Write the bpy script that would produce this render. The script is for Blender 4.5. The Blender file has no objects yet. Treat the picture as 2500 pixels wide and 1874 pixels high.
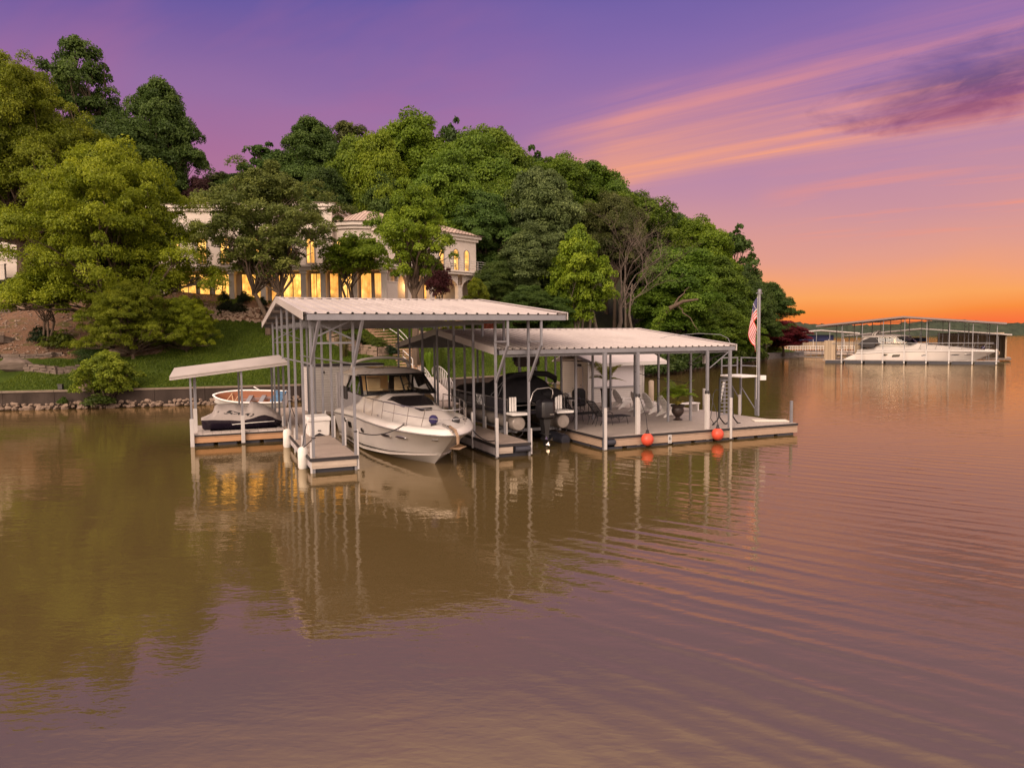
import bpy, math, random
import numpy as np
from mathutils import Vector, Matrix
R = random.Random(7)
scene = bpy.context.scene
COL = scene.collection
PI = math.pi
# ------------------------------------------------------------------ camera model (a drone about 4.3 m above the lake)
F, CX, CY, H, PITCH, ROLL = 1750.0, 1250.0, 937.0, 4.3, math.radians(3.66), 0.010
f0 = Vector((0, math.cos(PITCH), -math.sin(PITCH))); u0 = Vector((0, math.sin(PITCH), math.cos(PITCH))); r0 = Vector((1, 0, 0))
cr = math.cos(ROLL)*r0 - math.sin(ROLL)*u0; cu = math.cos(ROLL)*u0 + math.sin(ROLL)*r0
CAM = Vector((0, 0, H))
def at(x, y, Y):
    d = f0 + cr*((x-CX)/F) - cu*((y-CY)/F)
    return CAM + d*(Y/d.y)
cam = bpy.data.cameras.new('camera'); co = bpy.data.objects.new('camera', cam); COL.objects.link(co)
m = Matrix.Identity(4)
for i in range(3):
    m[i][0] = cr[i]; m[i][1] = cu[i]; m[i][2] = -f0[i]; m[i][3] = CAM[i]
co.matrix_world = m
cam.sensor_width = 36; cam.lens = 36*F/2500.0; cam.clip_start = .1; cam.clip_end = 9000
scene.camera = co
# dock frame: u runs along the dock front, v away from the camera
TH = math.radians(23.0); OX, OY = -6.48, 22.97
wv = Vector((math.cos(TH), math.sin(TH), 0)); dv = Vector((-math.sin(TH), math.cos(TH), 0))
def W(u, v, z=0.0): return Vector((OX, OY, 0)) + wv*u + dv*v + Vector((0, 0, z))
# ------------------------------------------------------------------ object helpers
def tag(o, label=None, cat=None, group=None, kind=None):
    if label: o['label'] = label
    if cat: o['category'] = cat
    if group: o['group'] = group
    if kind: o['kind'] = kind
    return o
def thing(name, label, cat, loc=(0, 0, 0), rz=0.0, group=None):
    o = bpy.data.objects.new(name, None); COL.objects.link(o)
    o.empty_display_size = .3
    o.location = loc; o.rotation_euler = (0, 0, rz)
    return tag(o, label, cat, group)
def dthing(name, label, cat, u, v, z=0.0, rz=0.0, group=None):
    return thing(name, label, cat, W(u, v, z), TH+rz, group)
def copy_tree(o, parent=None):
    c = o.copy(); COL.objects.link(c)
    if parent is not None: c.parent = parent
    for ch in list(o.children): copy_tree(ch, c)
    return c
def frame_of(d):
    d = d.normalized(); a = Vector((0, 0, 1)) if abs(d.z) < .95 else Vector((0, 1, 0))
    x = d.cross(a).normalized(); return x, x.cross(d).normalized()
class MB:
    def __init__(s): s.v = []; s.f = []; s.mi = []; s.cur = 0
    def add(s, vs, fs):
        b = len(s.v); s.v += [tuple(p) for p in vs]
        s.f += [tuple(i+b for i in f) for f in fs]; s.mi += [s.cur]*len(fs); return s
    def box(s, x0, x1, y0, y1, z0, z1):
        return s.add([(x0,y0,z0),(x1,y0,z0),(x1,y1,z0),(x0,y1,z0),(x0,y0,z1),(x1,y0,z1),(x1,y1,z1),(x0,y1,z1)],
                     [(0,3,2,1),(4,5,6,7),(0,1,5,4),(1,2,6,5),(2,3,7,6),(3,0,4,7)])
    def beam(s, a, b, w, h=None):
        a = Vector(a); b = Vector(b); h = h or w; x, y = frame_of(b-a); x = x*w/2; y = y*h/2
        return s.add([a-x-y, a+x-y, a+x+y, a-x+y, b-x-y, b+x-y, b+x+y, b-x+y],
                     [(0,3,2,1),(4,5,6,7),(0,1,5,4),(1,2,6,5),(2,3,7,6),(3,0,4,7)])
    def tube(s, pts, r, n=6, cap=True):
        pts = [Vector(p) for p in pts]; k = len(pts); rs = r if isinstance(r, (list, tuple)) else [r]*k
        base = len(s.v); vs = []; px = None
        for i, p in enumerate(pts):
            d = (pts[min(i+1, k-1)] - pts[max(i-1, 0)])
            if d.length < 1e-9: d = Vector((0, 0, 1))
            d.normalize()
            if px is None: px, _ = frame_of(d)
            px = px - d*px.dot(d)
            px = px.normalized() if px.length > 1e-6 else frame_of(d)[0]
            py = d.cross(px)
            vs += [p + (px*math.cos(2*PI*j/n) + py*math.sin(2*PI*j/n))*rs[i] for j in range(n)]
        fs = [(i*n+j, i*n+(j+1)%n, (i+1)*n+(j+1)%n, (i+1)*n+j) for i in range(k-1) for j in range(n)]
        if cap: fs += [tuple(range(n-1, -1, -1)), tuple((k-1)*n+j for j in range(n))]
        return s.add(vs, fs)
    def lathe(s, prof, c=(0, 0, 0), n=16, axis='z'):
        vs = []
        for r, z in prof:
            for j in range(n):
                a = 2*PI*j/n; p = (r*math.cos(a), r*math.sin(a), z)
                if axis == 'x': p = (p[2], p[0], p[1])
                if axis == 'y': p = (p[0], p[2], p[1])
                vs.append((p[0]+c[0], p[1]+c[1], p[2]+c[2]))
        k = len(prof)
        fs = [(i*n+j, i*n+(j+1)%n, (i+1)*n+(j+1)%n, (i+1)*n+j) for i in range(k-1) for j in range(n)]
        fs += [tuple(range(n-1, -1, -1)), tuple((k-1)*n+j for j in range(n))]
        return s.add(vs, fs)
    def ball(s, c, r, n=16, k=10, sq=(1, 1, 1)):
        pr = [(math.sin(PI*i/k), -math.cos(PI*i/k)) for i in range(k+1)]
        vs = [(c[0]+r*sq[0]*a*math.cos(2*PI*j/n), c[1]+r*sq[1]*a*math.sin(2*PI*j/n), c[2]+r*sq[2]*b) for a, b in pr for j in range(n)]
        return s.add(vs, [(i*n+j, i*n+(j+1)%n, (i+1)*n+(j+1)%n, (i+1)*n+j) for i in range(k) for j in range(n)])
    def grid(s, rows, closed=False):
        n = len(rows[0]); k = len(rows); e = n if closed else n-1
        return s.add([p for r in rows for p in r], [(i*n+j, i*n+(j+1)%n, (i+1)*n+(j+1)%n, (i+1)*n+j) for i in range(k-1) for j in range(e)])
    def loft(s, rings):
        n = len(rings[0]); k = len(rings); s.grid(rings, True); b = len(s.v)-n*k
        s.f += [tuple(b+j for j in range(n-1, -1, -1)), tuple(b+(k-1)*n+j for j in range(n))]; s.mi += [s.cur]*2
        return s
    def prism(s, poly, z0, z1):
        n = len(poly)
        return s.add([(p[0], p[1], z0) for p in poly]+[(p[0], p[1], z1) for p in poly],
                     [tuple(range(n-1, -1, -1)), tuple(range(n, 2*n))]+[(j, (j+1)%n, n+(j+1)%n, n+j) for j in range(n)])
    def prism_y(s, poly, y0, y1):   # polygon in x,z swept along y
        n = len(poly)
        return s.add([(p[0], y0, p[1]) for p in poly]+[(p[0], y1, p[1]) for p in poly],
                     [tuple(range(n)), tuple(range(2*n-1, n-1, -1))]+[((j+1)%n, j, n+j, n+(j+1)%n) for j in range(n)])
    def prism_x(s, poly, x0, x1):   # polygon in y,z swept along x
        n = len(poly)
        return s.add([(x0, p[0], p[1]) for p in poly]+[(x1, p[0], p[1]) for p in poly],
                     [tuple(range(n-1, -1, -1)), tuple(range(n, 2*n))]+[(j, (j+1)%n, n+(j+1)%n, n+j) for j in range(n)])
    def build(s, name, mats, parent=None, smooth=False, bevel=0.0, fix=False):
        me = bpy.data.meshes.new(name); me.from_pydata(s.v, [], s.f)
        if not isinstance(mats, (list, tuple)): mats = [mats]
        for mt in mats: me.materials.append(mt)
        if len(mats) > 1: me.polygons.foreach_set('material_index', s.mi)
        if smooth:
            me.polygons.foreach_set('use_smooth', [True]*len(me.polygons))
            if smooth is not True: me.set_sharp_from_angle(angle=math.radians(smooth))
        me.update()
        o = bpy.data.objects.new(name, me); COL.objects.link(o)
        if parent is not None: o.parent = parent
        if bevel:
            b = o.modifiers.new('b', 'BEVEL'); b.width = bevel; b.segments = 2; b.limit_method = 'ANGLE'
        return o
def sm(a, b, x):
    t = min(1, max(0, (x-a)/(b-a))); return t*t*(3-2*t)
def interp(x, tab):
    if x <= tab[0][0]: return tab[0][1]
    for (a, b), (c, d) in zip(tab, tab[1:]):
        if x <= c: return b+(d-b)*(x-a)/(c-a)
    return tab[-1][1]
# ------------------------------------------------------------------ materials
def srgb(r, g, b):
    return tuple(((c/255)/12.92 if c/255 <= .04045 else ((c/255+.055)/1.055)**2.4) for c in (r, g, b))
class NT:
    def __init__(s, tree): s.t = tree
    def n(s, typ, **kw):
        nd = s.t.nodes.new(typ)
        for k, v in kw.items():
            if k.startswith('i_'):
                key = k[2:]; key = int(key) if key.isdigit() else key.replace('_', ' ')
                s.put(nd.inputs[key], v)
            else: setattr(nd, k, v)
        return nd
    def put(s, sock, v):
        if isinstance(v, bpy.types.NodeSocket): s.t.links.new(v, sock)
        elif isinstance(v, bpy.types.Node): s.t.links.new(v.outputs[0], sock)
        elif isinstance(v, (tuple, list)) and len(v) == 3 and sock.type == 'RGBA': sock.default_value = (*v, 1)
        else: sock.default_value = v
    def math(s, op, a, b=0.0, c=None, clamp=False):
        nd = s.t.nodes.new('ShaderNodeMath'); nd.operation = op; nd.use_clamp = clamp
        s.put(nd.inputs[0], a); s.put(nd.inputs[1], b)
        if c is not None: s.put(nd.inputs[2], c)
        return nd.outputs[0]
    def vmath(s, op, a, b=None):
        nd = s.t.nodes.new('ShaderNodeVectorMath'); nd.operation = op; s.put(nd.inputs[0], a)
        if b is not None: s.put(nd.inputs[1], b)
        return nd.outputs['Value'] if op in ('DOT_PRODUCT', 'LENGTH') else nd.outputs[0]
    def mix(s, f, a, b, mode='MIX'):
        nd = s.t.nodes.new('ShaderNodeMix'); nd.data_type = 'RGBA'; nd.blend_type = mode
        s.put(nd.inputs[0], f); s.put(nd.inputs[6], a); s.put(nd.inputs[7], b); return nd.outputs[2]
    def ramp(s, f, stops, interp='LINEAR'):
        nd = s.t.nodes.new('ShaderNodeValToRGB'); nd.color_ramp.interpolation = interp; e = nd.color_ramp.elements
        while len(e) < len(stops): e.new(.5)
        for el, (p, c) in zip(e, stops):
            el.position = p; el.color = (*c, 1) if isinstance(c, tuple) else (c, c, c, 1)
        s.put(nd.inputs[0], f); return nd.outputs[0]
    def noise(s, scale, detail=3, rough=.55, vec=None, dist=0.0):
        nd = s.n('ShaderNodeTexNoise'); nd.inputs['Scale'].default_value = scale; nd.inputs['Detail'].default_value = detail
        nd.inputs['Roughness'].default_value = rough; nd.inputs['Distortion'].default_value = dist
        if vec is not None: s.put(nd.inputs['Vector'], vec)
        return nd.outputs[0]
    def obj(s): return s.n('ShaderNodeTexCoord').outputs['Object']
    def mapr(s, f, a, b, c, d):
        nd = s.n('ShaderNodeMapRange'); s.put(nd.inputs[0], f)
        for i, v in enumerate((a, b, c, d)): nd.inputs[i+1].default_value = v
        return nd.outputs[0]
def newmat(name):
    mt = bpy.data.materials.new(name); mt.use_nodes = True; t = mt.node_tree
    for n in list(t.nodes): t.nodes.remove(n)
    k = NT(t); out = k.n('ShaderNodeOutputMaterial'); b = k.n('ShaderNodeBsdfPrincipled')
    t.links.new(b.outputs[0], out.inputs[0]); return mt, k, b, out
def M(name, col, rough=.6, var=.12, scale=3.0, bump=0.0, bscale=30.0, metal=0.0, stretch=(1, 1, 1), spec=.4, dirt=0.0):
    mt, k, b, out = newmat(name)
    tc = k.obj(); mp = k.n('ShaderNodeMapping', i_Scale=stretch); k.put(mp.inputs[0], tc)
    n1 = k.noise(scale, 5, .6, mp.outputs[0])
    f = k.mapr(n1, .25, .75, 1-var, 1+var)
    c = k.vmath('SCALE', (col[0], col[1], col[2])); c.node.inputs['Scale'].default_value = 1; k.put(c.node.inputs['Scale'], f)
    cc = c
    if dirt:
        d = k.noise(scale*.35, 6, .7, tc); dm = k.mapr(d, .5, .75, 0, dirt)
        cc = k.mix(dm, c, (col[0]*.4, col[1]*.36, col[2]*.3))
    k.put(b.inputs['Base Color'], cc)
    b.inputs['Roughness'].default_value = rough; b.inputs['Metallic'].default_value = metal
    b.inputs['Specular IOR Level'].default_value = spec
    k.put(b.inputs['Roughness'], k.mapr(n1, .2, .8, max(0.02, rough-.08), min(1, rough+.08)))
    if bump:
        bn = k.n('ShaderNodeBump', i_Distance=bump); bn.inputs['Strength'].default_value = 1
        k.put(bn.inputs['Height'], k.noise(bscale, 4, .6, mp.outputs[0])); k.put(b.inputs['Normal'], bn)
    return mt
def boards(name, col, axis, pitch, rough=.7, var=.25, gap=.06, grain=1.0):
    """boards or siding: a seam every pitch metres along an axis, each board a slightly different tone"""
    mt, k, b, out = newmat(name)
    tc = k.obj(); sp = k.n('ShaderNodeSeparateXYZ'); k.put(sp.inputs[0], tc)
    q = k.math('DIVIDE', sp.outputs['XYZ'.index(axis)], pitch); fl = k.math('FLOOR', q); fr = k.math('FRACT', q)
    wn = k.n('ShaderNodeTexWhiteNoise', noise_dimensions='1D'); k.put(wn.inputs['W'], fl)
    sc = [4, 4, 4]; i = 'XYZ'.index(axis); sc[i] = 18
    if axis == 'Z': sc = [3, 3, 25]
    mp = k.n('ShaderNodeMapping', i_Scale=tuple(sc)); k.put(mp.inputs[0], tc)
    g = k.noise(1.2, 5, .65, mp.outputs[0])
    f = k.math('ADD', k.mapr(wn.outputs[0], 0, 1, 1-var*.5, 1+var*.5), k.mapr(g, .3, .7, -.16*grain, .16*grain))
    c = k.vmath('SCALE', (col[0], col[1], col[2])); k.put(c.node.inputs['Scale'], f)
    seam = k.math('LESS_THAN', fr, gap)
    k.put(b.inputs['Base Color'], k.mix(seam, c, (col[0]*.45, col[1]*.42, col[2]*.4)))
    b.inputs['Roughness'].default_value = rough
    bn = k.n('ShaderNodeBump', i_Distance=.012); k.put(bn.inputs['Height'], k.math('SUBTRACT', fr if axis == 'Z' else .5, seam)); k.put(b.inputs['Normal'], bn)
    return mt
def leafmat(name, trans=.42):
    """leaf colour from the object's own colour, varied per spray of leaves by the mesh attribute 'tone'"""
    mt, k, b, out = newmat(name)
    oi = k.n('ShaderNodeObjectInfo'); a = k.n('ShaderNodeAttribute', attribute_name='tone')
    f = k.mapr(a.outputs['Fac'], 0, 1, .55, 1.5)
    c = k.vmath('SCALE', oi.outputs['Color']); k.put(c.node.inputs['Scale'], f)
    hs = k.n('ShaderNodeHueSaturation'); k.put(hs.inputs['Hue'], k.mapr(a.outputs['Fac'], 0, 1, .515, .485)); k.put(hs.inputs['Color'], c)
    k.put(b.inputs['Base Color'], hs); b.inputs['Roughness'].default_value = .55; b.inputs['Specular IOR Level'].default_value = .25
    tr = k.n('ShaderNodeBsdfTranslucent'); k.put(tr.inputs[0], hs)
    mx = k.n('ShaderNodeMixShader', i_0=trans); k.t.links.new(b.outputs[0], mx.inputs[1]); k.t.links.new(tr.outputs[0], mx.inputs[2])
    k.t.links.new(mx.outputs[0], out.inputs[0]); return mt
def glassmat(name, tint=(.55, .6, .58), rough=.02):
    mt, k, b, out = newmat(name)
    t = k.n('ShaderNodeBsdfTransparent', i_0=tint); g = k.n('ShaderNodeBsdfGlossy', i_0=(.9, .9, .9)); g.inputs['Roughness'].default_value = rough
    fr = k.n('ShaderNodeFresnel', i_0=1.5); mx = k.n('ShaderNodeMixShader'); k.put(mx.inputs[0], fr)
    k.t.links.new(t.outputs[0], mx.inputs[1]); k.t.links.new(g.outputs[0], mx.inputs[2]); k.t.links.new(mx.outputs[0], out.inputs[0]); return mt
def glow(name, col, strength, scale=2.0, lo=.55):
    """a lit room seen through its window: curtains, lamps and walls lit from inside"""
    mt, k, b, out = newmat(name)
    tc = k.obj(); sp = k.n('ShaderNodeSeparateXYZ'); k.put(sp.inputs[0], tc)
    n = k.noise(1.0, 3, .6, k.n('ShaderNodeMapping', i_0=tc, i_Scale=(scale*.8, scale*.8, scale*.5)).outputs[0])
    cur = k.noise(9.0, 1, .5, k.n('ShaderNodeMapping', i_0=tc, i_Scale=(2.2, 2.2, .03)).outputs[0])
    vo = k.n('ShaderNodeTexVoronoi'); vo.inputs['Scale'].default_value = .75; k.put(vo.inputs['Vector'], tc); lampd = k.mapr(vo.outputs['Distance'], .0, .28, 1.1, 0)
    fur = k.noise(1.0, 2, .5, k.n('ShaderNodeMapping', i_0=tc, i_Scale=(1.7, 1.7, .6)).outputs[0])
    zz = k.math('FRACT', k.math('DIVIDE', k.math('MAXIMUM', sp.outputs[2], 0.0), 3.7))
    low = k.math('MULTIPLY', k.mapr(zz, .30, .16, 0, 1), k.mapr(fur, .42, .56, 0, .62))
    f = k.math('MULTIPLY', k.mapr(n, .3, .7, lo, 1.2), k.mapr(cur, .35, .65, .72, 1.12))
    f = k.math('MULTIPLY', k.math('ADD', f, k.math('MAXIMUM', lampd, 0.0)), k.math('SUBTRACT', 1.0, low))
    b.inputs['Base Color'].default_value = (.3, .2, .1, 1); b.inputs['Roughness'].default_value = .08
    hot = k.mix(k.mapr(n, .35, .7, 0, 1), (col[0]*.95, col[1]*.70, col[2]*.45), (col[0], col[1], col[2]))
    k.put(b.inputs['Emission Color'], hot); k.put(b.inputs['Emission Strength'], k.math('MULTIPLY', f, strength))
    return mt
# ------------------------------------------------------------------ sky: afterglow in front, soft pale sky overhead and behind
world = bpy.data.worlds.new('World'); scene.world = world; world.use_nodes = True
wt = world.node_tree
for n in list(wt.nodes): wt.nodes.remove(n)
k = NT(wt); wout = k.n('ShaderNodeOutputWorld'); bg = k.n('ShaderNodeBackground'); wt.links.new(bg.outputs[0], wout.inputs[0])
d = k.vmath('NORMALIZE', k.n('ShaderNodeTexCoord').outputs['Generated'])
sp = k.n('ShaderNodeSeparateXYZ'); k.put(sp.inputs[0], d); X, Yc, Zc = sp.outputs
el = k.math('MULTIPLY', k.math('ARCSINE', Zc), 180/PI); az = k.math('MULTIPLY', k.math('ARCTAN2', X, Yc), 180/PI)
wob = k.mapr(k.noise(2.0, 3, .5, k.n('ShaderNodeMapping', i_0=d, i_Scale=(1, 1, 3)).outputs[0]), .3, .7, -1.2, 1.2)
ef = k.math('DIVIDE', k.math('ADD', el, wob), 40.0, clamp=True)
S = srgb
right = k.ramp(ef, [(0, S(252,116,62)), (.03, S(253,143,64)), (.065, S(254,165,92)), (.105, S(248,163,114)), (.155, S(230,158,138)), (.215, S(212,150,152)),
                    (.29, S(192,139,163)), (.40, S(164,120,166)), (.53, S(136,106,168)), (.635, S(112,95,163)), (.74, S(158,128,164)), (.86, S(206,172,174)), (1, S(228,196,188))])
left = k.ramp(ef, [(0, S(238,135,100)), (.08, S(226,140,125)), (.2, S(196,128,142)), (.33, S(172,112,152)), (.42, S(152,110,160)), (.52, S(124,96,158)),
                   (.635, S(94,86,158)), (.74, S(156,128,164)), (.86, S(206,172,174)), (1, S(228,196,188))])
front = k.mix(k.mapr(az, -22, 12, 0, 1), left, right)
# streaks of high cloud lit from below the horizon
zs = k.math('MAXIMUM', Zc, .03)
A1 = math.radians(-50)
pa = k.math('DIVIDE', k.math('ADD', k.math('MULTIPLY', X, math.sin(A1)), k.math('MULTIPLY', Yc, math.cos(A1))), zs)
pb = k.math('DIVIDE', k.math('SUBTRACT', k.math('MULTIPLY', X, math.cos(A1)), k.math('MULTIPLY', Yc, math.sin(A1))), zs)
def flat_noise(sa, sb, w, scale, det, dist):
    cv = k.n('ShaderNodeCombineXYZ'); k.put(cv.inputs[0], k.math('MULTIPLY', pa, sa)); k.put(cv.inputs[1], k.math('MULTIPLY', pb, sb)); cv.inputs[2].default_value = w
    return k.noise(scale, det, .6, cv.outputs[0], dist)
st = flat_noise(.35, 4.5, 3.3, 1.5, 7, .45); st2 = flat_noise(.5, 1.3, 9.1, 1.1, 4, .3); wv_ = k.math('MULTIPLY', k.math('SUBTRACT', flat_noise(.5, .5, 5, 1.0, 3, .2), .5), .75)
pbw = k.math('ADD', pb, wv_)
def gline(c, w): return k.math('POWER', 2.718, k.math('MULTIPLY', k.math('POWER', k.math('ABSOLUTE', k.math('DIVIDE', k.math('SUBTRACT', pbw, c), w)), 2.0), -1.0))
bandm = k.math('MULTIPLY', k.mapr(pbw, 2.45, 3.0, 0, 1), k.mapr(pbw, 4.5, 4.0, 0, 1))
lines = .30
for c_, w_, a_, sd in ((4.02, .15, .65, 1.0), (3.78, .13, .45, 2.0), (3.50, .18, .5, 3.0), (3.22, .14, .42, 4.0), (2.95, .12, .5, 5.0), (2.72, .10, .3, 6.0)):
    brk = k.mapr(flat_noise(.55, 1.2, sd*7.7, 1.3, 4, .2), .36, .62, .1, 1.15)
    lines = k.math('ADD', lines, k.math('MULTIPLY', k.math('MULTIPLY', gline(c_, w_), a_), brk))
sf = k.math('MULTIPLY', k.math('MULTIPLY', bandm, k.mapr(st, .36, .64, .15, 1)), lines, clamp=True)
amask = k.math('MULTIPLY', k.mapr(az, 0, 9, 0, 1), k.mapr(az, 62, 45, 0, 1))
sf = k.math('MULTIPLY', sf, amask)
scol = k.ramp(k.mapr(el, 9, 20, 0, 1), [(0, S(255,172,122)), (.45, S(248,160,130)), (1, S(214,134,152))])
sky = k.mix(k.math('MULTIPLY', sf, .9), front, scol)
glowm = k.math('MULTIPLY', k.math('MULTIPLY', k.mapr(pbw, 2.8, 3.7, 0, 1), k.mapr(pbw, 4.3, 3.9, 0, 1)), k.math('MULTIPLY', k.mapr(az, 1, 8, 0, 1), k.mapr(az, 26, 8, 0, 1)))
sky = k.mix(k.math('MULTIPLY', glowm, .58), sky, S(252,166,120))
# small pink wisps: low at the far side and high over the hill
low = k.math('MULTIPLY', k.math('MULTIPLY', k.mapr(el, 6, 8, 0, 1), k.mapr(el, 12.5, 10, 0, 1)), k.mapr(az, 18, 26, 0, 1))
sky = k.mix(k.math('MULTIPLY', k.math('MULTIPLY', k.mapr(st2, .5, .68, 0, 1), low), .75), sky, S(250,150,120))
hi = k.math('MULTIPLY', k.math('MULTIPLY', k.mapr(el, 13, 17, 0, 1), k.mapr(el, 34, 22, 0, 1)), k.mapr(az, 6, -4, 0, 1))
sky = k.mix(k.math('MULTIPLY', k.math('MULTIPLY', k.mapr(st2, .46, .72, 0, 1), hi), .40), sky, S(178,108,150))
# one dark cloud low in the afterglow
ca = k.math('SUBTRACT', az, 33.5); ce = k.math('SUBTRACT', k.math('SUBTRACT', el, 16.2), k.math('MULTIPLY', ca, .05))
dn = k.mapr(k.noise(9, 5, .62, k.n('ShaderNodeMapping', i_0=d, i_Scale=(1, 1, 2.6)).outputs[0], .4), .25, .75, -1.0, 1.0)
rr = k.math('ADD', k.math('POWER', k.math('ABSOLUTE', k.math('DIVIDE', ca, 10.5)), 2), k.math('POWER', k.math('ABSOLUTE', k.math('DIVIDE', ce, 2.6)), 2))
cm = k.mapr(k.math('ADD', k.math('SUBTRACT', 1.0, rr), k.math('MULTIPLY', dn, .85)), -.1, 1.1, 0, 1)
ccol = k.ramp(k.mapr(k.math('ADD', ce, dn), -2.2, 1.2, 0, 1), [(0, S(176,86,112)), (.35, S(140,72,112)), (.7, S(96,70,118)), (1, S(112,86,140))])
sky = k.mix(k.math('MULTIPLY', cm, .80), sky, ccol)
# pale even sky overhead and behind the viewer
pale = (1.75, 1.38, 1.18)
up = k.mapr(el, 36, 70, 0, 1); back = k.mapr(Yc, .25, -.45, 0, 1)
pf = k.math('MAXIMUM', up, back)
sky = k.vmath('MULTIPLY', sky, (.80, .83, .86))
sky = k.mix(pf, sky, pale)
sky = k.mix(k.mapr(Zc, -.02, -.1, 0, 1), sky, (.12, .09, .07))
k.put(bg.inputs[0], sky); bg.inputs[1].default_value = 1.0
sun = bpy.data.lights.new('sun', 'SUN'); sun.energy = 2.7; sun.angle = math.radians(32); sun.color = (1, .78, .60)
so = bpy.data.objects.new('sun', sun); COL.objects.link(so)
so.rotation_euler = Vector((.42, .72, -.40)).to_track_quat('-Z', 'Y').to_euler()
scene.view_settings.view_transform = 'Standard'; scene.view_settings.look = 'None'
scene.view_settings.exposure = 0.28; scene.view_settings.gamma = 1.0
cy = scene.cycles
cy.use_denoising = True; cy.max_bounces = 6; cy.diffuse_bounces = 3; cy.glossy_bounces = 3; cy.transmission_bounces = 4; cy.transparent_max_bounces = 10
cy.sample_clamp_indirect = 4; cy.caustics_reflective = False; cy.caustics_refractive = False
# ------------------------------------------------------------------ water
mt, k, b, out = newmat('lake water')
g = k.n('ShaderNodeNewGeometry').outputs['Position']
sp = k.n('ShaderNodeSeparateXYZ'); k.put(sp.inputs[0], g); x, y = sp.outputs[0], sp.outputs[1]
def nz(sx, sy, detail, rot, w, dist=0.0):
    mp = k.n('ShaderNodeMapping', i_Rotation=(0, 0, rot), i_Scale=(sx, sy, 1), i_Location=(w, w*.7, 0)); k.put(mp.inputs[0], g)
    return k.noise(1.0, detail, .5, mp.outputs[0], dist)
wob = k.math('MULTIPLY', k.math('SUBTRACT', nz(.16, .16, 2, 0, 3.1), .5), 7.0)
wob2 = k.math('MULTIPLY', k.math('SUBTRACT', nz(.05, .05, 1, 0, 9.1), .5), 16.0)
# wake train crossing the near water
px_ = k.math('ADD', k.math('MULTIPLY', x, .62), k.math('MULTIPLY', y, .785))
ph = k.math('ADD', k.math('MULTIPLY', px_, 2*PI/.64), k.math('ADD', wob, wob2))
tr = k.math('SUBTRACT', k.math('MULTIPLY', k.math('POWER', k.math('ADD', k.math('MULTIPLY', k.math('SINE', ph), .5), .5), 2.0), 2.0), 1.0)
tr2 = k.math('SINE', k.math('ADD', k.math('MULTIPLY', px_, 2*PI/.39), k.math('MULTIPLY', wob, 1.7)))
amp = k.math('MULTIPLY', k.mapr(k.math('ADD', x, k.math('MULTIPLY', y, .12)), .5, 5, .12, 1), k.mapr(nz(.11, .11, 2, .6, 6), .35, .65, .15, 1.2))
amp = k.math('MULTIPLY', amp, k.mapr(y, 16, 60, 1, .22))
hgt = k.math('MULTIPLY', k.math('ADD', k.math('MULTIPLY', tr, .0021), k.math('MULTIPLY', tr2, .0009)), amp)
hgt = k.math('ADD', hgt, k.math('MULTIPLY', nz(.45, 1.1, 2, .2, 1.0, .5), .011))
hgt = k.math('ADD', hgt, k.math('MULTIPLY', nz(1.6, 3.4, 2, -.3, 5.0, .3), .0028))
hgt = k.math('ADD', hgt, k.math('MULTIPLY', nz(5.5, 11, 2, .35, 4.0, .4), .0019))
hgt = k.math('ADD', hgt, k.math('MULTIPLY', nz(.9, 3.6, 2, .1, 7.0), k.mapr(y, 26, 70, 0, .020)))
bn = k.n('ShaderNodeBump', i_Distance=1.0); bn.inputs['Strength'].default_value = 1; k.put(bn.inputs['Height'], hgt)
murk = k.mix(k.mapr(nz(.05, .05, 3, 0, 2), .3, .7, 0, 1), (.080, .054, .019), (.096, .067, .028))
df = k.n('ShaderNodeBsdfDiffuse'); k.put(df.inputs[0], murk)
gl = k.n('ShaderNodeBsdfGlossy', i_0=(1, .87, .68)); gl.inputs['Roughness'].default_value = .02; k.put(gl.inputs['Normal'], bn)
fr = k.n('ShaderNodeFresnel', i_0=3.1); k.put(fr.inputs['Normal'], bn)
mx = k.n('ShaderNodeMixShader'); k.put(mx.inputs[0], fr); k.t.links.new(df.outputs[0], mx.inputs[1]); k.t.links.new(gl.outputs[0], mx.inputs[2])
k.t.links.new(mx.outputs[0], out.inputs[0])
mb = MB(); mb.add([(-5000, -600, 0), (5000, -600, 0), (5000, 6000, 0), (-5000, 6000, 0)], [(0, 1, 2, 3)])
tag(mb.build('lake_water', mt), 'muddy brown lake with a rippled wake across it', 'water', kind='structure')
# ------------------------------------------------------------------ ground
SH = [(-160, 40), (-80, 44), (-33, 46.3), (-24, 48), (-14, 51), (-6, 55.5), (0, 61), (5, 67), (14.7, 79.5), (20, 87.5), (30, 103), (43, 123), (47, 131), (51, 137), (55.5, 140), (58.5, 146), (60, 158), (61, 420)]
def ys(x): return interp(x, SH)
PL = [(0, 1.15), (4, 2.35), (8, 3.5), (17, 7.2), (24, 9.5), (40, 12), (70, 21), (110, 33), (260, 48)]
PM = [(0, 1.15), (3, 1.9), (12, 5.0), (14, 5.5), (17, 7.25), (21, 7.62), (40, 8.2), (50, 11), (75, 19), (110, 31), (260, 48)]
PW = [(0, .12), (2, .9), (10, 3.0), (40, 10), (70, 18), (110, 25), (260, 40)]
PH = [(0, .9), (3, 1.15), (10, 1.6), (30, 4), (60, 8), (260, 18)]
def vnoise(x, y, s=1.0):
    return (math.sin(x*.37*s+1.3)*math.cos(y*.29*s-.4)+math.sin(x*.83*s-y*.61*s+2.1)*.5+math.sin(x*1.9*s+y*1.7*s)*.25)/1.75
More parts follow.
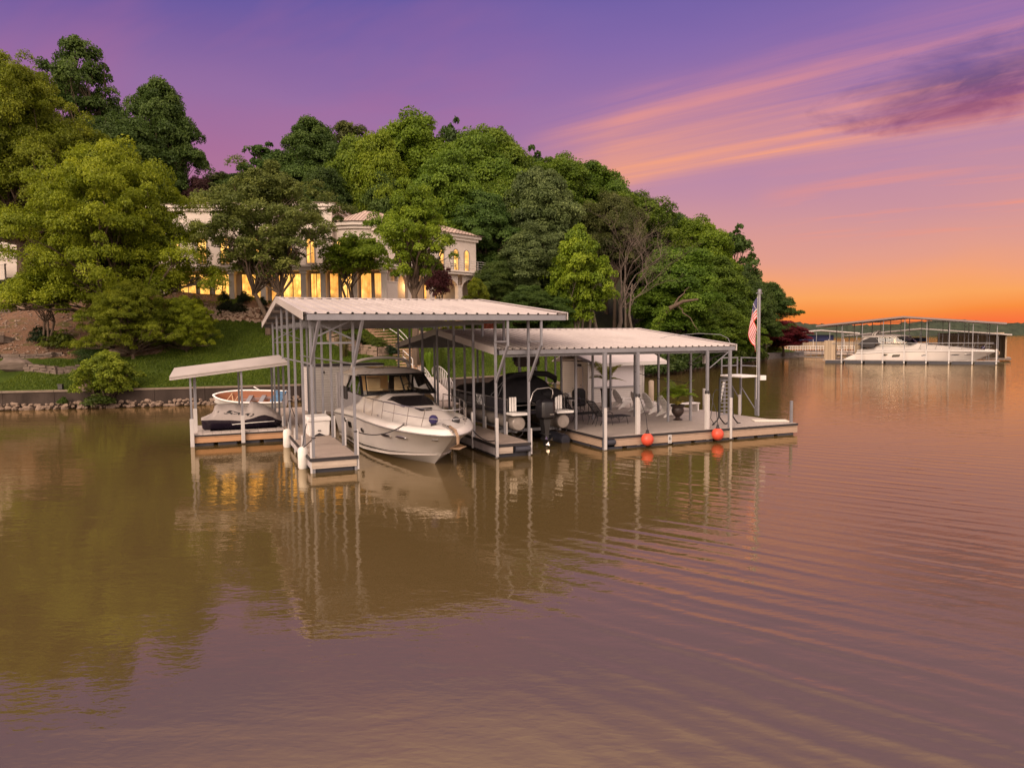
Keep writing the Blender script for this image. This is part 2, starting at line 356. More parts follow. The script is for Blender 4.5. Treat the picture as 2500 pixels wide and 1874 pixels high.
def gz(x, y):
    t = max(0, y-ys(x))
    a, b_, c, h_ = interp(t, PL), interp(t, PM), interp(t, PW), interp(t, PH)
    f = sm(-25, -20, x); z = a*(1-f)+b_*f
    f = sm(3, 11, x); z = z*(1-f)+c*f
    f = sm(36, 46, x); z = z*(1-f)+h_*f
    return z + vnoise(x, y)*.12*sm(1, 6, t)
mt, k, b, out = newmat('hillside cover')
a = k.n('ShaderNodeAttribute', attribute_name='cover'); sp = k.n('ShaderNodeSeparateColor'); k.put(sp.inputs[0], a.outputs['Color'])
g = k.obj(); n1 = k.noise(.5, 5, .6, g); n2 = k.noise(9, 4, .7, g); n3 = k.noise(40, 3, .7, g)
lawn = k.mix(k.mapr(n1, .35, .65, 0, 1), (.052, .086, .008), (.088, .135, .013)); lawn = k.mix(k.mapr(n3, .3, .7, 0, .6), lawn, (.022, .040, .004)); lawn = k.mix(k.mapr(n2, .52, .75, 0, .45), lawn, (.13, .14, .03))
mul = k.mix(k.mapr(n2, .35, .65, 0, 1), (.17, .085, .052), (.30, .17, .11)); mul = k.mix(k.mapr(n3, .48, .68, 0, .9), mul, (.40, .28, .19)); mul = k.mix(k.mapr(k.noise(22, 3, .7, g), .55, .7, 0, .8), mul, (.05, .035, .025)); mul = k.mix(k.mapr(n1, .52, .62, 0, .7), mul, (.10, .11, .03))
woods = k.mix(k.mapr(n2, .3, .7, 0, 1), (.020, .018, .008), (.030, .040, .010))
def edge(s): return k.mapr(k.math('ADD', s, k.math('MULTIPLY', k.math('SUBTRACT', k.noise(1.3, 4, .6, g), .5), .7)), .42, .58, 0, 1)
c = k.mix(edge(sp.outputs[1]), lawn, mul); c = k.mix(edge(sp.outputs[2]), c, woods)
k.put(b.inputs['Base Color'], c); b.inputs['Roughness'].default_value = .9; b.inputs['Specular IOR Level'].default_value = .1
bn = k.n('ShaderNodeBump', i_Distance=.12); k.put(bn.inputs['Height'], k.math('ADD', n3, n2)); k.put(b.inputs['Normal'], bn)
ts = [-.5, .28, .6, 1, 1.5, 2, 3, 4, 5, 6, 7, 8, 9, 10, 11, 12, 13, 14, 15, 16, 17, 18, 20, 22, 24, 27, 30, 34, 38, 44, 50, 58, 66, 76, 90, 110, 140, 180, 240]
xs = [-160+i*4 for i in range(20)]+[-80+i*1.0 for i in range(141)]
vs = []; cols = []
for tt in ts:
    for x in xs:
        wall = x < 1.5
        if tt == -.5: p = (x, ys(x)+(.26 if wall else -1.2), -1.2)
        else:
            yy = ys(x)+tt; p = (x, yy, gz(x, yy))
        vs.append(p)
        lw = 1.0; mu = 0.0; wo = 0.0
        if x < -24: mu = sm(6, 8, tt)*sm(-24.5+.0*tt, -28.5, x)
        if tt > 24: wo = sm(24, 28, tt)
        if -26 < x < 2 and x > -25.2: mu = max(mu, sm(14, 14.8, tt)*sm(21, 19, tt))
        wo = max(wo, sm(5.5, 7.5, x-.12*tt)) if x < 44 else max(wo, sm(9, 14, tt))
        cols.append((lw, mu, wo, 1))
nx = len(xs)
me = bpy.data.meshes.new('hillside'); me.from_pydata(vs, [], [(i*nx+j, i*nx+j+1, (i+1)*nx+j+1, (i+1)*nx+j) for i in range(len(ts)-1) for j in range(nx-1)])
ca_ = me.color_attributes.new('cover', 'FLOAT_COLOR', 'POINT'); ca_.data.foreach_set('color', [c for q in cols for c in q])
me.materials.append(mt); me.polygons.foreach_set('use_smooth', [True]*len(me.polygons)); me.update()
o = bpy.data.objects.new('hillside_ground', me); COL.objects.link(o)
tag(o, 'green lawn, brown mulch and wooded slope rising from the lake', 'ground', kind='structure')
# far hills across the lake
mt, k, b, out = newmat('far woods')
g = k.obj(); n1 = k.noise(.03, 5, .65, g); n2 = k.noise(.12, 3, .6, g)
c = k.mix(k.mapr(n1, .35, .65, 0, 1), (.032, .040, .030), (.062, .072, .046)); c = k.mix(k.mapr(n2, .45, .7, 0, .7), c, (.034, .043, .034))
k.put(b.inputs['Base Color'], c); b.inputs['Roughness'].default_value = 1; b.inputs['Specular IOR Level'].default_value = 0
HR = [(-900, 30), (300, 33), (560, 26), (600, 31), (625, 36), (660, 30), (710, 27), (800, 25), (900, 28), (985, 37), (1030, 35), (1075, 23), (1150, 26), (1400, 31), (2200, 26)]
rr_ = random.Random(3); rows = []
NX = 520
jit = [[rr_.uniform(-1, 1) for _ in range(NX)] for _ in range(14)]
for i in range(14):
    f = i/13; row = []
    for j in range(NX):
        x = -900+j*6.0; top = interp(x, HR)-3
        zz = top*math.sin(min(1, f*1.15)*PI/2)**.8 if i else -1
        if i: zz = max(1.5, zz+jit[i][j]*2.4+2.2*math.sin(j*.9+i*1.7)*math.sin(j*.37)+1.5)
        row.append((x+jit[i][j-1]*2, 1470+f*190+8*math.sin(j*.11), zz))
    rows.append(row)
rows.append([(p[0], p[1]+160, -2) for p in rows[-1]])
mb = MB(); mb.grid(rows)
tag(mb.build('far_hills', mt), 'low wooded hills along the far shore of the lake', 'hills', kind='structure')
# ------------------------------------------------------------------ trees
bark = M('bark', (.105, .075, .055), .9, .3, 4, .02, 14, stretch=(1, 1, .25), spec=.1)
bark_pale = M('pale bark', (.19, .15, .12), .9, .25, 4, .02, 14, stretch=(1, 1, .25), spec=.1)
leaf = leafmat('leaves')
def leaves_mesh(name, clumps, leaf_l, aspect, seed, up=.42, droop=0.0, jitter=.6):
    """clumps: (centre xyz, radii xyz, n leaves, tone, outward xyz): small folded leaf sprays spread through each clump"""
    rg = np.random.default_rng(seed); P = []; N = []; T = []; D = []
    for c, rad, n, tone, outw in clumps:
        q = rg.normal(size=(n, 3)); q /= np.linalg.norm(q, axis=1)[:, None]
        q[:, 2] = np.where(q[:, 2] < -.35, -q[:, 2]*.6, q[:, 2])
        rr = rg.uniform(.35, 1.0, n)**.5
        p = np.array(c)+q*rr[:, None]*np.array(rad)
        nn = q*.55+np.array(outw)*.35+np.array([0, 0, up])+rg.normal(size=(n, 3))*jitter
        P.append(p); N.append(nn); T.append(np.clip(tone+rg.normal(size=n)*.16, 0, 1))
        dd = rg.normal(size=(n, 3))+q*.8; dd[:, 2] -= droop*2.2; D.append(dd)
    P = np.concatenate(P); N = np.concatenate(N); T = np.concatenate(T); D = np.concatenate(D); n = len(P)
    N /= np.linalg.norm(N, axis=1)[:, None]
    D -= N*(D*N).sum(1)[:, None]; D /= np.linalg.norm(D, axis=1)[:, None]+1e-9
    B = np.cross(N, D); L = leaf_l*rg.uniform(.65, 1.35, n)[:, None]; Wd = L*aspect
    fold = N*L*.12
    v = np.empty((n, 4, 3)); v[:, 0] = P-D*L*.5; v[:, 1] = P+B*Wd*.5+fold; v[:, 2] = P+D*L*.5-N*L*.1; v[:, 3] = P-B*Wd*.5+fold
    me = bpy.data.meshes.new(name); me.vertices.add(4*n); me.vertices.foreach_set('co', v.reshape(-1).astype(np.float32))
    me.loops.add(4*n); me.loops.foreach_set('vertex_index', np.arange(4*n, dtype=np.int32))
    me.polygons.add(n); me.polygons.foreach_set('loop_start', np.arange(0, 4*n, 4, dtype=np.int32)); me.polygons.foreach_set('loop_total', np.full(n, 4, dtype=np.int32))
    at_ = me.attributes.new('tone', 'FLOAT', 'FACE'); at_.data.foreach_set('value', T.astype(np.float32))
    me.materials.append(leaf); me.update(calc_edges=True); return me
def limb(mb, a, b, r0, r1, rg, wig=.08, n=5, k=6):
    a = Vector(a); b = Vector(b); L = (b-a).length; pts = []; rs = []
    for i in range(k):
        f = i/(k-1); p = a.lerp(b, f)
        if 0 < i < k-1: p += Vector((rg.uniform(-1, 1), rg.uniform(-1, 1), rg.uniform(-.5, .5)))*wig*L
        p.z += math.sin(f*PI)*.06*L
        pts.append(p); rs.append(r0+(r1-r0)*f)
    mb.tube(pts, rs, n); return pts
def tree_proto(seed, w, h, cb, lobes, nclump, lpc, leaf_l, aspect=.6, crad=.105, trunk_r=.22, fork=.3, droop=0.0, gaps=0.0, forkn=1, shape='round', open_=0.0):
    """crown of width w, from height cb to h: rounded boughs fill an uneven envelope, each bough a cluster of leaf clumps; the trunk forks to carry each bough"""
    rg = random.Random(seed); clumps = []; lob = []; ch = h-cb
    for i in range(lobes):
        f = (i+.5)/lobes if i else .5; f = min(.97, max(.03, f+rg.uniform(-.06, .06)))
        if shape == 'round': e_ = math.sin(PI*min(1, .12+f*.86))**.7
        elif shape == 'oval': e_ = math.sin(PI*min(1, .16+f*.80))**.55*(1.0-.18*f)
        else: e_ = max(.12, 1-f)**.6
        a = i*2.399+rg.uniform(-.4, .4); R_ = w*.5*e_*rg.uniform(.74, 1.10)
        s = w*rg.uniform(.17, .25)*(1.0-.25*max(0, f-.6))*(1-.3*open_)
        d_ = max(0, R_-s*.85); 
        if i % 4 == 3: d_ *= .45
        lob.append((Vector((math.cos(a)*d_, math.sin(a)*d_, cb+s*.5+(ch-s*1.15)*f)), s, f))
    if droop and w > 12:
        for i in range(10): a = i*.66; s = w*rg.uniform(.07, .12); lob.append((Vector((math.cos(a)*w*.5*rg.uniform(.8, 1.08), math.sin(a)*w*.5*rg.uniform(.8, 1.08), cb+ch*rg.uniform(.0, .3))), s, .1))
    tot = sum(s*s for _, s, _ in lob)
    for c, s, f in lob:
        m_ = max(5, int(nclump*s*s/tot)); bt = rg.gauss(.5, .10)
        for j in range(m_):
            q = Vector((rg.gauss(0, 1), rg.gauss(0, 1), rg.gauss(.25, 1))).normalized()
            if q.z < -.5: q.z *= -.6
            if rg.random() < gaps: continue
            r_ = s*rg.uniform(.62, 1.0) if rg.random() > .12 else s*rg.uniform(1.0, 1.28); p = c+Vector((q.x*r_, q.y*r_, q.z*r_*1.0))
            cr_ = crad*w*rg.uniform(.6, 1.15)
            clumps.append((p, (cr_, cr_, cr_*(.95+droop*.15)), max(6, int(lpc*rg.uniform(.6, 1.3))), min(1, max(0, rg.gauss(bt, .13))), q))
    cm_ = leaves_mesh('crown', clumps, leaf_l, aspect, seed, droop=droop)
    tb = MB(); fk = cb*.75+ch*fork*.35
    for t in range(forkn):
        off = Vector((rg.uniform(-.4, .4), rg.uniform(-.4, .4), 0)) if forkn > 1 else Vector((0, 0, 0))
        tilt = Vector((rg.uniform(-1, 1), rg.uniform(-1, 1), 0))*(w*.09 if forkn > 1 else w*.02)
        top = off+tilt+Vector((0, 0, fk)); base = off*.6
        if forkn == 2: base = Vector((0, 0, 0)); top = Vector(((t*2-1)*w*.085, 0, fk*1.15))
        m1 = Vector((0, 0, fk*.42)) if forkn == 2 else base.lerp(top, .25)
        tb.tube([base+Vector((0, 0, -1.2)), base+Vector((0, 0, .0)), m1, m1.lerp(top, .5)+Vector((rg.uniform(-.1, .1), rg.uniform(-.1, .1), 0)), top], [trunk_r*1.35, trunk_r*1.15, trunk_r*.9, trunk_r*.8, trunk_r*.7], 8)
        for i, (c, s, f) in enumerate(lob):
            if i % forkn == t:
                e = limb(tb, top-Vector((0, 0, rg.uniform(0, fk*.12))), c+Vector((0, 0, s*.2)), trunk_r*.40, trunk_r*.10, rg)
                for q in range(3):
                    dirv = Vector((rg.uniform(-1, 1), rg.uniform(-1, 1), rg.uniform(-.2, .9)))
                    limb(tb, e[2+q % 3], c+dirv*s*.8, trunk_r*.14, trunk_r*.03, rg, .1, 4, 4)
    to = tb.build('trunk', bark, None, 40); tm = to.data; bpy.data.objects.remove(to)
    return dict(crown=cm_, trunk=tm, w=w, h=h, cb=cb)
PR = {
 'maple_a': tree_proto(11, 9, 12, 2.0, 28, 400, 380, .20, trunk_r=.24),
 'maple_b': tree_proto(12, 9, 12, 2.2, 24, 370, 380, .20, trunk_r=.22, gaps=.05),
 'maple_c': tree_proto(13, 9, 12, 1.4, 30, 410, 380, .20, trunk_r=.24, shape='oval'),
 'tall_a': tree_proto(21, 8, 14, 3.5, 28, 350, 340, .195, trunk_r=.24, gaps=.12, shape='oval', open_=.4),
 'wispy': tree_proto(22, 8, 14, 2.5, 36, 350, 210, .19, crad=.085, trunk_r=.22, gaps=.2, shape='oval', open_=1),
 'droopy': tree_proto(31, 8, 12, 1.2, 30, 380, 360, .20, droop=.7, trunk_r=.22, shape='oval'),
 'honey': tree_proto(41, 16, 15, 2.2, 54, 840, 330, .175, .5, crad=.056, trunk_r=.30, fork=.12, droop=.35, gaps=.10, open_=.75),
 'honey_b': tree_proto(42, 15, 17, 2.6, 54, 840, 310, .19, .5, crad=.062, trunk_r=.42, fork=.3, droop=.4, gaps=.06, shape='oval', open_=.6),
 'yard_v': tree_proto(51, 10, 13.5, 3.9, 36, 400, 215, .175, .55, crad=.07, trunk_r=.19, fork=.05, forkn=2, gaps=.16, open_=.5),
 'yard_a': tree_proto(52, 8, 13.5, 6.2, 26, 310, 220, .175, .55, crad=.08, trunk_r=.34, gaps=.14, open_=.5, fork=.5),
 'small': tree_proto(61, 5, 5.6, 1.6, 22, 210, 130, .17, .55, crad=.085, trunk_r=.09, forkn=3, fork=.1, gaps=.14, open_=.7),
 'forest': tree_proto(71, 9, 14, 6.4, 24, 330, 370, .20, trunk_r=.22, fork=.15),
 'droopy_high': tree_proto(32, 8, 12, 3.8, 28, 360, 350, .20, droop=.7, trunk_r=.22, shape='oval'),
 'garden': tree_proto(64, 5, 5.6, 3.1, 18, 200, 140, .16, .55, crad=.09, trunk_r=.09, forkn=3, fork=.3, gaps=.16),
 'grove': tree_proto(62, 7, 10, 2.3, 24, 300, 190, .24, .58, crad=.10, trunk_r=.15, forkn=3, gaps=.04),
 'ragged': tree_proto(63, 8, 13, 3.0, 26, 190, 110, .30, .6, crad=.08, trunk_r=.2, gaps=.15, shape='oval', open_=1),
}
def plant_tree(name, label, kind, px, D, top_y, width_px, color, base_y=None, rz=0.0, trunk_scale=1.0, group=None, pale=False, wmul=1.0, zb=None):
    """stand a tree of a kind at its place on the hillside: depth D, real height and width worked out from how large it stands"""
    p = PR[kind]; q = at(px, 800, D); x = q.x
    z0 = gz(x, D) if zb is None else zb
    ztop = at(px, top_y, D).z; ht = max(2.0, ztop-z0); wd = width_px*D/F*wmul*(1.16 if name in ('hill_tree', 'bank_tree', 'silver_maple', 'backyard_tree') else 1.0)
    t = thing(name, label, 'tree', (x, D, z0), rz, group)
    t.scale = (wd/p['w'], wd/p['w'], ht/p['h'])
    tv, tw = (R.uniform(.78, 1.2), R.uniform(.92, 1.1)) if name in ('hill_tree', 'bank_tree', 'understory_tree', 'backyard_tree') else (1, 1)
    c = bpy.data.objects.new('crown', p['crown']); COL.objects.link(c); c.parent = t; c.color = (color[0]*tv*tw, color[1]*tv, color[2]*tv, 1)
    s = bpy.data.objects.new('trunk', p['trunk']); COL.objects.link(s); s.parent = t
    if pale: s.material_slots[0].link = 'OBJECT'; s.material_slots[0].material = bark_pale
    return t
YG = (.195, .240, .012); YG2 = (.165, .200, .013); MG = (.118, .190, .018); DG = (.074, .122, .024); GG = (.125, .168, .055); LG = (.165, .240, .016); DKR = (.06, .026, .024); OL = (.115, .135, .036)
TREES = [
 # name, label, kind, px, depth, top_y, width_px, colour, rot, extra
 ('locust_tree', 'huge yellow-green feathery tree at the frame edge, over the white building', 'honey_b', 60, 74, 150, 420, YG2, .4, {}),
 ('elm_tree', 'tallest dark wispy tree rising behind the yellow-green ones on the hill', 'wispy', 225, 94, 95, 250, DG, .9, {}),
 ('oak_tree', 'dark dense tree on the skyline before the dip in the treeline', 'tall_a', 410, 90, 205, 215, DG, 2.2, {}),
 ('oak_tree', 'dark tree filling the gap behind the great yellow-green trees', 'maple_c', 300, 84, 290, 300, DG, 4.2, {}),
 ('honey_locust', 'great spreading bright yellow-green tree with layered drooping boughs on the mulch slope', 'honey', 285, 58, 362, 505, YG, 1.1, {'zb': 3.4}),
 ('yard_tree', 'green tree with a forked trunk on the lawn in front of the lit house', 'yard_v', 655, 60.5, 412, 375, (.135, .165, .035), .0, {}),
 ('yard_tree', 'tall green tree with one thick straight trunk between the house and the docks', 'yard_a', 1013, 58, 465, 235, LG, 2.0, {}),
 ('garden_tree', 'small bright green tree with several stems against the lit windows', 'garden', 868, 65, 585, 190, LG, .3, {}),
 ('garden_tree', 'light green feathery small tree at the end of the house', 'small', 1165, 71, 682, 78, YG2, 1.3, {}),
 ('japanese_maple', 'small dark red maple in front of the balcony', 'garden', 1072, 66, 652, 92, (.10, .028, .030), 2.3, {}),
 ('backyard_tree', 'dark olive tree directly behind the house roof beside the purplish one', 'wispy', 548, 92, 425, 190, OL, 3.0, {}),
 ('backyard_tree', 'thin dark tree with open twigs above the middle of the house', 'ragged', 655, 96, 352, 170, DG, 5.0, {}),
 ('copper_beech', 'purplish brown tree behind the house roof', 'maple_b', 500, 88, 440, 130, DKR, 4.1, {}),
 ('copper_beech', 'low purplish brown tree just over the house ridge', 'maple_b', 690, 90, 470, 130, DKR, 1.1, {}),
 ('hill_tree', 'dark irregular tree standing where the wooded hill begins', 'tall_a', 775, 98, 298, 190, DG, 1.7, {}),
 ('hill_tree', 'dark shaggy tree with an open top on the hill shoulder', 'wispy', 862, 102, 300, 190, OL, .2, {}),
 ('hill_tree', 'dark green tree behind the round corner bay of the house', 'maple_c', 800, 88, 420, 170, DG, .6, {}),
 ('hill_tree', 'broad bright topped tree crowning the wooded hill', 'maple_a', 1010, 100, 296, 250, LG, 3.3, {}),
 ('hill_tree', 'bright green rounded tree just below the hill crown', 'maple_b', 930, 92, 335, 170, LG, 2.6, {}),
 ('hill_tree', 'dark gappy tree poking above the hill crown', 'ragged', 1105, 108, 300, 130, DG, 4.0, {}),
 ('hill_tree', 'wide mid green tree on the slope to the lake side of the hill crown', 'maple_c', 1215, 102, 322, 240, MG, 5.3, {}),
 ('hill_tree', 'mid green tree standing lower behind the single thick trunk', 'maple_a', 1100, 86, 395, 220, MG, 1.2, {}),
 ('hill_tree', 'dark tree deep in the wood behind the balcony', 'tall_a', 1185, 84, 470, 170, DG, .9, {}),
 ('hill_tree', 'dark tree at the skyline notch with a tiny sprig above it', 'ragged', 1300, 110, 372, 150, DG, 2.4, {}),
 ('hill_tree', 'green tree on the skyline where the wood starts to fall to the lake', 'forest', 1435, 112, 408, 190, MG, .4, {}),
 ('silver_maple', 'grey-green drooping tree in the middle of the wood', 'droopy_high', 1320, 87, 425, 200, GG, 1.9, {}),
 ('silver_maple', 'grey-green drooping tree hanging lower beside the tall one', 'droopy', 1300, 80, 560, 175, GG, 4.4, {}),
 ('hill_tree', 'dark green tree behind the bare one on the skyline', 'forest', 1560, 118, 488, 190, DG, 3.7, {}),
 ('hill_tree', 'olive tree with fine twigs just behind the bare tree', 'forest', 1500, 98, 480, 160, OL, 2.9, {}),
 ('hill_tree', 'dark leafy tree with a ragged edge on the falling skyline', 'tall_a', 1640, 118, 520, 120, DG, 5.1, {}),
 ('grove_tree', 'bright green low tree on three pale stems beside the bare tree', 'grove', 1412, 76, 565, 168, LG, .8, {'pale': True}),
 ('bank_tree', 'rounded mid green tree leaning out over the water', 'maple_c', 1650, 94, 610, 230, MG, 1.6, {}),
 ('bank_tree', 'bright topped tree next above the leaning ivy-covered trunk', 'maple_a', 1705, 112, 545, 190, LG, 4.9, {}),
 ('bank_tree', 'sparse dark tree with sky showing through beside the afterglow', 'ragged', 1785, 116, 560, 160, DG, 3.1, {}),
 ('bank_tree', 'dark leafy tree between the sparse one and the flagpole', 'maple_b', 1800, 110, 655, 160, DG, .1, {}),
 ('bank_tree', 'last dark tree of the wood, above the flag', 'tall_a', 1868, 122, 692, 130, DG, 2.0, {}),
 ('bank_tree', 'bushy tree behind the flag at the water edge', 'maple_c', 1795, 106, 770, 130, MG, 2.7, {}),
 ('bank_tree', 'bushy tree at the waterline behind the swim platform ladder', 'maple_b', 1720, 97, 720, 170, MG, 5.6, {}),
 ('red_maple', 'deep red maple on the point by the lake', 'maple_b', 1914, 136, 785, 140, (.15, .018, .022), 3.9, {}),
 ('understory_tree', 'dark bushy tree just past the end of the house', 'maple_c', 1215, 77, 640, 120, DG, 1.0, {}),
 ('understory_tree', 'dark bushy tree behind the tall dock roof corner', 'maple_b', 1290, 74, 700, 150, DG, 3.0, {}),
 ('understory_tree', 'low leafy tree at the foot of the pale stems', 'maple_a', 1355, 76, 715, 120, DG, 5.0, {}),
 ('understory_tree', 'dark bush tree beneath the grey-green drooping trees', 'maple_c', 1250, 80, 620, 130, DG, 5.7, {}),
 ('understory_tree', 'shadowed tree deep behind the bare trunk', 'forest', 1480, 110, 600, 180, DG, 2.2, {}),
 ('understory_tree', 'shadowed tree deep behind the ivy-covered trunk', 'forest', 1590, 108, 640, 170, DG, 4.8, {}),
 ('understory_tree', 'dark tree behind the white building and its fence', 'maple_a', 130, 92, 420, 260, DG, 2.0, {}),
 ('understory_tree', 'dark leafy tree behind the house end nearest the great yellow-green tree', 'maple_b', 420, 88, 450, 200, DG, 3.4, {}),
 ('understory_tree', 'dark tree hidden behind the tile roof of the house', 'maple_a', 950, 90, 440, 170, DG, .4, {}),
 ('young_locust', 'bright yellow-green young tree drooping over the lawn beside the great spreading one', 'honey', 452, 55.5, 728, 150, YG, 2.6, {'zb': 3.0}),
 ('young_locust', 'bright yellow-green low tree over the mulch below the white building', 'garden', 105, 55, 672, 190, YG, 4.6, {'zb': 3.0}),
 ('young_locust', 'mid green bushy young tree at the foot of the great spreading one', 'honey', 320, 53.5, 690, 255, YG2, .9, {'zb': 2.6}),
 ('hill_tree', 'dark tree filling the wood between the hill crown and the lakeward slope', 'maple_a', 1150, 94, 345, 240, MG, 2.9, {}),
 ('hill_tree', 'fresh green tree low in the wood beside the house wing', 'maple_c', 1230, 90, 440, 200, MG, 3.8, {}),
 ('hill_tree', 'green tree on the skyline just lakeward of the notch', 'forest', 1370, 108, 395, 220, MG, 4.7, {}),
 ('hill_tree', 'mid green tree behind the bare tree twigs', 'forest', 1530, 105, 480, 220, MG, 5.9, {}),
 ('hill_tree', 'mid green tree behind the round bay and the thick trunk', 'maple_b', 880, 95, 350, 220, MG, 1.5, {}),
 ('hill_tree', 'dark tree on the skyline above the house roof end', 'maple_a', 740, 96, 385, 190, DG, 2.0, {}),
 ('hill_tree', 'dark low tree on the skyline behind the forked yard tree', 'maple_c', 610, 93, 425, 220, DG, 4.0, {}),
 ('bank_tree', 'mid green tree filling the bank between the ivy trunk and the sparse tree', 'maple_a', 1745, 106, 640, 190, MG, .9, {}),
 ('shore_tree', 'little yellow-green tree growing out from the seawall', 'small', 252, 47.2, 862, 165, (.19, .24, .02), .7, {'zb': -.9}),
]
for nm, lb, kd, px, D, ty, wpx, col, rz, ex in TREES:
    plant_tree(nm, lb, kd, px, D, ty, wpx, col, rz=rz, **ex)
# bare tree and the ivy-covered leaning trunk
def bare(mb, p, d_, L, r, lvl, rg):
    p = Vector(p); d_ = Vector(d_).normalized(); pts = [p]; n = 4
    for i in range(n):
        d_ = (d_+Vector((rg.uniform(-1, 1), rg.uniform(-1, 1), rg.uniform(-.5, .9)))*.22).normalized(); pts.append(pts[-1]+d_*L/n)
    mb.tube(pts, [r, r*.9, r*.75, r*.62, r*.5], 6 if lvl < 2 else 4)
    if lvl < 6:
        for i in range(3 if lvl < 5 else 2):
            ax = Vector((rg.uniform(-1, 1), rg.uniform(-1, 1), rg.uniform(-.2, .5))).normalized()
            nd = (d_*.85+ax*.75).normalized()
            bare(mb, pts[-1] if i < 2 else pts[2+i % 2], nd, L*rg.uniform(.56, .76), r*.52, lvl+1, rg)
q = at(1500, 800, 82); t = thing('bare_tree', 'leafless grey-brown tree with fanning twigs above the metal roof', 'tree', (q.x, 82, gz(q.x, 82)))
rg = random.Random(5); mb = MB(); mb.tube([(0, 0, -1), (.1, 0, 1.5), (.55, 0, 3.6), (.5, 0, 5.2)], [.27, .22, .19, .17], 8)
for dx, dy, L, r in ((-.05, .1, 4.2, .11), (.75, .1, 4.0, .10), (1.1, -.3, 3.4, .075), (.35, -.3, 4.4, .09), (-.6, 0, 2.6, .05), (1.2, .2, 2.6, .05), (.9, .5, 3.2, .06)):
    bare(mb, (.5, 0, 4.9), (dx, dy, 1.45 if abs(dx) < 1 else 1.0), L, r*.85, 1, rg)
mb.build('trunk', M('grey dead bark', (.13, .10, .082), .9, .25, 4, spec=.1), t, 50); t.scale = (1.3, 1.3, 1.12)
q = at(1585, 800, 84); t = thing('leaning_tree', 'leaning trunk wrapped in bright green ivy above the lower metal roof', 'tree', (q.x, 84, gz(q.x, 84)))
mb = MB(); path = [(-.8, 0, -.8), (0, 0, 2.6), (.9, -.2, 4.8), (2.0, -.6, 6.4), (3.7, -1.0, 7.3), (5.4, -1.2, 7.5)]; mb.tube(path, [.42, .38, .33, .28, .2, .1], 8)
limb(mb, (3.0, -.8, 6.9), (5.2, -1.8, 4.0), .09, .03, random.Random(2)); limb(mb, (2.6, -.8, 6.6), (4.6, -.2, 9.0), .12, .03, random.Random(4))
mb.build('trunk', bark, t, 50)
iv = []
for i in range(60):
    f = .7+i/59*2.25; a, b_ = Vector(path[int(f)]), Vector(path[int(f)+1]); p = a.lerp(b_, f-int(f))
    iv.append((p+Vector((R.uniform(-.25, .25), R.uniform(-.45, .1), R.uniform(-.2, .3))), (.45, .45, .42), 46, R.uniform(.4, .7), Vector((0, -1, .3))))
o = bpy.data.objects.new('ivy', leaves_mesh('ivy', iv, .2, .8, 77)); COL.objects.link(o); o.parent = t; o.color = (.13, .21, .016, 1)
# bare stems standing in the dark of the wood
STEM = [(1420, 79), (1440, 80), (1458, 83), (1545, 90), (1528, 94), (1610, 96), (1650, 99), (1690, 104), (1250, 82), (1278, 83), (1188, 84), (1200, 88), (1232, 86)]
mb = MB(); rg = random.Random(8)
mb.tube([(0, 0, -1), (.1, 0, 1.5), (rg.uniform(-.3, .3), .1, 4), (.5, .1, 7.5)], [.2, .17, .14, .08], 7)
limb(mb, (.2, .1, 5), (1.4, .3, 8), .06, .02, rg); limb(mb, (.3, .1, 5.6), (-1.0, .2, 8.4), .05, .02, rg)
st_me = mb.build('sapling_stem', bark_pale, None, 50); first = st_me
for i, (px, D) in enumerate(STEM):
    o = first if i == 0 else first.copy()
    if i: COL.objects.link(o)
    q = at(px, 800, D); o.location = (q.x, D, gz(q.x, D)); o.rotation_euler = (rg.uniform(-.08, .08), rg.uniform(-.14, .14), rg.uniform(0, 6)); s = rg.uniform(.8, 1.25); o.scale = (s, s, s)
    tag(o, 'slim bare stem standing in the dark of the wood', 'tree trunk', 'slim stems in the wood')
# ------------------------------------------------------------------ shrubs and beds
def shrub_mesh(seed, w, h, n, lpc, ll, asp=.5, up=.5, droop=0.0):
    rg = random.Random(seed); cl = []
    for i in range(n):
        q = Vector((rg.gauss(0, 1), rg.gauss(0, 1), abs(rg.gauss(.3, .8)))).normalized()
        f = rg.uniform(.55, .95); c = Vector((q.x*w*.5*f*.8, q.y*w*.5*f*.8, h*(.12+.72*q.z*f)))
        cl.append((c, (w*.2, w*.2, h*.2), lpc, rg.gauss(.5, .15), q))
    return leaves_mesh('shrub', cl, ll, asp, seed, up, droop)
SB = {'box': shrub_mesh(1, 1.2, 1.0, 40, 55, .10), 'bush': shrub_mesh(2, 2.2, 1.5, 40, 55, .17, .55), 'loose': shrub_mesh(3, 2.4, 1.3, 30, 45, .2, .45), 'dome': shrub_mesh(4, 3.0, 1.4, 60, 70, .12, .2, .3, .4)}
def shrub(name, label, kind, px, py, D, w, h, col, group=None, cat='shrub', z=None):
    q = at(px, py, D); o = bpy.data.objects.new(name, SB[kind]); COL.objects.link(o)
    o.location = (q.x, D, (gz(q.x, D) if z is None else z)-.05); b0 = {'box': (1.2, 1.0), 'bush': (2.2, 1.5), 'loose': (2.4, 1.3), 'dome': (3, 1.4)}[kind]
    o.scale = (w/b0[0], w/b0[0], h/b0[1]); o.rotation_euler = (0, 0, R.uniform(0, 6)); o.color = (*col, 1)
    return tag(o, label, cat, group)

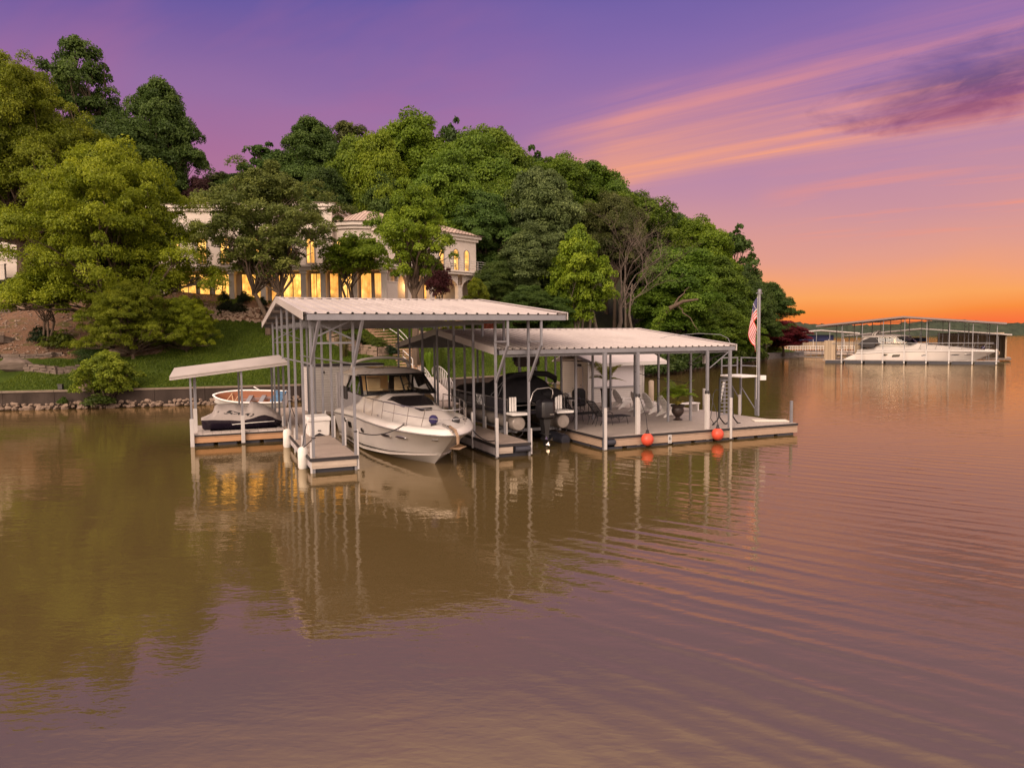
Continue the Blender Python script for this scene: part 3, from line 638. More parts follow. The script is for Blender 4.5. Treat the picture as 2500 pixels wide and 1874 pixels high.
# mown grass standing on the lawn, too much of it to count
rg_ = np.random.default_rng(5); ng = 90000
gx = rg_.uniform(-34, 8, ng); gt = 14*rg_.uniform(0, 1, ng)**1.0+.3
keep = (gx > -27) | (gt < 6.5); gx, gt = gx[keep], gt[keep]; gp = []
for a, t_ in zip(gx, gt):
    yy = ys(a)+t_; gp.append((a, yy, gz(a, yy)))
gp = np.array(gp); ng = len(gp); ang = rg_.uniform(0, 6.28, ng); hh = rg_.uniform(.05, .14, ng); wd_ = .035
v = np.empty((ng, 3, 3)); dx = np.stack([np.cos(ang), np.sin(ang), 0*ang], 1); lean = rg_.normal(size=(ng, 3))*.05; lean[:, 2] = hh
v[:, 0] = gp-dx*wd_; v[:, 1] = gp+dx*wd_; v[:, 2] = gp+lean
me = bpy.data.meshes.new('lawn_grass'); me.vertices.add(3*ng); me.vertices.foreach_set('co', v.reshape(-1).astype(np.float32)); me.loops.add(3*ng); me.loops.foreach_set('vertex_index', np.arange(3*ng, dtype=np.int32))
me.polygons.add(ng); me.polygons.foreach_set('loop_start', np.arange(0, 3*ng, 3, dtype=np.int32)); me.polygons.foreach_set('loop_total', np.full(ng, 3, dtype=np.int32))
at_ = me.attributes.new('tone', 'FLOAT', 'FACE'); at_.data.foreach_set('value', np.clip(.5+.22*np.sin(gp[:, 0]*.7)*np.cos(gp[:, 1]*.9)+rg_.normal(size=ng)*.2, 0, 1).astype(np.float32)); me.materials.append(leaf); me.update(calc_edges=True)
o = bpy.data.objects.new('lawn_grass', me); COL.objects.link(o); o.color = (.085, .125, .011, 1); tag(o, 'short green grass of the lawn behind the seawall', 'grass', kind='stuff')
# ------------------------------------------------------------------ house
stucco = M('white stucco', (.60, .52, .46), .85, .06, 1.2, .006, 40, spec=.15, dirt=.12)
trimw = M('white trim', (.64, .56, .50), .6, .05, 2)
tile = boards('clay roof tile', (.40, .29, .24), 'X', .32, .85, .35, .3)
framem = M('grey window frame', (.22, .20, .19), .5, .08, 4)
lit = glow('lit room', (1.0, .56, .13), 1.5, 2.0, .45)
lit2 = glow('lit hall', (1.0, .50, .11), 1.2, 1.1, .4)
lampm = glow('lamp glass', (1.0, .72, .35), 6.0)
iron = M('black iron', (.018, .016, .016), .5, .2, 8, spec=.5)
railm = M('pale railing', (.40, .37, .355), .5, .05, 4)
HB = Vector((-18, 69, 7.7))
house = thing('lakeside_house', 'white stucco house with clay tile roofs, its windows all lit warm yellow', 'house', HB)
def window(parent, p, along, nrm, w, z0, z1, mat, arch=False, mull=1, name='window'):
    """a lit window or glazed door: frame mesh with its pane as a sub-part, standing 5 cm proud of the wall"""
    p = Vector(p); a = Vector(along).normalized(); n_ = Vector(nrm).normalized(); fw = .09
    def outline(ww, lo, hi):
        if not arch: return [(-ww, lo), (ww, lo), (ww, hi), (-ww, hi)]
        c = hi-ww; return [(-ww, lo), (ww, lo)]+[(ww*math.cos(PI*i/10), c+ww*math.sin(PI*i/10)) for i in range(11)]
    def P3(q, o): return p+a*q[0]+n_*o+Vector((0, 0, q[1]))
    o_ = outline(w/2, z0, z1); i_ = outline(w/2-fw, z0+fw, z1-fw); n = len(o_)
    f = MB()
    f.add([P3(q, .0) for q in o_]+[P3(q, .09) for q in o_]+[P3(q, .09) for q in i_]+[P3(q, .0) for q in i_],
          [(j, (j+1) % n, n+(j+1) % n, n+j) for j in range(n)]+[(n+j, n+(j+1) % n, 2*n+(j+1) % n, 2*n+j) for j in range(n)]+[(2*n+j, 2*n+(j+1) % n, 3*n+(j+1) % n, 3*n+j) for j in range(n)])
    for m_ in range(1, mull+1):
        x = -w/2+w*m_/(mull+1); f.beam(P3((x, z0+fw), .06), P3((x, z1-fw-(w*.2 if arch else 0)), .06), .07 if mull < 2 else .06, .05)
    fo = f.build(name, framem, parent)
    g_ = MB(); g_.add([P3(q, .03) for q in i_]+[P3(q, .05) for q in i_], [tuple(range(n, 2*n)), tuple(range(n-1, -1, -1))]+[(j, (j+1) % n, n+(j+1) % n, n+j) for j in range(n)])
    g_.build('pane', mat, fo); return fo
def hip(mb, x0, x1, y0, y1, z, rise, ov=.5):
    x0 -= ov; x1 += ov; y0 -= ov; y1 += ov; d_ = min(x1-x0, y1-y0)/2
    if x1-x0 >= y1-y0: a, b_ = (x0+d_, (y0+y1)/2, z+rise), (x1-d_, (y0+y1)/2, z+rise)
    else: a, b_ = ((x0+x1)/2, y0+d_, z+rise), ((x0+x1)/2, y1-d_, z+rise)
    mb.add([(x0, y0, z), (x1, y0, z), (x1, y1, z), (x0, y1, z), a, b_], [(0, 1, 5, 4), (1, 2, 5), (2, 3, 4, 5), (3, 0, 4), (3, 2, 1, 0)] if x1-x0 >= y1-y0 else [(0, 1, 4), (1, 2, 5, 4), (2, 3, 5), (3, 0, 4, 5), (3, 2, 1, 0)])
    return mb
# ground floor and its projecting slab on columns
MB().box(-16.3, 6.4, 0, 12, -1.5, 3.12).build('wall', stucco, house)
s_ = MB(); s_.box(-16.5, 6.2, -1.35, .3, 3.125, 3.42); s_.box(-16.6, 6.3, -1.45, .2, 3.42, 3.6); s_.build('cornice', trimw, house)
for x in (-14.6, -8.25, -5.3, -1.5, .35, 3.3, 6.05):
    c = MB(); c.box(x-.25, x+.25, -1.2, -.7, -1.2, 2.85); c.box(x-.33, x+.33, -1.28, -.62, 2.85, 3.12); c.box(x-.31, x+.31, -1.26, -.64, -.1, .15); c.build('column', trimw, house)
AX, NY = (1, 0, 0), (0, -1, 0)
for xa, xb, ar, ml, mt_ in ((-13.6, -12.0, 0, 1, lit), (-11.8, -10.7, 0, 0, lit), (-10.35, -8.75, 0, 1, lit), (-7.75, -5.75, 0, 1, lit), (-4.95, -3.95, 0, 0, lit2), (-3.8, -1.85, 0, 1, lit),
                            (-1.15, .05, 0, 1, lit), (.65, 1.6, 0, 0, lit2), (1.75, 3.0, 0, 1, lit), (3.6, 4.75, 0, 0, lit2), (4.9, 5.75, 0, 0, lit2)):
    window(house, ((xa+xb)/2, -.002, 0), AX, NY, xb-xa, .02, 2.98, mt_, bool(ar), ml, 'glazed_door')
# upper storey at one end
MB().box(-16.3, .9, .5, 12.5, 3.1, 9.0).build('upper_wall', stucco, house)
s_ = MB(); s_.box(-16.55, 1.15, .25, 12.7, 9.0, 9.3); s_.box(-16.75, 1.35, .05, 12.9, 9.3, 9.6); s_.build('cornice', trimw, house)
hip(MB(), -16.6, 1.2, .2, 12.7, 9.62, 1.3, .3).build('roof', tile, house)
for x, w_ in ((-14.2, .9), (-11.6, 1.0), (-9.4, 1.0), (-6.6, 1.4), (-3.6, 1.4), (-1.2, .9)): window(house, (x, .498, 0), AX, NY, w_, 3.9, 6.5, lit, True, 1)
# round corner bay
def ngon(cx, cy_, r, n=16): return [(cx+r*math.cos(2*PI*i/n), cy_+r*math.sin(2*PI*i/n)) for i in range(n)]
BC = (3.1, 3.6)
MB().prism(ngon(*BC, 3.3), 3.6, 7.2).build('bay_wall', stucco, house, 30)
s_ = MB(); s_.prism(ngon(*BC, 3.5), 7.2, 7.5); s_.prism(ngon(*BC, 3.75), 7.5, 7.85); s_.build('cornice', trimw, house, 30)
c = MB(); ng = ngon(*BC, 3.95); c.add([(p[0], p[1], 7.86) for p in ng]+[(BC[0], BC[1], 9.3)], [(j, (j+1) % 16, 16) for j in range(16)]+[tuple(range(15, -1, -1))]); c.build('roof', tile, house)
for ang, w_ in ((-118, .9), (-88, .9), (-58, .9)):
    a = math.radians(ang); n_ = Vector((math.cos(a), math.sin(a), 0)); window(house, Vector((BC[0], BC[1], 0))+n_*3.27, (-n_.y, n_.x, 0), n_, w_, 3.9, 6.2, lit, True, 0)
# wing running back along the shore, with its balcony
w0 = Vector((5.3, 0, 0)); wd = Vector((8.9, 10, 0)).normalized(); wn = Vector((wd.y, -wd.x, 0)); WL = 13.4
def wp(s, o, z): return w0+wd*s+wn*o+Vector((0, 0, z))
def wbox(mb, s0, s1, o0, o1, z0, z1):
    return mb.add([wp(s0, o1, z0), wp(s1, o1, z0), wp(s1, o0, z0), wp(s0, o0, z0), wp(s0, o1, z1), wp(s1, o1, z1), wp(s1, o0, z1), wp(s0, o0, z1)],
                  [(0,3,2,1),(4,5,6,7),(0,1,5,4),(1,2,6,5),(2,3,7,6),(3,0,4,7)])
wbox(MB(), .2, WL, -9, 0, 3.3, 7.0).build('upper_wall', stucco, house)
wbox(MB(), .2, WL, -9, -1.3, -1.5, 3.3).build('wall', stucco, house)
s_ = MB(); wbox(s_, 0, WL+.2, -9.2, .22, 7.0, 7.3); wbox(s_, -.1, WL+.45, -9.4, .45, 7.3, 7.6); s_.build('cornice', trimw, house)
r_ = MB(); e = [wp(-.3, .7, 7.62), wp(WL+.7, .7, 7.62), wp(WL+.7, -9.6, 7.62), wp(-.3, -9.6, 7.62)]
r_.add(e+[wp(2, -4.5, 9.6), wp(WL-4.3, -4.5, 9.6)], [(0, 1, 5, 4), (1, 2, 5), (2, 3, 4, 5), (3, 0, 4), (3, 2, 1, 0)]); r_.build('roof', tile, house)
for s in (8.2, 10.3, 11.9): window(house, wp(s, -.002, 0), wd, wn, .8, 3.7, 6.1, lit, True, 0)
# arcade under the balcony
arc = [(1.6, 2.9), (3.3, 5.7), (6.4, 9.7), (10.3, 13.0)]; edges = [.2]+[e_ for a_ in arc for e_ in a_]+[WL+.3]
for i in range(0, len(edges), 2):
    c = wbox(MB(), edges[i], edges[i+1], .45, .95, -1.5, 2.1); wbox(c, edges[i]-.06, edges[i+1]+.06, .40, 1.0, 2.02, 2.14); c.build('column', trimw, house)
sp_ = MB()
for s0, s1 in arc:
    n = 10; pts = [(s0+(s1-s0)*i/n, 2.1+.75*math.sin(PI*i/n)**.7) for i in range(n+1)]
    for (a, za), (b_, zb_) in zip(pts, pts[1:]):
        sp_.add([wp(a, .95, za), wp(b_, .95, zb_), wp(b_, .95, 3.25), wp(a, .95, 3.25), wp(a, .45, za), wp(b_, .45, zb_), wp(b_, .45, 3.25), wp(a, .45, 3.25)], [(0,1,2,3), (4,7,6,5), (0,4,5,1)])
sp_.build('arcade', stucco, house)
s_ = MB(); wbox(s_, .2, WL+1.0, -.05, 1.5, 3.25, 3.5); wbox(s_, .2, WL+1.15, -.1, 1.65, 3.5, 3.66); bal = s_.build('balcony', trimw, house)
rl = MB()
for o0, o1, s0, s1 in ((1.55, 1.55, 5.0, WL+1.05), (1.55, -.2, WL+1.05, WL+1.05)):
    for z in (4.7, 4.45, 4.2, 3.95): rl.tube([wp(s0, o0, z), wp(s1, o1, z)], .022, 5)
for i in range(9): s = 5+i*(WL+1.05-5)/8; rl.tube([wp(s, 1.55, 3.6), wp(s, 1.55, 4.72)], .03, 5)
rl.build('railing', railm, bal)
for s, w_ in ((7.2, .75), (8.3, .75)): window(house, wp(s, -1.302, 0), wd, wn, w_, .05, 2.3, lit, False, 0, 'glazed_door')
for s in (2.2, 4.5, 9.3):
    l = MB(); p = wp(s, -1.12, 1.95); l.ball(p, .13, 8, 6, (1, 1, 1.5)); l.beam(p+Vector((0, 0, .05)), p-wn*.2+Vector((0, 0, .12)), .05); l.build('wall_lamp', lampm, house)
# warm light the lit rooms and wall lamps throw on the terrace
for p, e, sz in ((HB+wp(2.2, -.7, 1.9), 45, .15), (HB+wp(4.5, -.7, 1.9), 60, .15), (HB+wp(9.3, -.7, 1.9), 30, .15)):
    ld = bpy.data.lights.new('arcade_lamp', 'POINT'); ld.energy = e; ld.color = (1, .55, .2); ld.shadow_soft_size = sz
    lo_ = bpy.data.objects.new('arcade_lamp_light', ld); lo_.location = p; COL.objects.link(lo_)
# balcony chairs
def iron_chair(loc, rz, label, s=1.0, group=None):
    t = thing('iron_chair', label, 'chair', loc, rz, group); t.scale = (s, s, s)
    f = MB()
    for x in (-.25, .25):
        f.tube([(x, -.25, 0), (x, -.22, .42), (x, .2, .42), (x*1.05, .34, .95)], .02, 5); f.tube([(x, .25, 0), (x, .2, .42)], .02, 5); f.tube([(x, -.22, .62), (x, .25, .64)], .018, 5)
        f.tube([(x, -.22, .42), (x, -.22, .62)], .015, 4)
    f.tube([(-.26, .34, .95), (0, .36, 1.02), (.26, .34, .95)], .02, 5); f.build('frame', iron, t)
    b_ = MB()
    for i in range(6): x = -.22+.088*i; b_.tube([(x, .2, .45), (x, .34, .93)], .012, 4)
    for i in range(4): z = .5+.11*i; b_.tube([(-.24, .22+.028*i, z), (.24, .22+.028*i, z)], .01, 4)
    b_.build('backrest', iron, t)
    st = MB()
    for i in range(7): st.box(-.24, .24, -.22+.062*i, -.18+.062*i, .415, .43)
    st.build('seat', iron, t); return t
q = HB+wp(6.6, .8, 3.67); iron_chair(q, -1.0, 'black iron chair on the balcony beside the tree crown', 1.15, 'balcony chairs')
q = HB+wp(9.2, .8, 3.67); iron_chair(q, 1.6, 'black iron chair on the balcony between the arched windows', 1.15, 'balcony chairs')
q = HB+wp(12.2, .9, -.15); iron_chair(q, .6, 'black iron chair on the ground under the end of the balcony', 1.1)
# ------------------------------------------------------------------ planting by the house and on the slope
for i, (px, w_, lb) in enumerate(((547, 1.15, 'round clipped box shrub by the first glazed door'), (596, 1.35, 'round clipped box shrub beside the house column'), (641, 1.0, 'small clipped box shrub behind the forked trunk'), (700, 1.0, 'clipped box shrub just above the metal roof edge'))):
    shrub('box_shrub', lb, 'box', px, 740, 66.9, w_, w_*.95, (.018, .034, .010), 'clipped shrubs along the house front')
for px, D, w_, h_, c_, lb in ((556, 64.5, 1.7, 1.1, (.022, .032, .012), 'dark low shrub on the rock border below the door'), (583, 64.2, 1.6, 1.1, (.03, .04, .014), 'dark shrub on the rock border near the forked trunk'), (652, 64.4, 1.3, .9, (.06, .035, .02), 'brownish shrub on the rock border next to the roof edge'),
                             (1094, 68, 2.4, 1.8, (.20, .22, .012), 'bright yellow shrub beyond the lower roof'), (1194, 70, 1.4, 1.9, (.14, .030, .014), 'rust red shrub seen between the two roofs'), (1235, 72, 2.2, 1.5, (.05, .085, .012), 'green shrub under the tall roof corner'), (1150, 71, 1.8, 1.2, (.05, .06, .02), 'olive shrub beside the rust red one'),
                             (1063, 68.5, 1.4, .9, (.03, .05, .015), 'dark green shrub by the yellow one'),
                             (862, 60.5, 1.9, 1.1, (.055, .065, .02), 'olive shrub above the curved garden wall'), (893, 61, 1.5, 1.0, (.10, .13, .016), 'lime green shrub at the middle of the garden wall'), (920, 60.5, 1.9, 1.0, (.09, .12, .018), 'rounded light green shrub beside the steps'), (950, 59.5, 1.5, .9, (.02, .04, .015), 'dark trailing shrub at the end of the garden wall'),
                             (775, 62, 2.6, 2.6, (.07, .085, .02), 'tall loose shrub seen through the dock posts'), (812, 64, 2.0, 2.0, (.12, .10, .02), 'yellowish tall shrub behind the dock cross brace'), (842, 65, 2.4, 1.6, (.02, .03, .012), 'dark shrub behind the boulders by the steps'),
                             (145, 55, 3.0, 1.7, (.085, .11, .012), 'bright spreading shrub at the foot of the mulch slope'), (215, 54, 2.6, 1.3, (.075, .10, .012), 'low bright shrub beside the mulch slope rocks'), (105, 56, 2.2, 1.5, (.02, .035, .012), 'dark green shrub on the mulch slope')):
    shrub('garden_shrub', lb, 'bush' if w_ < 2.5 else 'loose', px, 800, D, w_, h_, c_)
shrub('grass_mound', 'rounded mound of fine dark green grass on the lawn edge', 'dome', 228, 880, 52, 3.1, 1.55, (.030, .060, .010), None, 'ornamental grass')
shrub('seawall_weed', 'small green weed growing on the seawall face', 'bush', 154, 975, 46.4, .75, .55, (.06, .10, .012), None, 'weed', .35)
shrub('seawall_shrub', 'leafy bush hanging over the rocks at the seawall', 'loose', 240, 975, 46.0, 2.1, .9, (.065, .095, .014), None, 'shrub', .25)
for px, D, w_, h_, lb in ((1600, 82, 6.5, 3.6, 'green bush hanging over the bank behind the shed'), (1640, 88, 6.5, 3.8, 'dark bush dipping into the water past the shed'), (1690, 96, 7, 4.2, 'dark bush at the waterline behind the diving platform'), (1755, 103, 7.5, 4.6, 'bright bush at the waterline near the flagpole'), (1812, 113, 7.5, 5, 'light green bush at the foot of the last bank tree'), (1845, 121, 4.5, 4.5, 'light green bush just behind the flag'), (1565, 78.5, 5, 3, 'dark bush at the bank behind the shed roof'), (1530, 76, 4.5, 2.6, 'dark bush hidden mostly behind the shed'), (1620, 84.6, 5, 2.6, 'low dark bush trailing on the bank stones past the shed'), (1665, 91.5, 6, 3.2, 'bush trailing in the water between the shed and the ladder'), (1722, 99.5, 6, 3.4, 'low bush at the waterline behind the boarding ladder'), (1785, 108, 6.5, 3.6, 'low bush at the waterline just before the flagpole')):
    shrub('bank_bush', lb, 'bush', px, 880, D, w_, h_, (.045, .075, .014) if px < 1750 else (.07, .10, .014), None, 'bush', .05)
shrub('point_shrub', 'small yellow shrub under the red maple', 'bush', 1889, 840, 139, 3.6, 1.7, (.20, .20, .012))
# fountain grass by the steps
def grass_clump(name, label, px, D, w, h, col, n=420, seed=1):
    rg = random.Random(seed); q = at(px, 800, D); mb = MB()
    for i in range(n):
        a = rg.uniform(0, 6.283); r = rg.uniform(0, .25)*w; l = h*rg.uniform(.6, 1.05); sp_ = rg.uniform(.15, .55)*w; b0 = Vector((r*math.cos(a), r*math.sin(a), 0)); o_ = Vector((math.cos(a), math.sin(a), 0)); t_ = Vector((-o_.y, o_.x, 0))*.018
        p1 = b0+o_*sp_*.35+Vector((0, 0, l*.6)); p2 = b0+o_*sp_*.75+Vector((0, 0, l)); p3 = b0+o_*sp_*1.15+Vector((0, 0, l*.8))
        mb.add([b0-t_, b0+t_, p1+t_, p1-t_, p2+t_*.7, p2-t_*.7, p3], [(0, 1, 2, 3), (3, 2, 4, 5), (5, 4, 6)])
    o = mb.build(name, leaf); o.location = (q.x, D, gz(q.x, D)); o.color = (*col, 1); return tag(o, label, 'ornamental grass')
grass_clump('fountain_grass', 'large arching clump of ornamental grass on the lawn behind the cruiser', 1062, 58.3, 2.0, 2.4, (.24, .30, .05), 500, 3)
grass_clump('fountain_grass', 'short bright green grass clump in front of the arching one', 1048, 57.4, 1.2, 1.5, (.28, .40, .03), 260, 4)
grass_clump('reed_grass', 'dry upright grass tuft below the garden wall', 838, 57.5, 1.2, 1.6, (.22, .18, .06), 160, 5)
# ------------------------------------------------------------------ seawall, riprap, garden walls, steps
conc = M('weathered concrete', (.050, .037, .031), .9, .45, .9, .02, 12, spec=.1, dirt=.8, stretch=(1, 1, .35))
capm = M('wall cap', (.19, .145, .11), .9, .2, 2, .01, 20)
stone = M('riprap stone', (.23, .165, .125), .9, .3, 2.0, .05, 6, spec=.1, dirt=.4)
stone_dk = M('dark ledge stone', (.15, .115, .095), .9, .3, 2, .05, 6, spec=.1, dirt=.4)
sw = thing('seawall', 'long stained concrete seawall along the lawn', 'wall', (-20, ys(-20), 0))
pts = [x for x in range(-90, 3, 3)]
rows0 = []
wl_ = MB(); cp = MB()
for a, b_ in zip(pts, pts[1:]):
    pa_ = Vector((a+20, ys(a)-ys(-20), 0)); pb_ = Vector((b_+20, ys(b_)-ys(-20), 0)); d_ = (pb_-pa_).normalized(); n_ = Vector((d_.y, -d_.x, 0))
    q0, q1 = pa_-n_*.25, pb_-d_*.02-n_*.25
    def slab(mb, o0, o1, z0, z1):
        v0 = [q0+n_*o0, q1+n_*o0, q1-n_*o1, q0-n_*o1]; mb.add([p+Vector((0, 0, z0)) for p in v0]+[p+Vector((0, 0, z1)) for p in v0], [(0,3,2,1),(4,5,6,7),(0,1,5,4),(1,2,6,5),(2,3,7,6),(3,0,4,7)])
    slab(wl_, .25, .05, -1.2, 1.08); slab(cp, .30, .12, 1.08, 1.2)
wl_.build('wall_face', conc, sw); cp.build('wall_cap', capm, sw)
def rock_mesh(seed, sub=2):
    rg = random.Random(seed); mb = MB(); mb.ball((0, 0, 0), .5, 9, 6, (1, .8, .65))
    fr_ = [Vector((rg.gauss(0, 1), rg.gauss(0, 1), rg.gauss(0, 1))).normalized() for _ in range(11)]
    vv = []
    for p in mb.v:
        p = Vector(p)
        for n_ in fr_:
            d_ = p.dot(n_)
            if d_ > .23: p -= n_*(d_-.23)
        vv.append(p*(1+rg.uniform(-.05, .05)))
    mb.v = [tuple(p) for p in vv]; return mb
rocks = [rock_mesh(i) for i in range(6)]
rme = []
for rm in rocks: o = rm.build('riprap_rock', stone, None); rme.append(o.data); bpy.data.objects.remove(o)
rg = random.Random(4); i = 0; x = -36.0
while x < -6.5 and i < 230:
    for row in range(2):
        o = bpy.data.objects.new('riprap_rock', rme[i % 6]); COL.objects.link(o)
        s = rg.choice((.3, .38, .46, .56, .72))*rg.uniform(.85, 1.15)*(1.0 if row else .8); xx = x+rg.uniform(-.15, .15)
        o.location = (xx, ys(xx)-.40-row*.40+rg.uniform(-.12, .12), .26-row*.18+rg.uniform(-.05, .1)); o.scale = (s*1.15, s, s*.9); o.rotation_euler = (rg.uniform(-.4, .4), rg.uniform(-.4, .4), rg.uniform(0, 6))
        tag(o, 'tan riprap rock piled against the foot of the seawall', 'rock', 'riprap rocks along the seawall'); i += 1
    x += rg.uniform(.17, .26)
# bank stones under the wood
mb = MB()
for j in range(260):
    f = j/260; x = 2+f*42+rg.uniform(-.3, .3); s = rg.uniform(.3, .8); src = rocks[j % 6]; a = rg.uniform(0, 6)
    mb.add([Vector((x+(p[0]*math.cos(a)-p[1]*math.sin(a))*s*1.4, ys(x)-.1+rg.uniform(-.02, .02)+(p[0]*math.sin(a)+p[1]*math.cos(a))*s, .12+p[2]*s)) for p in src.v], src.f)
tag(mb.build('bank_stones', stone_dk, None, 35), 'dark loose stones along the wooded waterline', 'stones', kind='stuff')
def stone_wall(name, label, pts, h, th, mat, seed, cat='garden wall'):
    """dry stacked ledge wall following the ground between the given points"""
    rg = random.Random(seed); mb = MB(); c0 = Vector((pts[0][0], pts[0][1], gz(*pts[0])))
    for (xa, ya), (xb, yb) in zip(pts, pts[1:]):
        L = math.hypot(xb-xa, yb-ya); d_ = Vector((xb-xa, yb-ya, 0)).normalized(); n_ = Vector((d_.y, -d_.x, 0))
        z = 0
        while z < h:
            ch_ = min(rg.uniform(.16, .26), h-z+.02); s = -rg.uniform(0, .3)
            while s < L:
                w_ = rg.uniform(.35, .8); a, b_ = max(0, s), min(L, s+w_-.02)
                if b_-a > .05:
                    o_ = rg.uniform(-.05, .05); p = Vector((xa, ya, 0))+d_*a+n_*o_; q_ = Vector((xa, ya, 0))+d_*b_+n_*o_; zz = gz(p.x, p.y)-.15+z
                    mb.add([v+Vector((0, 0, zz))-c0 for v in (p+n_*th/2, q_+n_*th/2, q_-n_*th/2, p-n_*th/2)]+[v+Vector((0, 0, zz+ch_-.015))-c0 for v in (p+n_*th/2, q_+n_*th/2, q_-n_*th/2, p-n_*th/2)], [(0,3,2,1),(4,5,6,7),(0,1,5,4),(1,2,6,5),(2,3,7,6),(3,0,4,7)])
                s += w_
            z += ch_
    o = mb.build(name, mat); o.location = c0; return tag(o, label, cat)
def pz(px, D): return (at(px, 800, D).x, D)
stone_wall('garden_wall', 'curved low stone wall holding the shrub bed beside the steps', [pz(800, 60.5), pz(840, 59.3), pz(880, 58.6), pz(920, 58.6), pz(945, 59.3)], .85, .4, stone, 1)
stone_wall('ledge_wall', 'low stone planter wall on the lower lawn by the dark boulder', [pz(58, 50.3), pz(135, 49.8), pz(190, 50.6)], .6, .4, stone_dk, 2)
stone_wall('ledge_wall', 'dark stone edging at the foot of the brown mulch slope', [pz(-40, 53.0), pz(60, 53.2), pz(150, 54)], .4, .4, stone_dk, 3)
stone_wall('ledge_wall', 'short stone ledge high on the mulch slope', [pz(-30, 62), pz(30, 62.4)], .7, .5, stone_dk, 4)
for i, (px, D, s, lb) in enumerate(((32, 50.4, 2.3, 'big dark boulder at the end of the planter wall'), (8, 56, 1.6, 'dark jagged boulder on the mulch slope'), (160, 57, 1.3, 'dark boulder under the bright yellow-green tree'), (285, 54, 1.7, 'pale tilted ledge rock beside the grass mound'), (262, 55.5, 1.5, 'brown slab rock above the grass mound'), (335, 57, 1.6, 'dark ledge rock under the drooping boughs'),
                                    (795, 62.5, 2.2, 'dark boulder behind the dock braces'), (830, 63, 1.8, 'brown boulder below the dark shrub'), (870, 64, 1.7, 'reddish boulder at the head of the steps'), (1030, 64.5, 2.2, 'pale sloping boulder behind the thick trunk'), (205, 47.5, 1.0, 'white rock on the seawall edge'), (242, 47.6, .9, 'pale rock by the little shore tree'), (120, 53.5, 1.0, 'small brown rock on the slope edge'))):
    o = bpy.data.objects.new('boulder', rme[i % 6].copy()); COL.objects.link(o); x, y = pz(px, D); o.location = (x, y, gz(x, y)+s*.12); o.scale = (s*1.3, s, s*.8); o.rotation_euler = (0, .1, i*1.3)
    o.data.materials[0] = stone if 'pale' in lb or 'white' in lb else stone_dk; tag(o, lb, 'boulder')
mb = MB(); rg = random.Random(21)
for j in range(1500):
    x = rg.uniform(-46, -26.5); t_ = rg.uniform(7.5, 22); y = ys(x)+t_; s = rg.choice((.06, .08, .1, .14, .2)); z = gz(x, y)+.01; a = rg.uniform(0, 6); ca_2, sa_2 = math.cos(a)*s, math.sin(a)*s
    mb.add([(x-ca_2, y-sa_2, z), (x+sa_2, y-ca_2*.7, z), (x+ca_2, y+sa_2, z), (x-sa_2, y+ca_2*.7, z), (x+rg.uniform(-.3, .3)*s, y, z+s*.7)], [(0, 1, 4), (1, 2, 4), (2, 3, 4), (3, 0, 4)])
tag(mb.build('mulch_stones', stone), 'loose stones and bark chips scattered over the brown mulch slope', 'stones', kind='stuff')
# river rock border below the house
mb = MB(); rg = random.Random(9)
for j in range(420):
    x = rg.uniform(-28.6, -21.5); t_ = rg.uniform(0, 1); y = ys(x)+14.2+t_*3.2; s = rg.uniform(.2, .42); src = rocks[j % 6]; a = rg.uniform(0, 6)
    mb.add([Vector((x+(p[0]*math.cos(a)-p[1]*math.sin(a))*s, y+(p[0]*math.sin(a)+p[1]*math.cos(a))*s, gz(x, y)+.05+p[2]*s)) for p in src.v], src.f)
tag(mb.build('river_rock_bed', M('river rock', (.40, .29, .21), .85, .3, .9, spec=.15), None, 40), 'bed of tan river rock below the house doors', 'rock bed', kind='stuff')
# steps up to the house
tread = M('step tread', (.36, .22, .14), .85, .2, 2, .01, 20, dirt=.3)
stp = [pz(1000, 56.6), pz(997, 58.3), pz(985, 60), pz(968, 61.8), pz(940, 63.6), pz(910, 65), pz(880, 66)]
t = thing('garden_steps', 'wide curving brick steps climbing the lawn', 'steps', (stp[0][0], stp[0][1], gz(*stp[0])))
mb = MB(); NS = 20; pv = []
for i in range(NS+1):
    f = i/NS*(len(stp)-1); j = min(int(f), len(stp)-2); g_ = f-j; pv.append(Vector((stp[j][0]*(1-g_)+stp[j+1][0]*g_, stp[j][1]*(1-g_)+stp[j+1][1]*g_, 0)))
for i in range(NS):
    a, b_ = pv[i], pv[i+1]; d_ = (b_-a).normalized(); n_ = Vector((d_.y, -d_.x, 0)); z = gz(a.x, a.y)+.12; hw = 1.0
    v0 = [a+n_*hw-d_*.05, b_+n_*hw+d_*.3, b_-n_*hw+d_*.3, a-n_*hw-d_*.05]; base = t.location
    mb.add([v+Vector((0, 0, z-.9))-base for v in v0]+[v+Vector((0, 0, z+.03))-base for v in v0], [(0,3,2,1),(4,5,6,7),(0,1,5,4),(1,2,6,5),(2,3,7,6),(3,0,4,7)])
mb.build('tread', tread, t)
rl = M('white painted rail', (.56, .53, .51), .45, .04, 4)
def handrail(name, label, pts, h, n_post):
    p3 = [Vector((x, y, gz(x, y)+.1)) for x, y in pts]; t = thing(name, label, 'handrail', p3[0]); mb = MB(); b0 = p3[0]
    for hh in (h, h*.5): mb.tube([p-b0+Vector((0, 0, hh)) for p in p3], .035, 6)
    mb.build('rail', rl, t)
    for i in range(n_post):
        p = p3[int(round(i*(len(p3)-1)/(n_post-1)))]-b0; MB().tube([p+Vector((0, 0, -.1)), p+Vector((0, 0, h))], .035, 6).build('post', rl, t)
handrail('handrail', 'white handrail curving down beside the garden steps', [pz(937, 64.6), pz(955, 63.8), pz(972, 63), pz(988, 61.6), pz(1000, 60.4)], .95, 3)
handrail('handrail', 'short white handrail at the head of the garden steps', [pz(893, 67), pz(920, 66)], .95, 2)
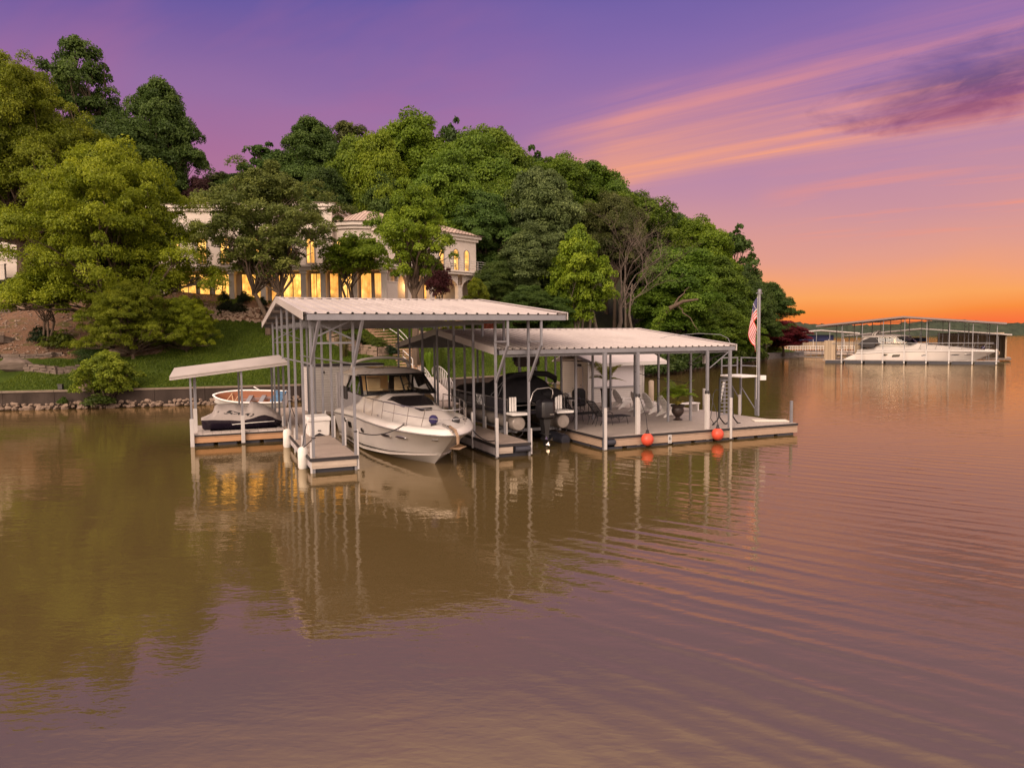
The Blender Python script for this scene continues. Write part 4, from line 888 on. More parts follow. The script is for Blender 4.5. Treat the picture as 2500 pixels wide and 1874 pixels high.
handrail('handrail', 'white handrail at the foot of the garden steps', [pz(983, 58), pz(1006, 56.4)], 1.0, 3)
# white building, low wall, fence and stone path at the far side of the slope
wb = thing('white_building', 'plain white building mostly hidden by the yellow-green tree', 'house', (-62, 84, 12.2)); MB().box(-14, 5.2, 0, 9, -2, 6).build('wall', stucco, wb); hip(MB(), -14, 5.2, 0, 9, 6, 2.0).build('roof', tile, wb)
s_ = MB(); s_.box(-14, 5.35, -.15, -.004, 1.85, 2.1); s_.build('ledge', trimw, wb)
lw = thing('low_white_wall', 'low white block wall beside the white building', 'wall', (-58, 81.5, gz(-58, 81.5))); MB().box(-9, .9, 0, .3, -1, 1.7).build('wall_panel', stucco, lw); MB().box(-9.05, .95, -.05, .35, 1.7, 1.82).build('wall_cap', trimw, lw)
fn = thing('dark_fence', 'dark iron fence with pale posts next to the white building', 'fence', (-55.2, 82, gz(-55, 82)))
f = MB()
for i in range(34): f.beam((.25*i, 0, 0), (.25*i, 0, 1.5), .03)
for z in (.2, 1.4): f.beam((-.1, 0, z), (8.4, 0, z), .05)
f.build('panel', iron, fn)
for x in (-.2, 2.0, 4.5, 7.0): MB().box(x-.06, x+.06, -.1, .02, -.3, 1.75).build('post', railm, fn)
t = thing('stone_path', 'pale stone slab steps on the upper mulch slope', 'path', (at(70, 680, 66).x, 66, gz(at(70, 680, 66).x, 66)))
mb = MB()
for i in range(9):
    px = 52+i*4.2; D = 63.5+i*1.25; x, y = pz(px, D); z = gz(x, y); c = Vector((x, y, z))-t.location; mb.box(c.x-.75, c.x+.75, c.y-.55, c.y+.75, c.z-.25, c.z+.16)
mb.build('slab', stone, t)
lb_ = MB(); lb_.box(-.14, .14, -.1, .1, 0, .28); lb_.box(-.17, .17, -.13, .13, .28, .34); o = lb_.build('utility_box', iron); x, y = pz(141, 47.2); o.location = (x, y, gz(x, y)); tag(o, 'small dark utility box on the seawall lawn', 'utility box')
# headland wall and shore edge on the point
pw = thing('point_wall', 'grey retaining wall at the tip of the far point', 'wall', (47, 131, 0)); mb = MB(); pp = [(42.5, 122.4), (46.5, 130), (50.7, 136), (55.3, 138.8), (58.8, 145)]
for (xa, ya), (xb, yb) in zip(pp, pp[1:]):
    d_ = Vector((xb-xa, yb-ya, 0)).normalized(); n_ = Vector((d_.y, -d_.x, 0)); v0 = [Vector((xa-47, ya-131, 0))+n_*.3, Vector((xb-47, yb-131, 0))+n_*.3, Vector((xb-47, yb-131, 0))-n_*.8, Vector((xa-47, ya-131, 0))-n_*.8]
    mb.add([v+Vector((0, 0, -1)) for v in v0]+[v+Vector((0, 0, 1.05)) for v in v0], [(0,3,2,1),(4,5,6,7),(0,1,5,4),(1,2,6,5),(2,3,7,6),(3,0,4,7)])
mb.build('wall_face', M('grey block wall', (.16, .14, .13), .9, .4, 3, .05, 8, dirt=.5), pw)
# ------------------------------------------------------------------ docks (u along the front, v into the picture, z up)
galv = M('galvanised steel', (.20, .195, .215), .42, .14, 3, .0, metal=.25, spec=.5)
galv_dk = M('old galvanised steel', (.20, .195, .21), .5, .18, 3, metal=.2)
roofm = M('white metal roofing', (.46, .405, .38), .42, .10, .9, .0, spec=.4, dirt=.30, stretch=(1, .3, 1))
pvc = M('white plastic sleeve', (.50, .465, .45), .4, .06, 3, dirt=.18)
deckm = boards('composite deck', (.36, .285, .24), 'Y', .14, .75, .14, .05)
deckl = boards('pale dock boards', (.50, .43, .39), 'X', .36, .7, .14, .03)
platm = boards('platform deck', (.35, .295, .26), 'Y', .14, .7, .10, .045)
woodp = boards('weathered pale timber', (.50, .40, .32), 'Z', .19, .7, .15, .05)
woodo = boards('orange timber', (.46, .25, .13), 'Z', .34, .7, .12, .03)
woodt = boards('tan timber', (.36, .25, .18), 'Z', .34, .7, .14, .03)
rub = M('black rubber', (.022, .018, .020), .6, .2, 6)
floatm = M('dark float tub', (.030, .030, .042), .5, .3, 2, .01, 10)
skirt = M('stained grey skirt', (.42, .37, .37), .8, .3, 2.2, .01, 14, dirt=.9, stretch=(1, 1, .5))
def ribbed(mb, u0, u1, va, za, vb, zb, sp, h=.05):
    """one slope of ribbed sheet from the eave (va, za) to the ridge (vb, zb)"""
    prof = []; n = max(1, int(round((u1-u0)/sp)))
    for i in range(n+1):
        c = u0+(u1-u0)*i/n
        for o, z in ((-.055, 0), (-.025, h), (.025, h), (.055, 0)):
            x = min(u1, max(u0, c+o)); prof.append((x, z))
    mb.grid([[(x, va, za+z) for x, z in prof], [(x, vb, zb+z) for x, z in prof]])
def gable_roof(parent, u0, u1, v0, vr, v1, ze0, zr, ze1, sp, fas=.2):
    r = MB(); ribbed(r, u0, u1, v0, ze0, vr, zr, sp); ribbed(r, u0, u1, v1, ze1, vr, zr, sp)
    r.grid([[(u0, v0, ze0-.012), (u1, v0, ze0-.012)], [(u0, vr, zr-.012), (u1, vr, zr-.012)], [(u0, v1, ze1-.012), (u1, v1, ze1-.012)]])
    ro = r.build('roof', roofm, parent)
    c = MB(); c.prism_x([(vr-.16, zr-.005+.04), (vr, zr+.06), (vr+.16, zr+.035), (vr+.16, zr+.02), (vr-.16, zr+.02)], u0-.03, u1+.03); c.build('ridge_cap', roofm, ro)
    f = MB(); f.box(u0+.12, u1-.05, v0+.015, v0+.05, ze0-fas, ze0-.016); f.box(u0+.12, u1-.05, v0+.05, v0+.12, ze0-fas, ze0-fas+.02); f.build('fascia', galv, ro)
    f = MB(); f.box(u0+.1, u1-.05, v1-.05, v1-.015, ze1-fas, ze1-.016); f.build('fascia', galv, ro)
    for u in (u0, u1):
        t = MB(); s_ = 1 if u == u1 else -1
        for va, za, vb, zb in ((v0-.01, ze0, vr, zr), (vr, zr, v1+.01, ze1)):
            o = .012 if s_ > 0 else -.05
            t.prism_x([(va, za+.05), (vb, zb+.05), (vb, zb-.19), (va, za-.19)], u+min(0, s_*.03), u+max(0, s_*.03))
            t.prism_x([(va, za+.075), (vb, zb+.075), (vb, zb+.05), (va, za+.05)], u-s_*.16 if s_ > 0 else u-.035, u+.035 if s_ > 0 else u+.16)
        t.build('rake_trim', roofm, ro)
    for f_ in (.02, .25, .5, .75, .98):
        for va, za, vb, zb in ((v0, ze0, vr, zr), (v1, ze1, vr, zr)):
            v = va+(vb-va)*f_; z = za+(zb-za)*f_; p = MB(); p.box(u0+.08, u1-.08, v-.03, v+.03, z-.20, z-.03); p.build('purlin', galv_dk, ro)
    return ro
def post(parent, u, v, z0, z1, w=.09, sleeve=None, mat=None, side=(0, -1), wrap=False):
    p = MB(); p.box(u-w/2, u+w/2, v-w/2, v+w/2, z0, z1); po = p.build('post', mat or galv, parent, bevel=.006)
    if sleeve:
        s = MB(); sx, sy = side; c0, c1 = u+sx*(w/2+.035), v+sy*(w/2+.035)
        a, b_ = (.03, .055) if sx else (.055, .03)
        if wrap: s.box(u-.075, u+.075, v-.075, v+.075, sleeve[0], sleeve[1])
        else: s.box(c0-a, c0+a, c1-b_, c1+b_, sleeve[0], sleeve[1])
        s.build('sleeve', pvc, po, bevel=.01)
        if wrap: b = MB(); b.lathe([(.09, sleeve[1]-.03), (.105, sleeve[1]), (.09, sleeve[1]+.1)], (u, v, 0), 10); b.build('strap', rub, po)
    return po
def floats(parent, u0, u1, v0, v1, n, along='v'):
    for i in range(n):
        f = MB(); L = ((v1-v0) if along == 'v' else (u1-u0))/n
        if along == 'v': f.box(u0, u1, v0+i*L+.03, v0+(i+1)*L-.03, -.35, .17)
        else: f.box(u0+i*L+.03, u0+(i+1)*L-.03, v0, v1, -.35, .17)
        f.build('float', floatm, parent, bevel=.05)
VS = [0.02, 2.35, 4.7, 7.05, 9.4, 11.75, 14.1]
dk = dthing('boat_dock', 'tall floating boat dock with a ribbed white gable roof over the cruiser', 'boat dock', 0, 0)
d_ = MB(); d_.box(-.04, 1.44, -.04, 14.5, .40, .5); d_.build('deck', deckm, dk)
d_ = MB(); d_.box(6.42, 7.78, .1, 14.5, .40, .5); d_.build('deck', deckm, dk)
d_ = MB(); d_.box(-.04, 10.7, 14.504, 18.5, .40, .5); d_.build('deck', deckm, dk)
for u0, u1, va in ((-.06, 1.46, -.065), (6.40, 7.80, .075)):
    e = MB(); e.box(u0, u1, va-.03, va+.02, .385, .49); e.box(u0-.025, u0+.018, va+.02, 14.5, .385, .49); e.box(u1-.018, u1+.025, va+.02, 14.5, .385, .49); e.build('edge_strip', rub, dk)
f = MB(); f.box(-.02, 1.42, -.055, -.012, .145, .38); f.build('fascia_board', woodp, dk)
f = MB(); f.box(-.045, -.005, .0, 14.4, .13, .38); f.box(1.41, 1.45, .0, 14.4, .13, .38); f.build('side_skirt', skirt, dk)
f = MB(); f.box(6.405, 6.44, .12, 14.4, .10, .38); f.box(7.76, 7.795, .12, 14.4, .10, .38); f.build('side_skirt', skirt, dk)
f = MB(); f.box(6.45, 7.08, .06, .10, .15, .375); f.build('fascia_board', woodp, dk)
f = MB(); f.lathe([(.10, 0), (.11, .03), (.11, .55), (.10, .58)], (7.15, .02, .27), 14, 'x'); f.build('corner_roller', floatm, dk, 40)
floats(dk, .03, 1.37, .02, 14.2, 7); floats(dk, 6.48, 7.72, .16, 14.2, 7)
for v in VS:
    fr_ = v < .1
    post(dk, .05, v, -.05 if fr_ else .1, 5.0+min(v, 16-v)*.11, .085, (-.02, .95) if v > 2 else (-.05, 1.0), side=(-1, 0))
    post(dk, 1.40, v, .1 if not fr_ else -.05, 5.0+min(v, 16-v)*.11, .085, (.02, 1.35) if v < 8 else None, side=(1, 0))
    post(dk, 6.45, v+.08, .1 if not fr_ else -.05, 5.0+min(v, 16-v)*.11, .085, (.05, 1.45) if v < 8 else None, side=(-1, 0) if v > 1 else (0, -1))
    post(dk, 7.74, v+.08, .1 if not fr_ else -.05, 5.0+min(v, 16-v)*.11, .085, (.05, 1.0) if v < 5 else None, side=(1, 0))
gable_roof(dk, -.25, 8.92, -.7, 8.05, 16.8, 5.12, 6.06, 5.17, .39)
for a, b_, w_ in (((.05, -.02, 3.55), (.24, -.62, 4.93), .085), ((1.40, -.02, 3.45), (1.60, -.62, 4.93), .085)):
    s = MB(); s.beam(a, b_, w_); s.build('strut', galv, dk)
for u in (6.45, 7.74):
    s = MB(); s.beam((u, .06, 2.75), (u+.2, -.58, 4.05), .075); s.beam((u+.2, -.58, 4.02), (u+.2, -.58, 4.94), .075); s.beam((u, .08, 4.18), (u+.2, -.58, 4.18), .055); s.build('strut', galv, dk)
for v in (0, 14.1):
    s = MB(); s.beam((.05, v+.06, 4.32), (1.4, v+.06, 4.95), .055); s.beam((.05, v+.12, 4.95), (1.4, v+.12, 4.32), .055); s.beam((.05, v+.06, 4.2), (1.4, v+.06, 4.2), .06); s.build('brace', galv, dk)
for u in (.11, 1.34):
    s = MB(); s.beam((u, 0, 3.52), (u, 14.1, 3.52), .05); s.build('rail', galv, dk)
for v in VS[1:]:
    s = MB(); s.beam((.05, v, 4.92), (7.74, v, 4.92), .06, .1); s.build('rafter', galv_dk, dk)
# white storage cabin on the walkway behind the cruiser
siding = boards('white lap siding', (.60, .555, .535), 'Z', .13, .6, .04, .08, .3)
lk = dthing('dock_locker', 'white storage cabin with lap siding standing behind the cruiser', 'storage shed', 3.9, 16, .5)
MB().box(-2.1, 1.9, -1, 1, 0, 2.42).build('wall', siding, lk)
b = MB(); b.box(-2.16, 1.96, -1.06, 1.06, 2.42, 2.5); b.build('roof', rub, lk)
b = MB(); b.box(-2.12, -2.03, -1.02, -.9, 0, 2.42); b.build('corner_trim', pvc, lk)
d = MB(); d.box(-.55, 1.5, -1.03, -.998, .05, 2.0); d.box(-.62, -.56, -1.035, -.998, 0, 2.07); d.box(-.62, 1.55, -1.035, -.998, 2.0, 2.07); d.build('door', M('grey white door', (.52, .48, .50), .6, .05), lk)
b = MB(); b.lathe([(.06, -.0), (.07, .02), (.05, .06)], (-1.3, -1.04, 2.1), 8, 'y'); b.build('vent', rub, lk)
# ------------------------------------------------------------------ jet ski dock
jd = dthing('jet_ski_dock', 'small low floating dock with a sloping white roof over the covered jet ski', 'boat dock', -1.85, 8.2)
JX = 1.85
def jb(x0, x1, y0, y1, z0, z1, name, mat, **kw): return MB().box(x0+JX, x1+JX, y0-8.2, y1-8.2, z0, z1).build(name, mat, jd, **kw)
jb(-3.70, -.08, 8.22, 8.86, .42, .52, 'deck', deckl); jb(-3.70, -3.0, 8.864, 11.4, .42, .52, 'deck', deckl)
jb(-3.72, -.07, 8.17, 8.215, .14, .395, 'fascia_board', woodo); jb(-3.72, -.07, 8.15, 8.20, .40, .46, 'edge_strip', rub)
jb(-3.745, -3.705, 8.2, 11.4, .14, .4, 'fascia_board', woodt)
for i in range(4): jb(-3.62+i*.9, -2.86+i*.9, 8.26, 8.8, -.3, .13, 'float', floatm, bevel=.05)
for i in range(3): jb(-3.6, -3.1, 8.95+i*.85, 9.7+i*.85, -.3, .13, 'float', floatm, bevel=.05)
jb(-2.95, -.2, 8.95, 11.1, .16, .34, 'jet_lift', floatm, bevel=.06)
def jpost(u, v, z1, sl, zs=None):
    p = MB(); p.box(u+JX-.04, u+JX+.04, v-8.2-.04, v-8.2+.04, .1, z1); po = p.build('post', galv, jd)
    if sl: MB().box(u+JX-.075, u+JX+.075, v-8.2-.085, v-8.2-.043, sl[0], sl[1]).build('sleeve', pvc, po, bevel=.01)
    return po
jpost(-3.68, 8.15, 2.85, (.0, 1.15)); jpost(-1.74, 8.13, 3.08, (.05, 1.2)); jpost(-3.55, 8.95, 2.95, (.35, 1.5)); jpost(-3.55, 11.2, 3.05, None); jpost(-1.74, 11.2, 3.25, None); jpost(-.3, 11.2, 3.4, None)
r = MB()
zf = lambda u: 2.90+(u+4.43)*.112
for z_in, z_out, o in ((0, -.045, .0), (-.055, -.1, -.03), (-.11, -.15, .0)):
    a = [(-4.43, 7.95-o), (.12, 7.95-o), (.1, 11.6), (-4.38, 11.6)]
    v_ = [(x+JX, y-8.2, zf(x)+(.22 if y > 9 else 0)+z) for z in (z_out, z_in) for x, y in a]
    r.add(v_, [(0,3,2,1),(4,5,6,7),(0,1,5,4),(1,2,6,5),(2,3,7,6),(3,0,4,7)])
r.build('roof', roofm, jd)
# ------------------------------------------------------------------ lower dock with the swim platform
sd = dthing('swim_dock', 'wide floating dock with a lower ribbed roof over the pontoon boat and open swim platform', 'boat dock', 10.75, 0)
def sb(x0, x1, y0, y1, z0, z1, name, mat, **kw): return MB().box(x0-10.75, x1-10.75, y0, y1, z0, z1).build(name, mat, sd, **kw)
sb(10.77, 20.46, .02, 18.5, .42, .5, 'deck', platm)
e = MB(); e.box(-.02, 9.76, -.04, .015, .40, .485); e.box(-.035, .018, .015, 14, .40, .485); e.box(9.71, 9.77, .015, 18.5, .40, .485); e.build('edge_strip', rub, sd)
f = MB(); f.box(.55, 9.73, -.025, .015, .10, .39); f.build('fascia_board', woodt, sd)
f = MB(); f.box(.0, .03, .05, 14, .10, .39); f.box(9.70, 9.74, .02, 18.4, .10, .39); f.build('fascia_board', woodt, sd)
f = MB(); f.lathe([(.10, 0), (.115, .03), (.115, .5), (.10, .53)], (.02, -.02, .27), 14, 'x'); f.build('corner_roller', floatm, sd, 40)
for i in range(9): MB().box(.05+i*1.08, .95+i*1.08, .03, 1.0, -.35, .09).build('float', floatm, sd, bevel=.05)
for i in range(8): MB().box(.04, .95, 1.1+i*1.6, 2.55+i*1.6, -.35, .09).build('float', floatm, sd, bevel=.05); 
for i in range(8): MB().box(8.75, 9.69, 1.1+i*1.6, 2.55+i*1.6, -.35, .09).build('float', floatm, sd, bevel=.05)
def spost(u, v, z1, **kw): return post(sd, u-10.75, v, kw.pop('z0', .5), z1, kw.pop('w', .09), **kw)
RZ = lambda v: 3.66+min(v-.2, 15.2-v)*.107
spost(10.82, -.06, 3.7, z0=.0, sleeve=(.02, 1.62), side=(0, -1), w=.11); spost(10.98, .12, 3.7)
spost(12.42, .10, 3.7, sleeve=(.06, 1.98), wrap=True, w=.10); spost(15.75, .10, 3.7, sleeve=(.06, 1.98), wrap=True, w=.10); spost(16.86, .06, 3.7, sleeve=(.05, 1.75), side=(0, -1), w=.11)
for u, v in ((10.9, 2.38), (10.9, 5.2), (10.9, 8.2), (10.9, 11.2), (10.9, 14.0), (13.4, 5.4), (13.4, 8.6), (13.4, 11.6), (15.85, 2.95), (15.75, 5.5), (16.95, 2.8), (16.92, 5.25), (16.2, 8.5), (12.3, 9.3), (15.2, 12.9), (13.6, 14.2)):
    spost(u, v, RZ(v), mat=galv_dk if v > 7 else None)
rf = gable_roof(sd, 6.52-10.75, 17.3-10.75, .2, 7.6, 15.0, 3.88, 4.68, 4.0, .315, .17)
for v in (.4, 2.6, 5.2, 7.6, 10.2, 13.0): MB().beam((-3.9, v, RZ(v)-.02), (6.3, v, RZ(v)-.02), .06, .1).build('rafter', galv_dk, sd)
for a, b_ in (((6.1, .1, 3.66), (5.1, .1, 3.0)), ((5.0, .1, 3.7), (6.1, 2.8, 3.1)), ((6.15, 2.8, 3.0), (6.6, .3, 3.72))): MB().tube([a, b_], .02, 5).build('brace', galv, sd)
cb_ = MB(); cb_.tube([(4.98+.0, 5.5, 2.65), (5.2, 4.6, 2.42), (5.6, 3.6, 2.3), (6.2, 2.85, 2.18)], .014, 5); cb_.build('cable', rub, sd)
# fish-hook shaped lamp arm over the roof corner and a white floodlight under it
arm = dthing('lamp_arm', 'thin curved metal arm rising over the lower roof corner', 'lamp arm', 17.0, 2.0, 3.9)
MB().tube([(-2.2, 1.5, .1), (-1.2, .9, .42), (-.3, -.1, .52), (.2, -.9, .46), (.28, -1.3, .3), (.26, -1.5, .05)], .010, 5).build('arm', galv, arm)
fl = dthing('floodlight', 'small white floodlight hanging under the lower roof corner', 'floodlight', 16.75, 1.5, 3.12)
MB().box(-.12, .1, -.08, .08, 0, .36).build('housing', pvc, fl, bevel=.02); MB().lathe([(.06, 0), (.09, .1), (.09, .12)], (.12, -.06, .2), 10, 'x').build('lens', rub, fl, 40); MB().tube([(0, 0, .36), (0, .1, .52)], .025, 6).build('bracket', galv, fl)
# number plate
def text_mesh(name, body, size, mat, parent, loc, rot, depth=.004):
    cu_ = bpy.data.curves.new(name, 'FONT'); cu_.body = body; cu_.size = size; cu_.extrude = depth; cu_.align_x = 'CENTER'; cu_.align_y = 'CENTER'
    to = bpy.data.objects.new(name, cu_); COL.objects.link(to); bpy.context.view_layer.update()
    me = bpy.data.meshes.new_from_object(to.evaluated_get(bpy.context.evaluated_depsgraph_get())); bpy.data.objects.remove(to)
    me.materials.clear(); me.materials.append(mat); o = bpy.data.objects.new(name, me); COL.objects.link(o); o.parent = parent; o.location = loc; o.rotation_euler = rot; return o
npl = dthing('number_plate', 'small white plate with a black numeral on the platform edge', 'number plate', 13.83, -.03, .06)
MB().box(-.085, .085, -.012, 0, 0, .34).build('plate', pvc, npl); text_mesh('numeral', '6', .24, rub, npl, (0, -.014, .2), (PI/2, 0, 0)); MB().box(-.03, .03, -.017, -.012, .035, .055).build('bar', rub, npl)
# ------------------------------------------------------------------ shed at the back of the platform
cream = boards('cream lap siding', (.62, .55, .44), 'Z', .13, .6, .04, .06, .3)
sh = dthing('dock_shed', 'white clapboard shed with a low metal roof on the swim platform', 'shed', 17.17, 12.62, .5)
w = MB(); w.cur = 0; w.box(0, 3.78, 0, 3.4, 0, 2.36); w.build('wall', siding, sh)
w = MB(); w.box(-.022, 0, -.02, 3.4, 0, 2.36); w.build('wall_end', cream, sh)
t_ = MB(); t_.box(3.70, 3.80, -.03, .06, 0, 2.33); t_.box(-.03, .07, -.035, -.002, 0, 2.33); t_.build('corner_trim', pvc, sh)
r = MB()
r.add([(-.05+.3, -.55, 2.30), (5.05, -.55, 2.36), (5.05, 1.7, 3.0), (-.4, 1.7, 3.0), (-.4, 3.9, 2.36), (5.05, 3.9, 2.36)], [(0, 1, 2, 3), (3, 2, 5, 4)])
r.add([(.25, -.55, 2.24), (5.05, -.55, 2.30), (5.05, 1.7, 2.94), (-.4, 1.7, 2.94), (-.4, 3.9, 2.30), (5.05, 3.9, 2.30)], [(3, 2, 1, 0), (4, 5, 2, 3)])
r.add([(-.4, 1.7, 3.0), (.25, -.55, 2.30), (.25, -.55, 2.24), (-.4, 1.7, 2.94), (-.4, 3.9, 2.36), (-.4, 3.9, 2.3), (5.05, -.55, 2.36), (5.05, -.55, 2.3), (5.05, 1.7, 3.0), (5.05, 1.7, 2.94)], [(0, 1, 2, 3), (4, 0, 3, 5), (6, 8, 9, 7)])
ro = r.build('roof', roofm, sh)
f = MB(); f.beam((.25, -.56, 2.20), (5.08, -.56, 2.26), .04, .19); f.build('fascia', pvc, ro)
f = MB(); f.beam((.24, -.56, 2.21), (-.42, 1.7, 2.91), .03, .17); f.build('rake_trim', galv, ro)
wn_ = MB(); wn_.box(.28, 3.42, -.03, -.002, .92, 2.18); fo = wn_.build('shutter', boards('white shutter panel', (.64, .59, .60), 'X', 1.57, .55, .03, .012, .2), sh)
MB().box(.25, 3.47, -.10, -.004, .86, .915).build('counter_ledge', galv_dk, sh)
d = MB(); d.box(-.05, -.023, .62, 1.5, .0, 2.0); do = d.build('door', M('cream door', (.60, .50, .39), .55, .06), sh)
f = MB(); f.box(-.045, -.022, .55, .618, 0, 2.07); f.box(-.045, -.022, 1.502, 1.57, 0, 2.07); f.box(-.045, -.022, .618, 1.502, 2.004, 2.07); f.build('door_frame', pvc, sh)
MB().ball((-.09, .72, 1.0), .035, 8, 6).build('handle', galv, do)
MB().box(-.05, -.024, .75, 1.4, 2.1, 2.24).build('plaque', rub, sh)
f = MB(); f.box(-.024, .0, 1.75, 2.6, .05, 2.1); 
# ------------------------------------------------------------------ things on the platform
whp = M('white resin', (.76, .72, .69), .45, .05, 3, dirt=.06)
def adirondack():
    t = thing('adirondack_chair', 'x', 'chair')
    # faces +x
    b = MB(); n = 7
    rows = []
    for i in range(n+1):
        f_ = i/n; z = .30+f_*.70; x = -.16-f_*.34; hw = .27+.05*math.sin(f_*PI)-(.13*max(0, f_-.7)/.3 if f_ > .7 else 0)
        rows.append([(x+.03*math.cos((j/8-.5)*PI)*-1, hw*(2*j/8-1), z+(.05*math.sin(j/8*PI) if i == n else 0)) for j in range(9)])
    fr = MB(); fr.grid(rows); back = [[(p[0]-.022, p[1], p[2]-.008) for p in r_] for r_ in rows]; fr.grid([list(reversed(r_)) for r_ in back])
    for j in (0, 8): fr.grid([[r_[j] for r_ in rows], [r_[j] for r_ in back]])
    fr.grid([rows[-1], back[-1]]); fr.build('backrest', whp, t, 40)
    s = MB()
    for i in range(5): s.box(-.16+i*.115, -.06+i*.115, -.27, .27, .30+i*.012, .322+i*.012)
    s.build('seat', whp, t)
    for y in (-.33, .33):
        a = MB(); a.box(-.30, .42, y-.07, y+.07, .53, .555); a.build('armrest', whp, t, bevel=.01)
        l = MB(); l.prism_y([(.30, 0), (.38, 0), (.38, .53), (.28, .53)], y-.025, y+.025); l.build('leg', whp, t)
        l = MB(); l.prism_y([(-.56, 0), (-.47, 0), (.34, .30), (.34, .40), (.2, .40), (-.2, .36)], y-.03, y+.02); l.build('leg', whp, t)
    return t
slotm = M('dark slot', (.10, .095, .09), .8, .05)
AD = [(17.35, 9.2, .10, 'white resin garden chair closest to the shed wall'), (17.30, 7.35, -.04, 'white resin garden chair just past the white buoy post'), (17.30, 6.25, .05, 'white resin garden chair beside the white side table'), (17.22, 4.75, -.06, 'white resin garden chair next to the urn palm')]
for i, (u, v, rz, lb) in enumerate(AD):
    if i == 0: a0 = adirondack(); sl = MB(); [sl.box(-.30-.0-.18*(z-.55)/.4-.05, -.262-.18*(z-.55)/.4, y-.012, y+.012, z, z+.07) for z in (.56, .72, .86) for y in (-.13, 0, .13)]; sl.build('slot', slotm, a0); o = a0
    else: o = copy_tree(a0)
    o.location = W(u, v, .5); o.rotation_euler = (0, 0, TH+rz); tag(o, lb, 'chair', 'white garden chairs in a row')
def side_table(u, v, lb, s=1.0):
    t = dthing('side_table', lb, 'table', u, v, .5); b = MB(); b.lathe([(.0, .40), (.28*s, .40), (.30*s, .42), (.28*s, .44), (0, .44)], (0, 0, 0), 14); b.build('table_top', whp, t, 40)
    for a in range(3): MB().beam((.2*s*math.cos(a*2.1), .2*s*math.sin(a*2.1), .4), (.24*s*math.cos(a*2.1), .24*s*math.sin(a*2.1), 0), .045).build('leg', whp, t)
side_table(17.75, 8.35, 'round white side table between the first two garden chairs'); side_table(17.95, 5.5, 'white side table between the last two garden chairs', 1.2)
bk = M('black steel', (.014, .013, .014), .45, .2, 6, spec=.5)
strap = M('black vinyl strap', (.016, .014, .015), .55, .2, 6)
def chaise(u, v, rz, lb):
    t = dthing('chaise_lounge', lb, 'lounge chair', u, v, .5, rz, 'black strap lounge chairs')
    f = MB()
    for y in (-.32, .32):
        f.tube([(-.52, y, 1.04), (-.02, y, .38), (.06, y, .35), (1.35, y, .35)], .022, 6); 
        f.tube([(-.02, y, .37), (-.22, y, .0)], .015, 5); f.tube([(.35, y, .35), (.42, y, .0)], .015, 5); f.tube([(1.15, y, .35), (1.22, y, 0)], .015, 5); f.tube([(-.25, y, .68), (-.45, y, .0)], .014, 5)
        f.tube([(-.18, y, .5), (.0, y, .57), (.3, y, .57), (.42, y, .5), (.44, y, .36)], .016, 5)
        f.tube([(.6, y, .34), (.72, y, .22), (.9, y, .22), (1.0, y, .34)], .01, 5)
    f.tube([(-.52, -.32, 1.04), (-.54, 0, 1.06), (-.52, .32, 1.04)], .022, 6); f.tube([(1.35, -.32, .35), (1.35, .32, .35)], .018, 6); f.build('frame', bk, t)
    b = MB()
    for i in range(9): a = i/9+.04; b.beam((-.52+.5*a, -.32, 1.04-.66*a+.005), (-.52+.5*a, .32, 1.04-.66*a+.005), .045, .014)
    for i in range(6): y = -.26+.104*i; b.beam((-.51, y, 1.04), (-.02, y, .39), .034, .012)
    b.build('backrest', strap, t)
    s = MB()
    for i in range(21): x = .03+i*.064; s.box(x, x+.045, -.32, .32, .352, .366)
    s.build('seat', strap, t); return t
chaise(12.62, 3.35, .05, 'black strap lounge chair closest to the platform edge'); chaise(12.05, 4.95, .12, 'black strap lounge chair next to the pontoon boat')
# wrought iron set at the back
it = dthing('iron_table', 'black wrought iron patio table behind the lounge chairs', 'table', 13.9, 8.6, .5)
b = MB(); b.lathe([(0, .70), (.52, .70), (.55, .715), (.52, .73), (0, .73)], (0, 0, 0), 18); b.build('table_top', bk, it, 40)
for a in range(4): c, s_ = math.cos(a*PI/2+.6), math.sin(a*PI/2+.6); MB().tube([(c*.3, s_*.3, .70), (c*.36, s_*.36, .35), (c*.48, s_*.48, 0)], .018, 5).build('leg', bk, it)
iron_chair(W(13.1, 8.2, .5), TH-1.4, 'black wrought iron chair tucked at the iron table, near the lounge chairs', 1.0, 'wrought iron chairs on the platform')
iron_chair(W(14.7, 8.8, .5), TH+1.5, 'black wrought iron chair on the shed side of the iron table', 1.0, 'wrought iron chairs on the platform')
iron_chair(W(13.9, 9.5, .5), TH+.1, 'black wrought iron chair behind the iron table', 1.0, 'wrought iron chairs on the platform')
iron_chair(W(12.2, 6.9, .5), TH+.9, 'black wrought iron chair pushed aside near the pontoon boat', 1.0, 'wrought iron chairs on the platform')
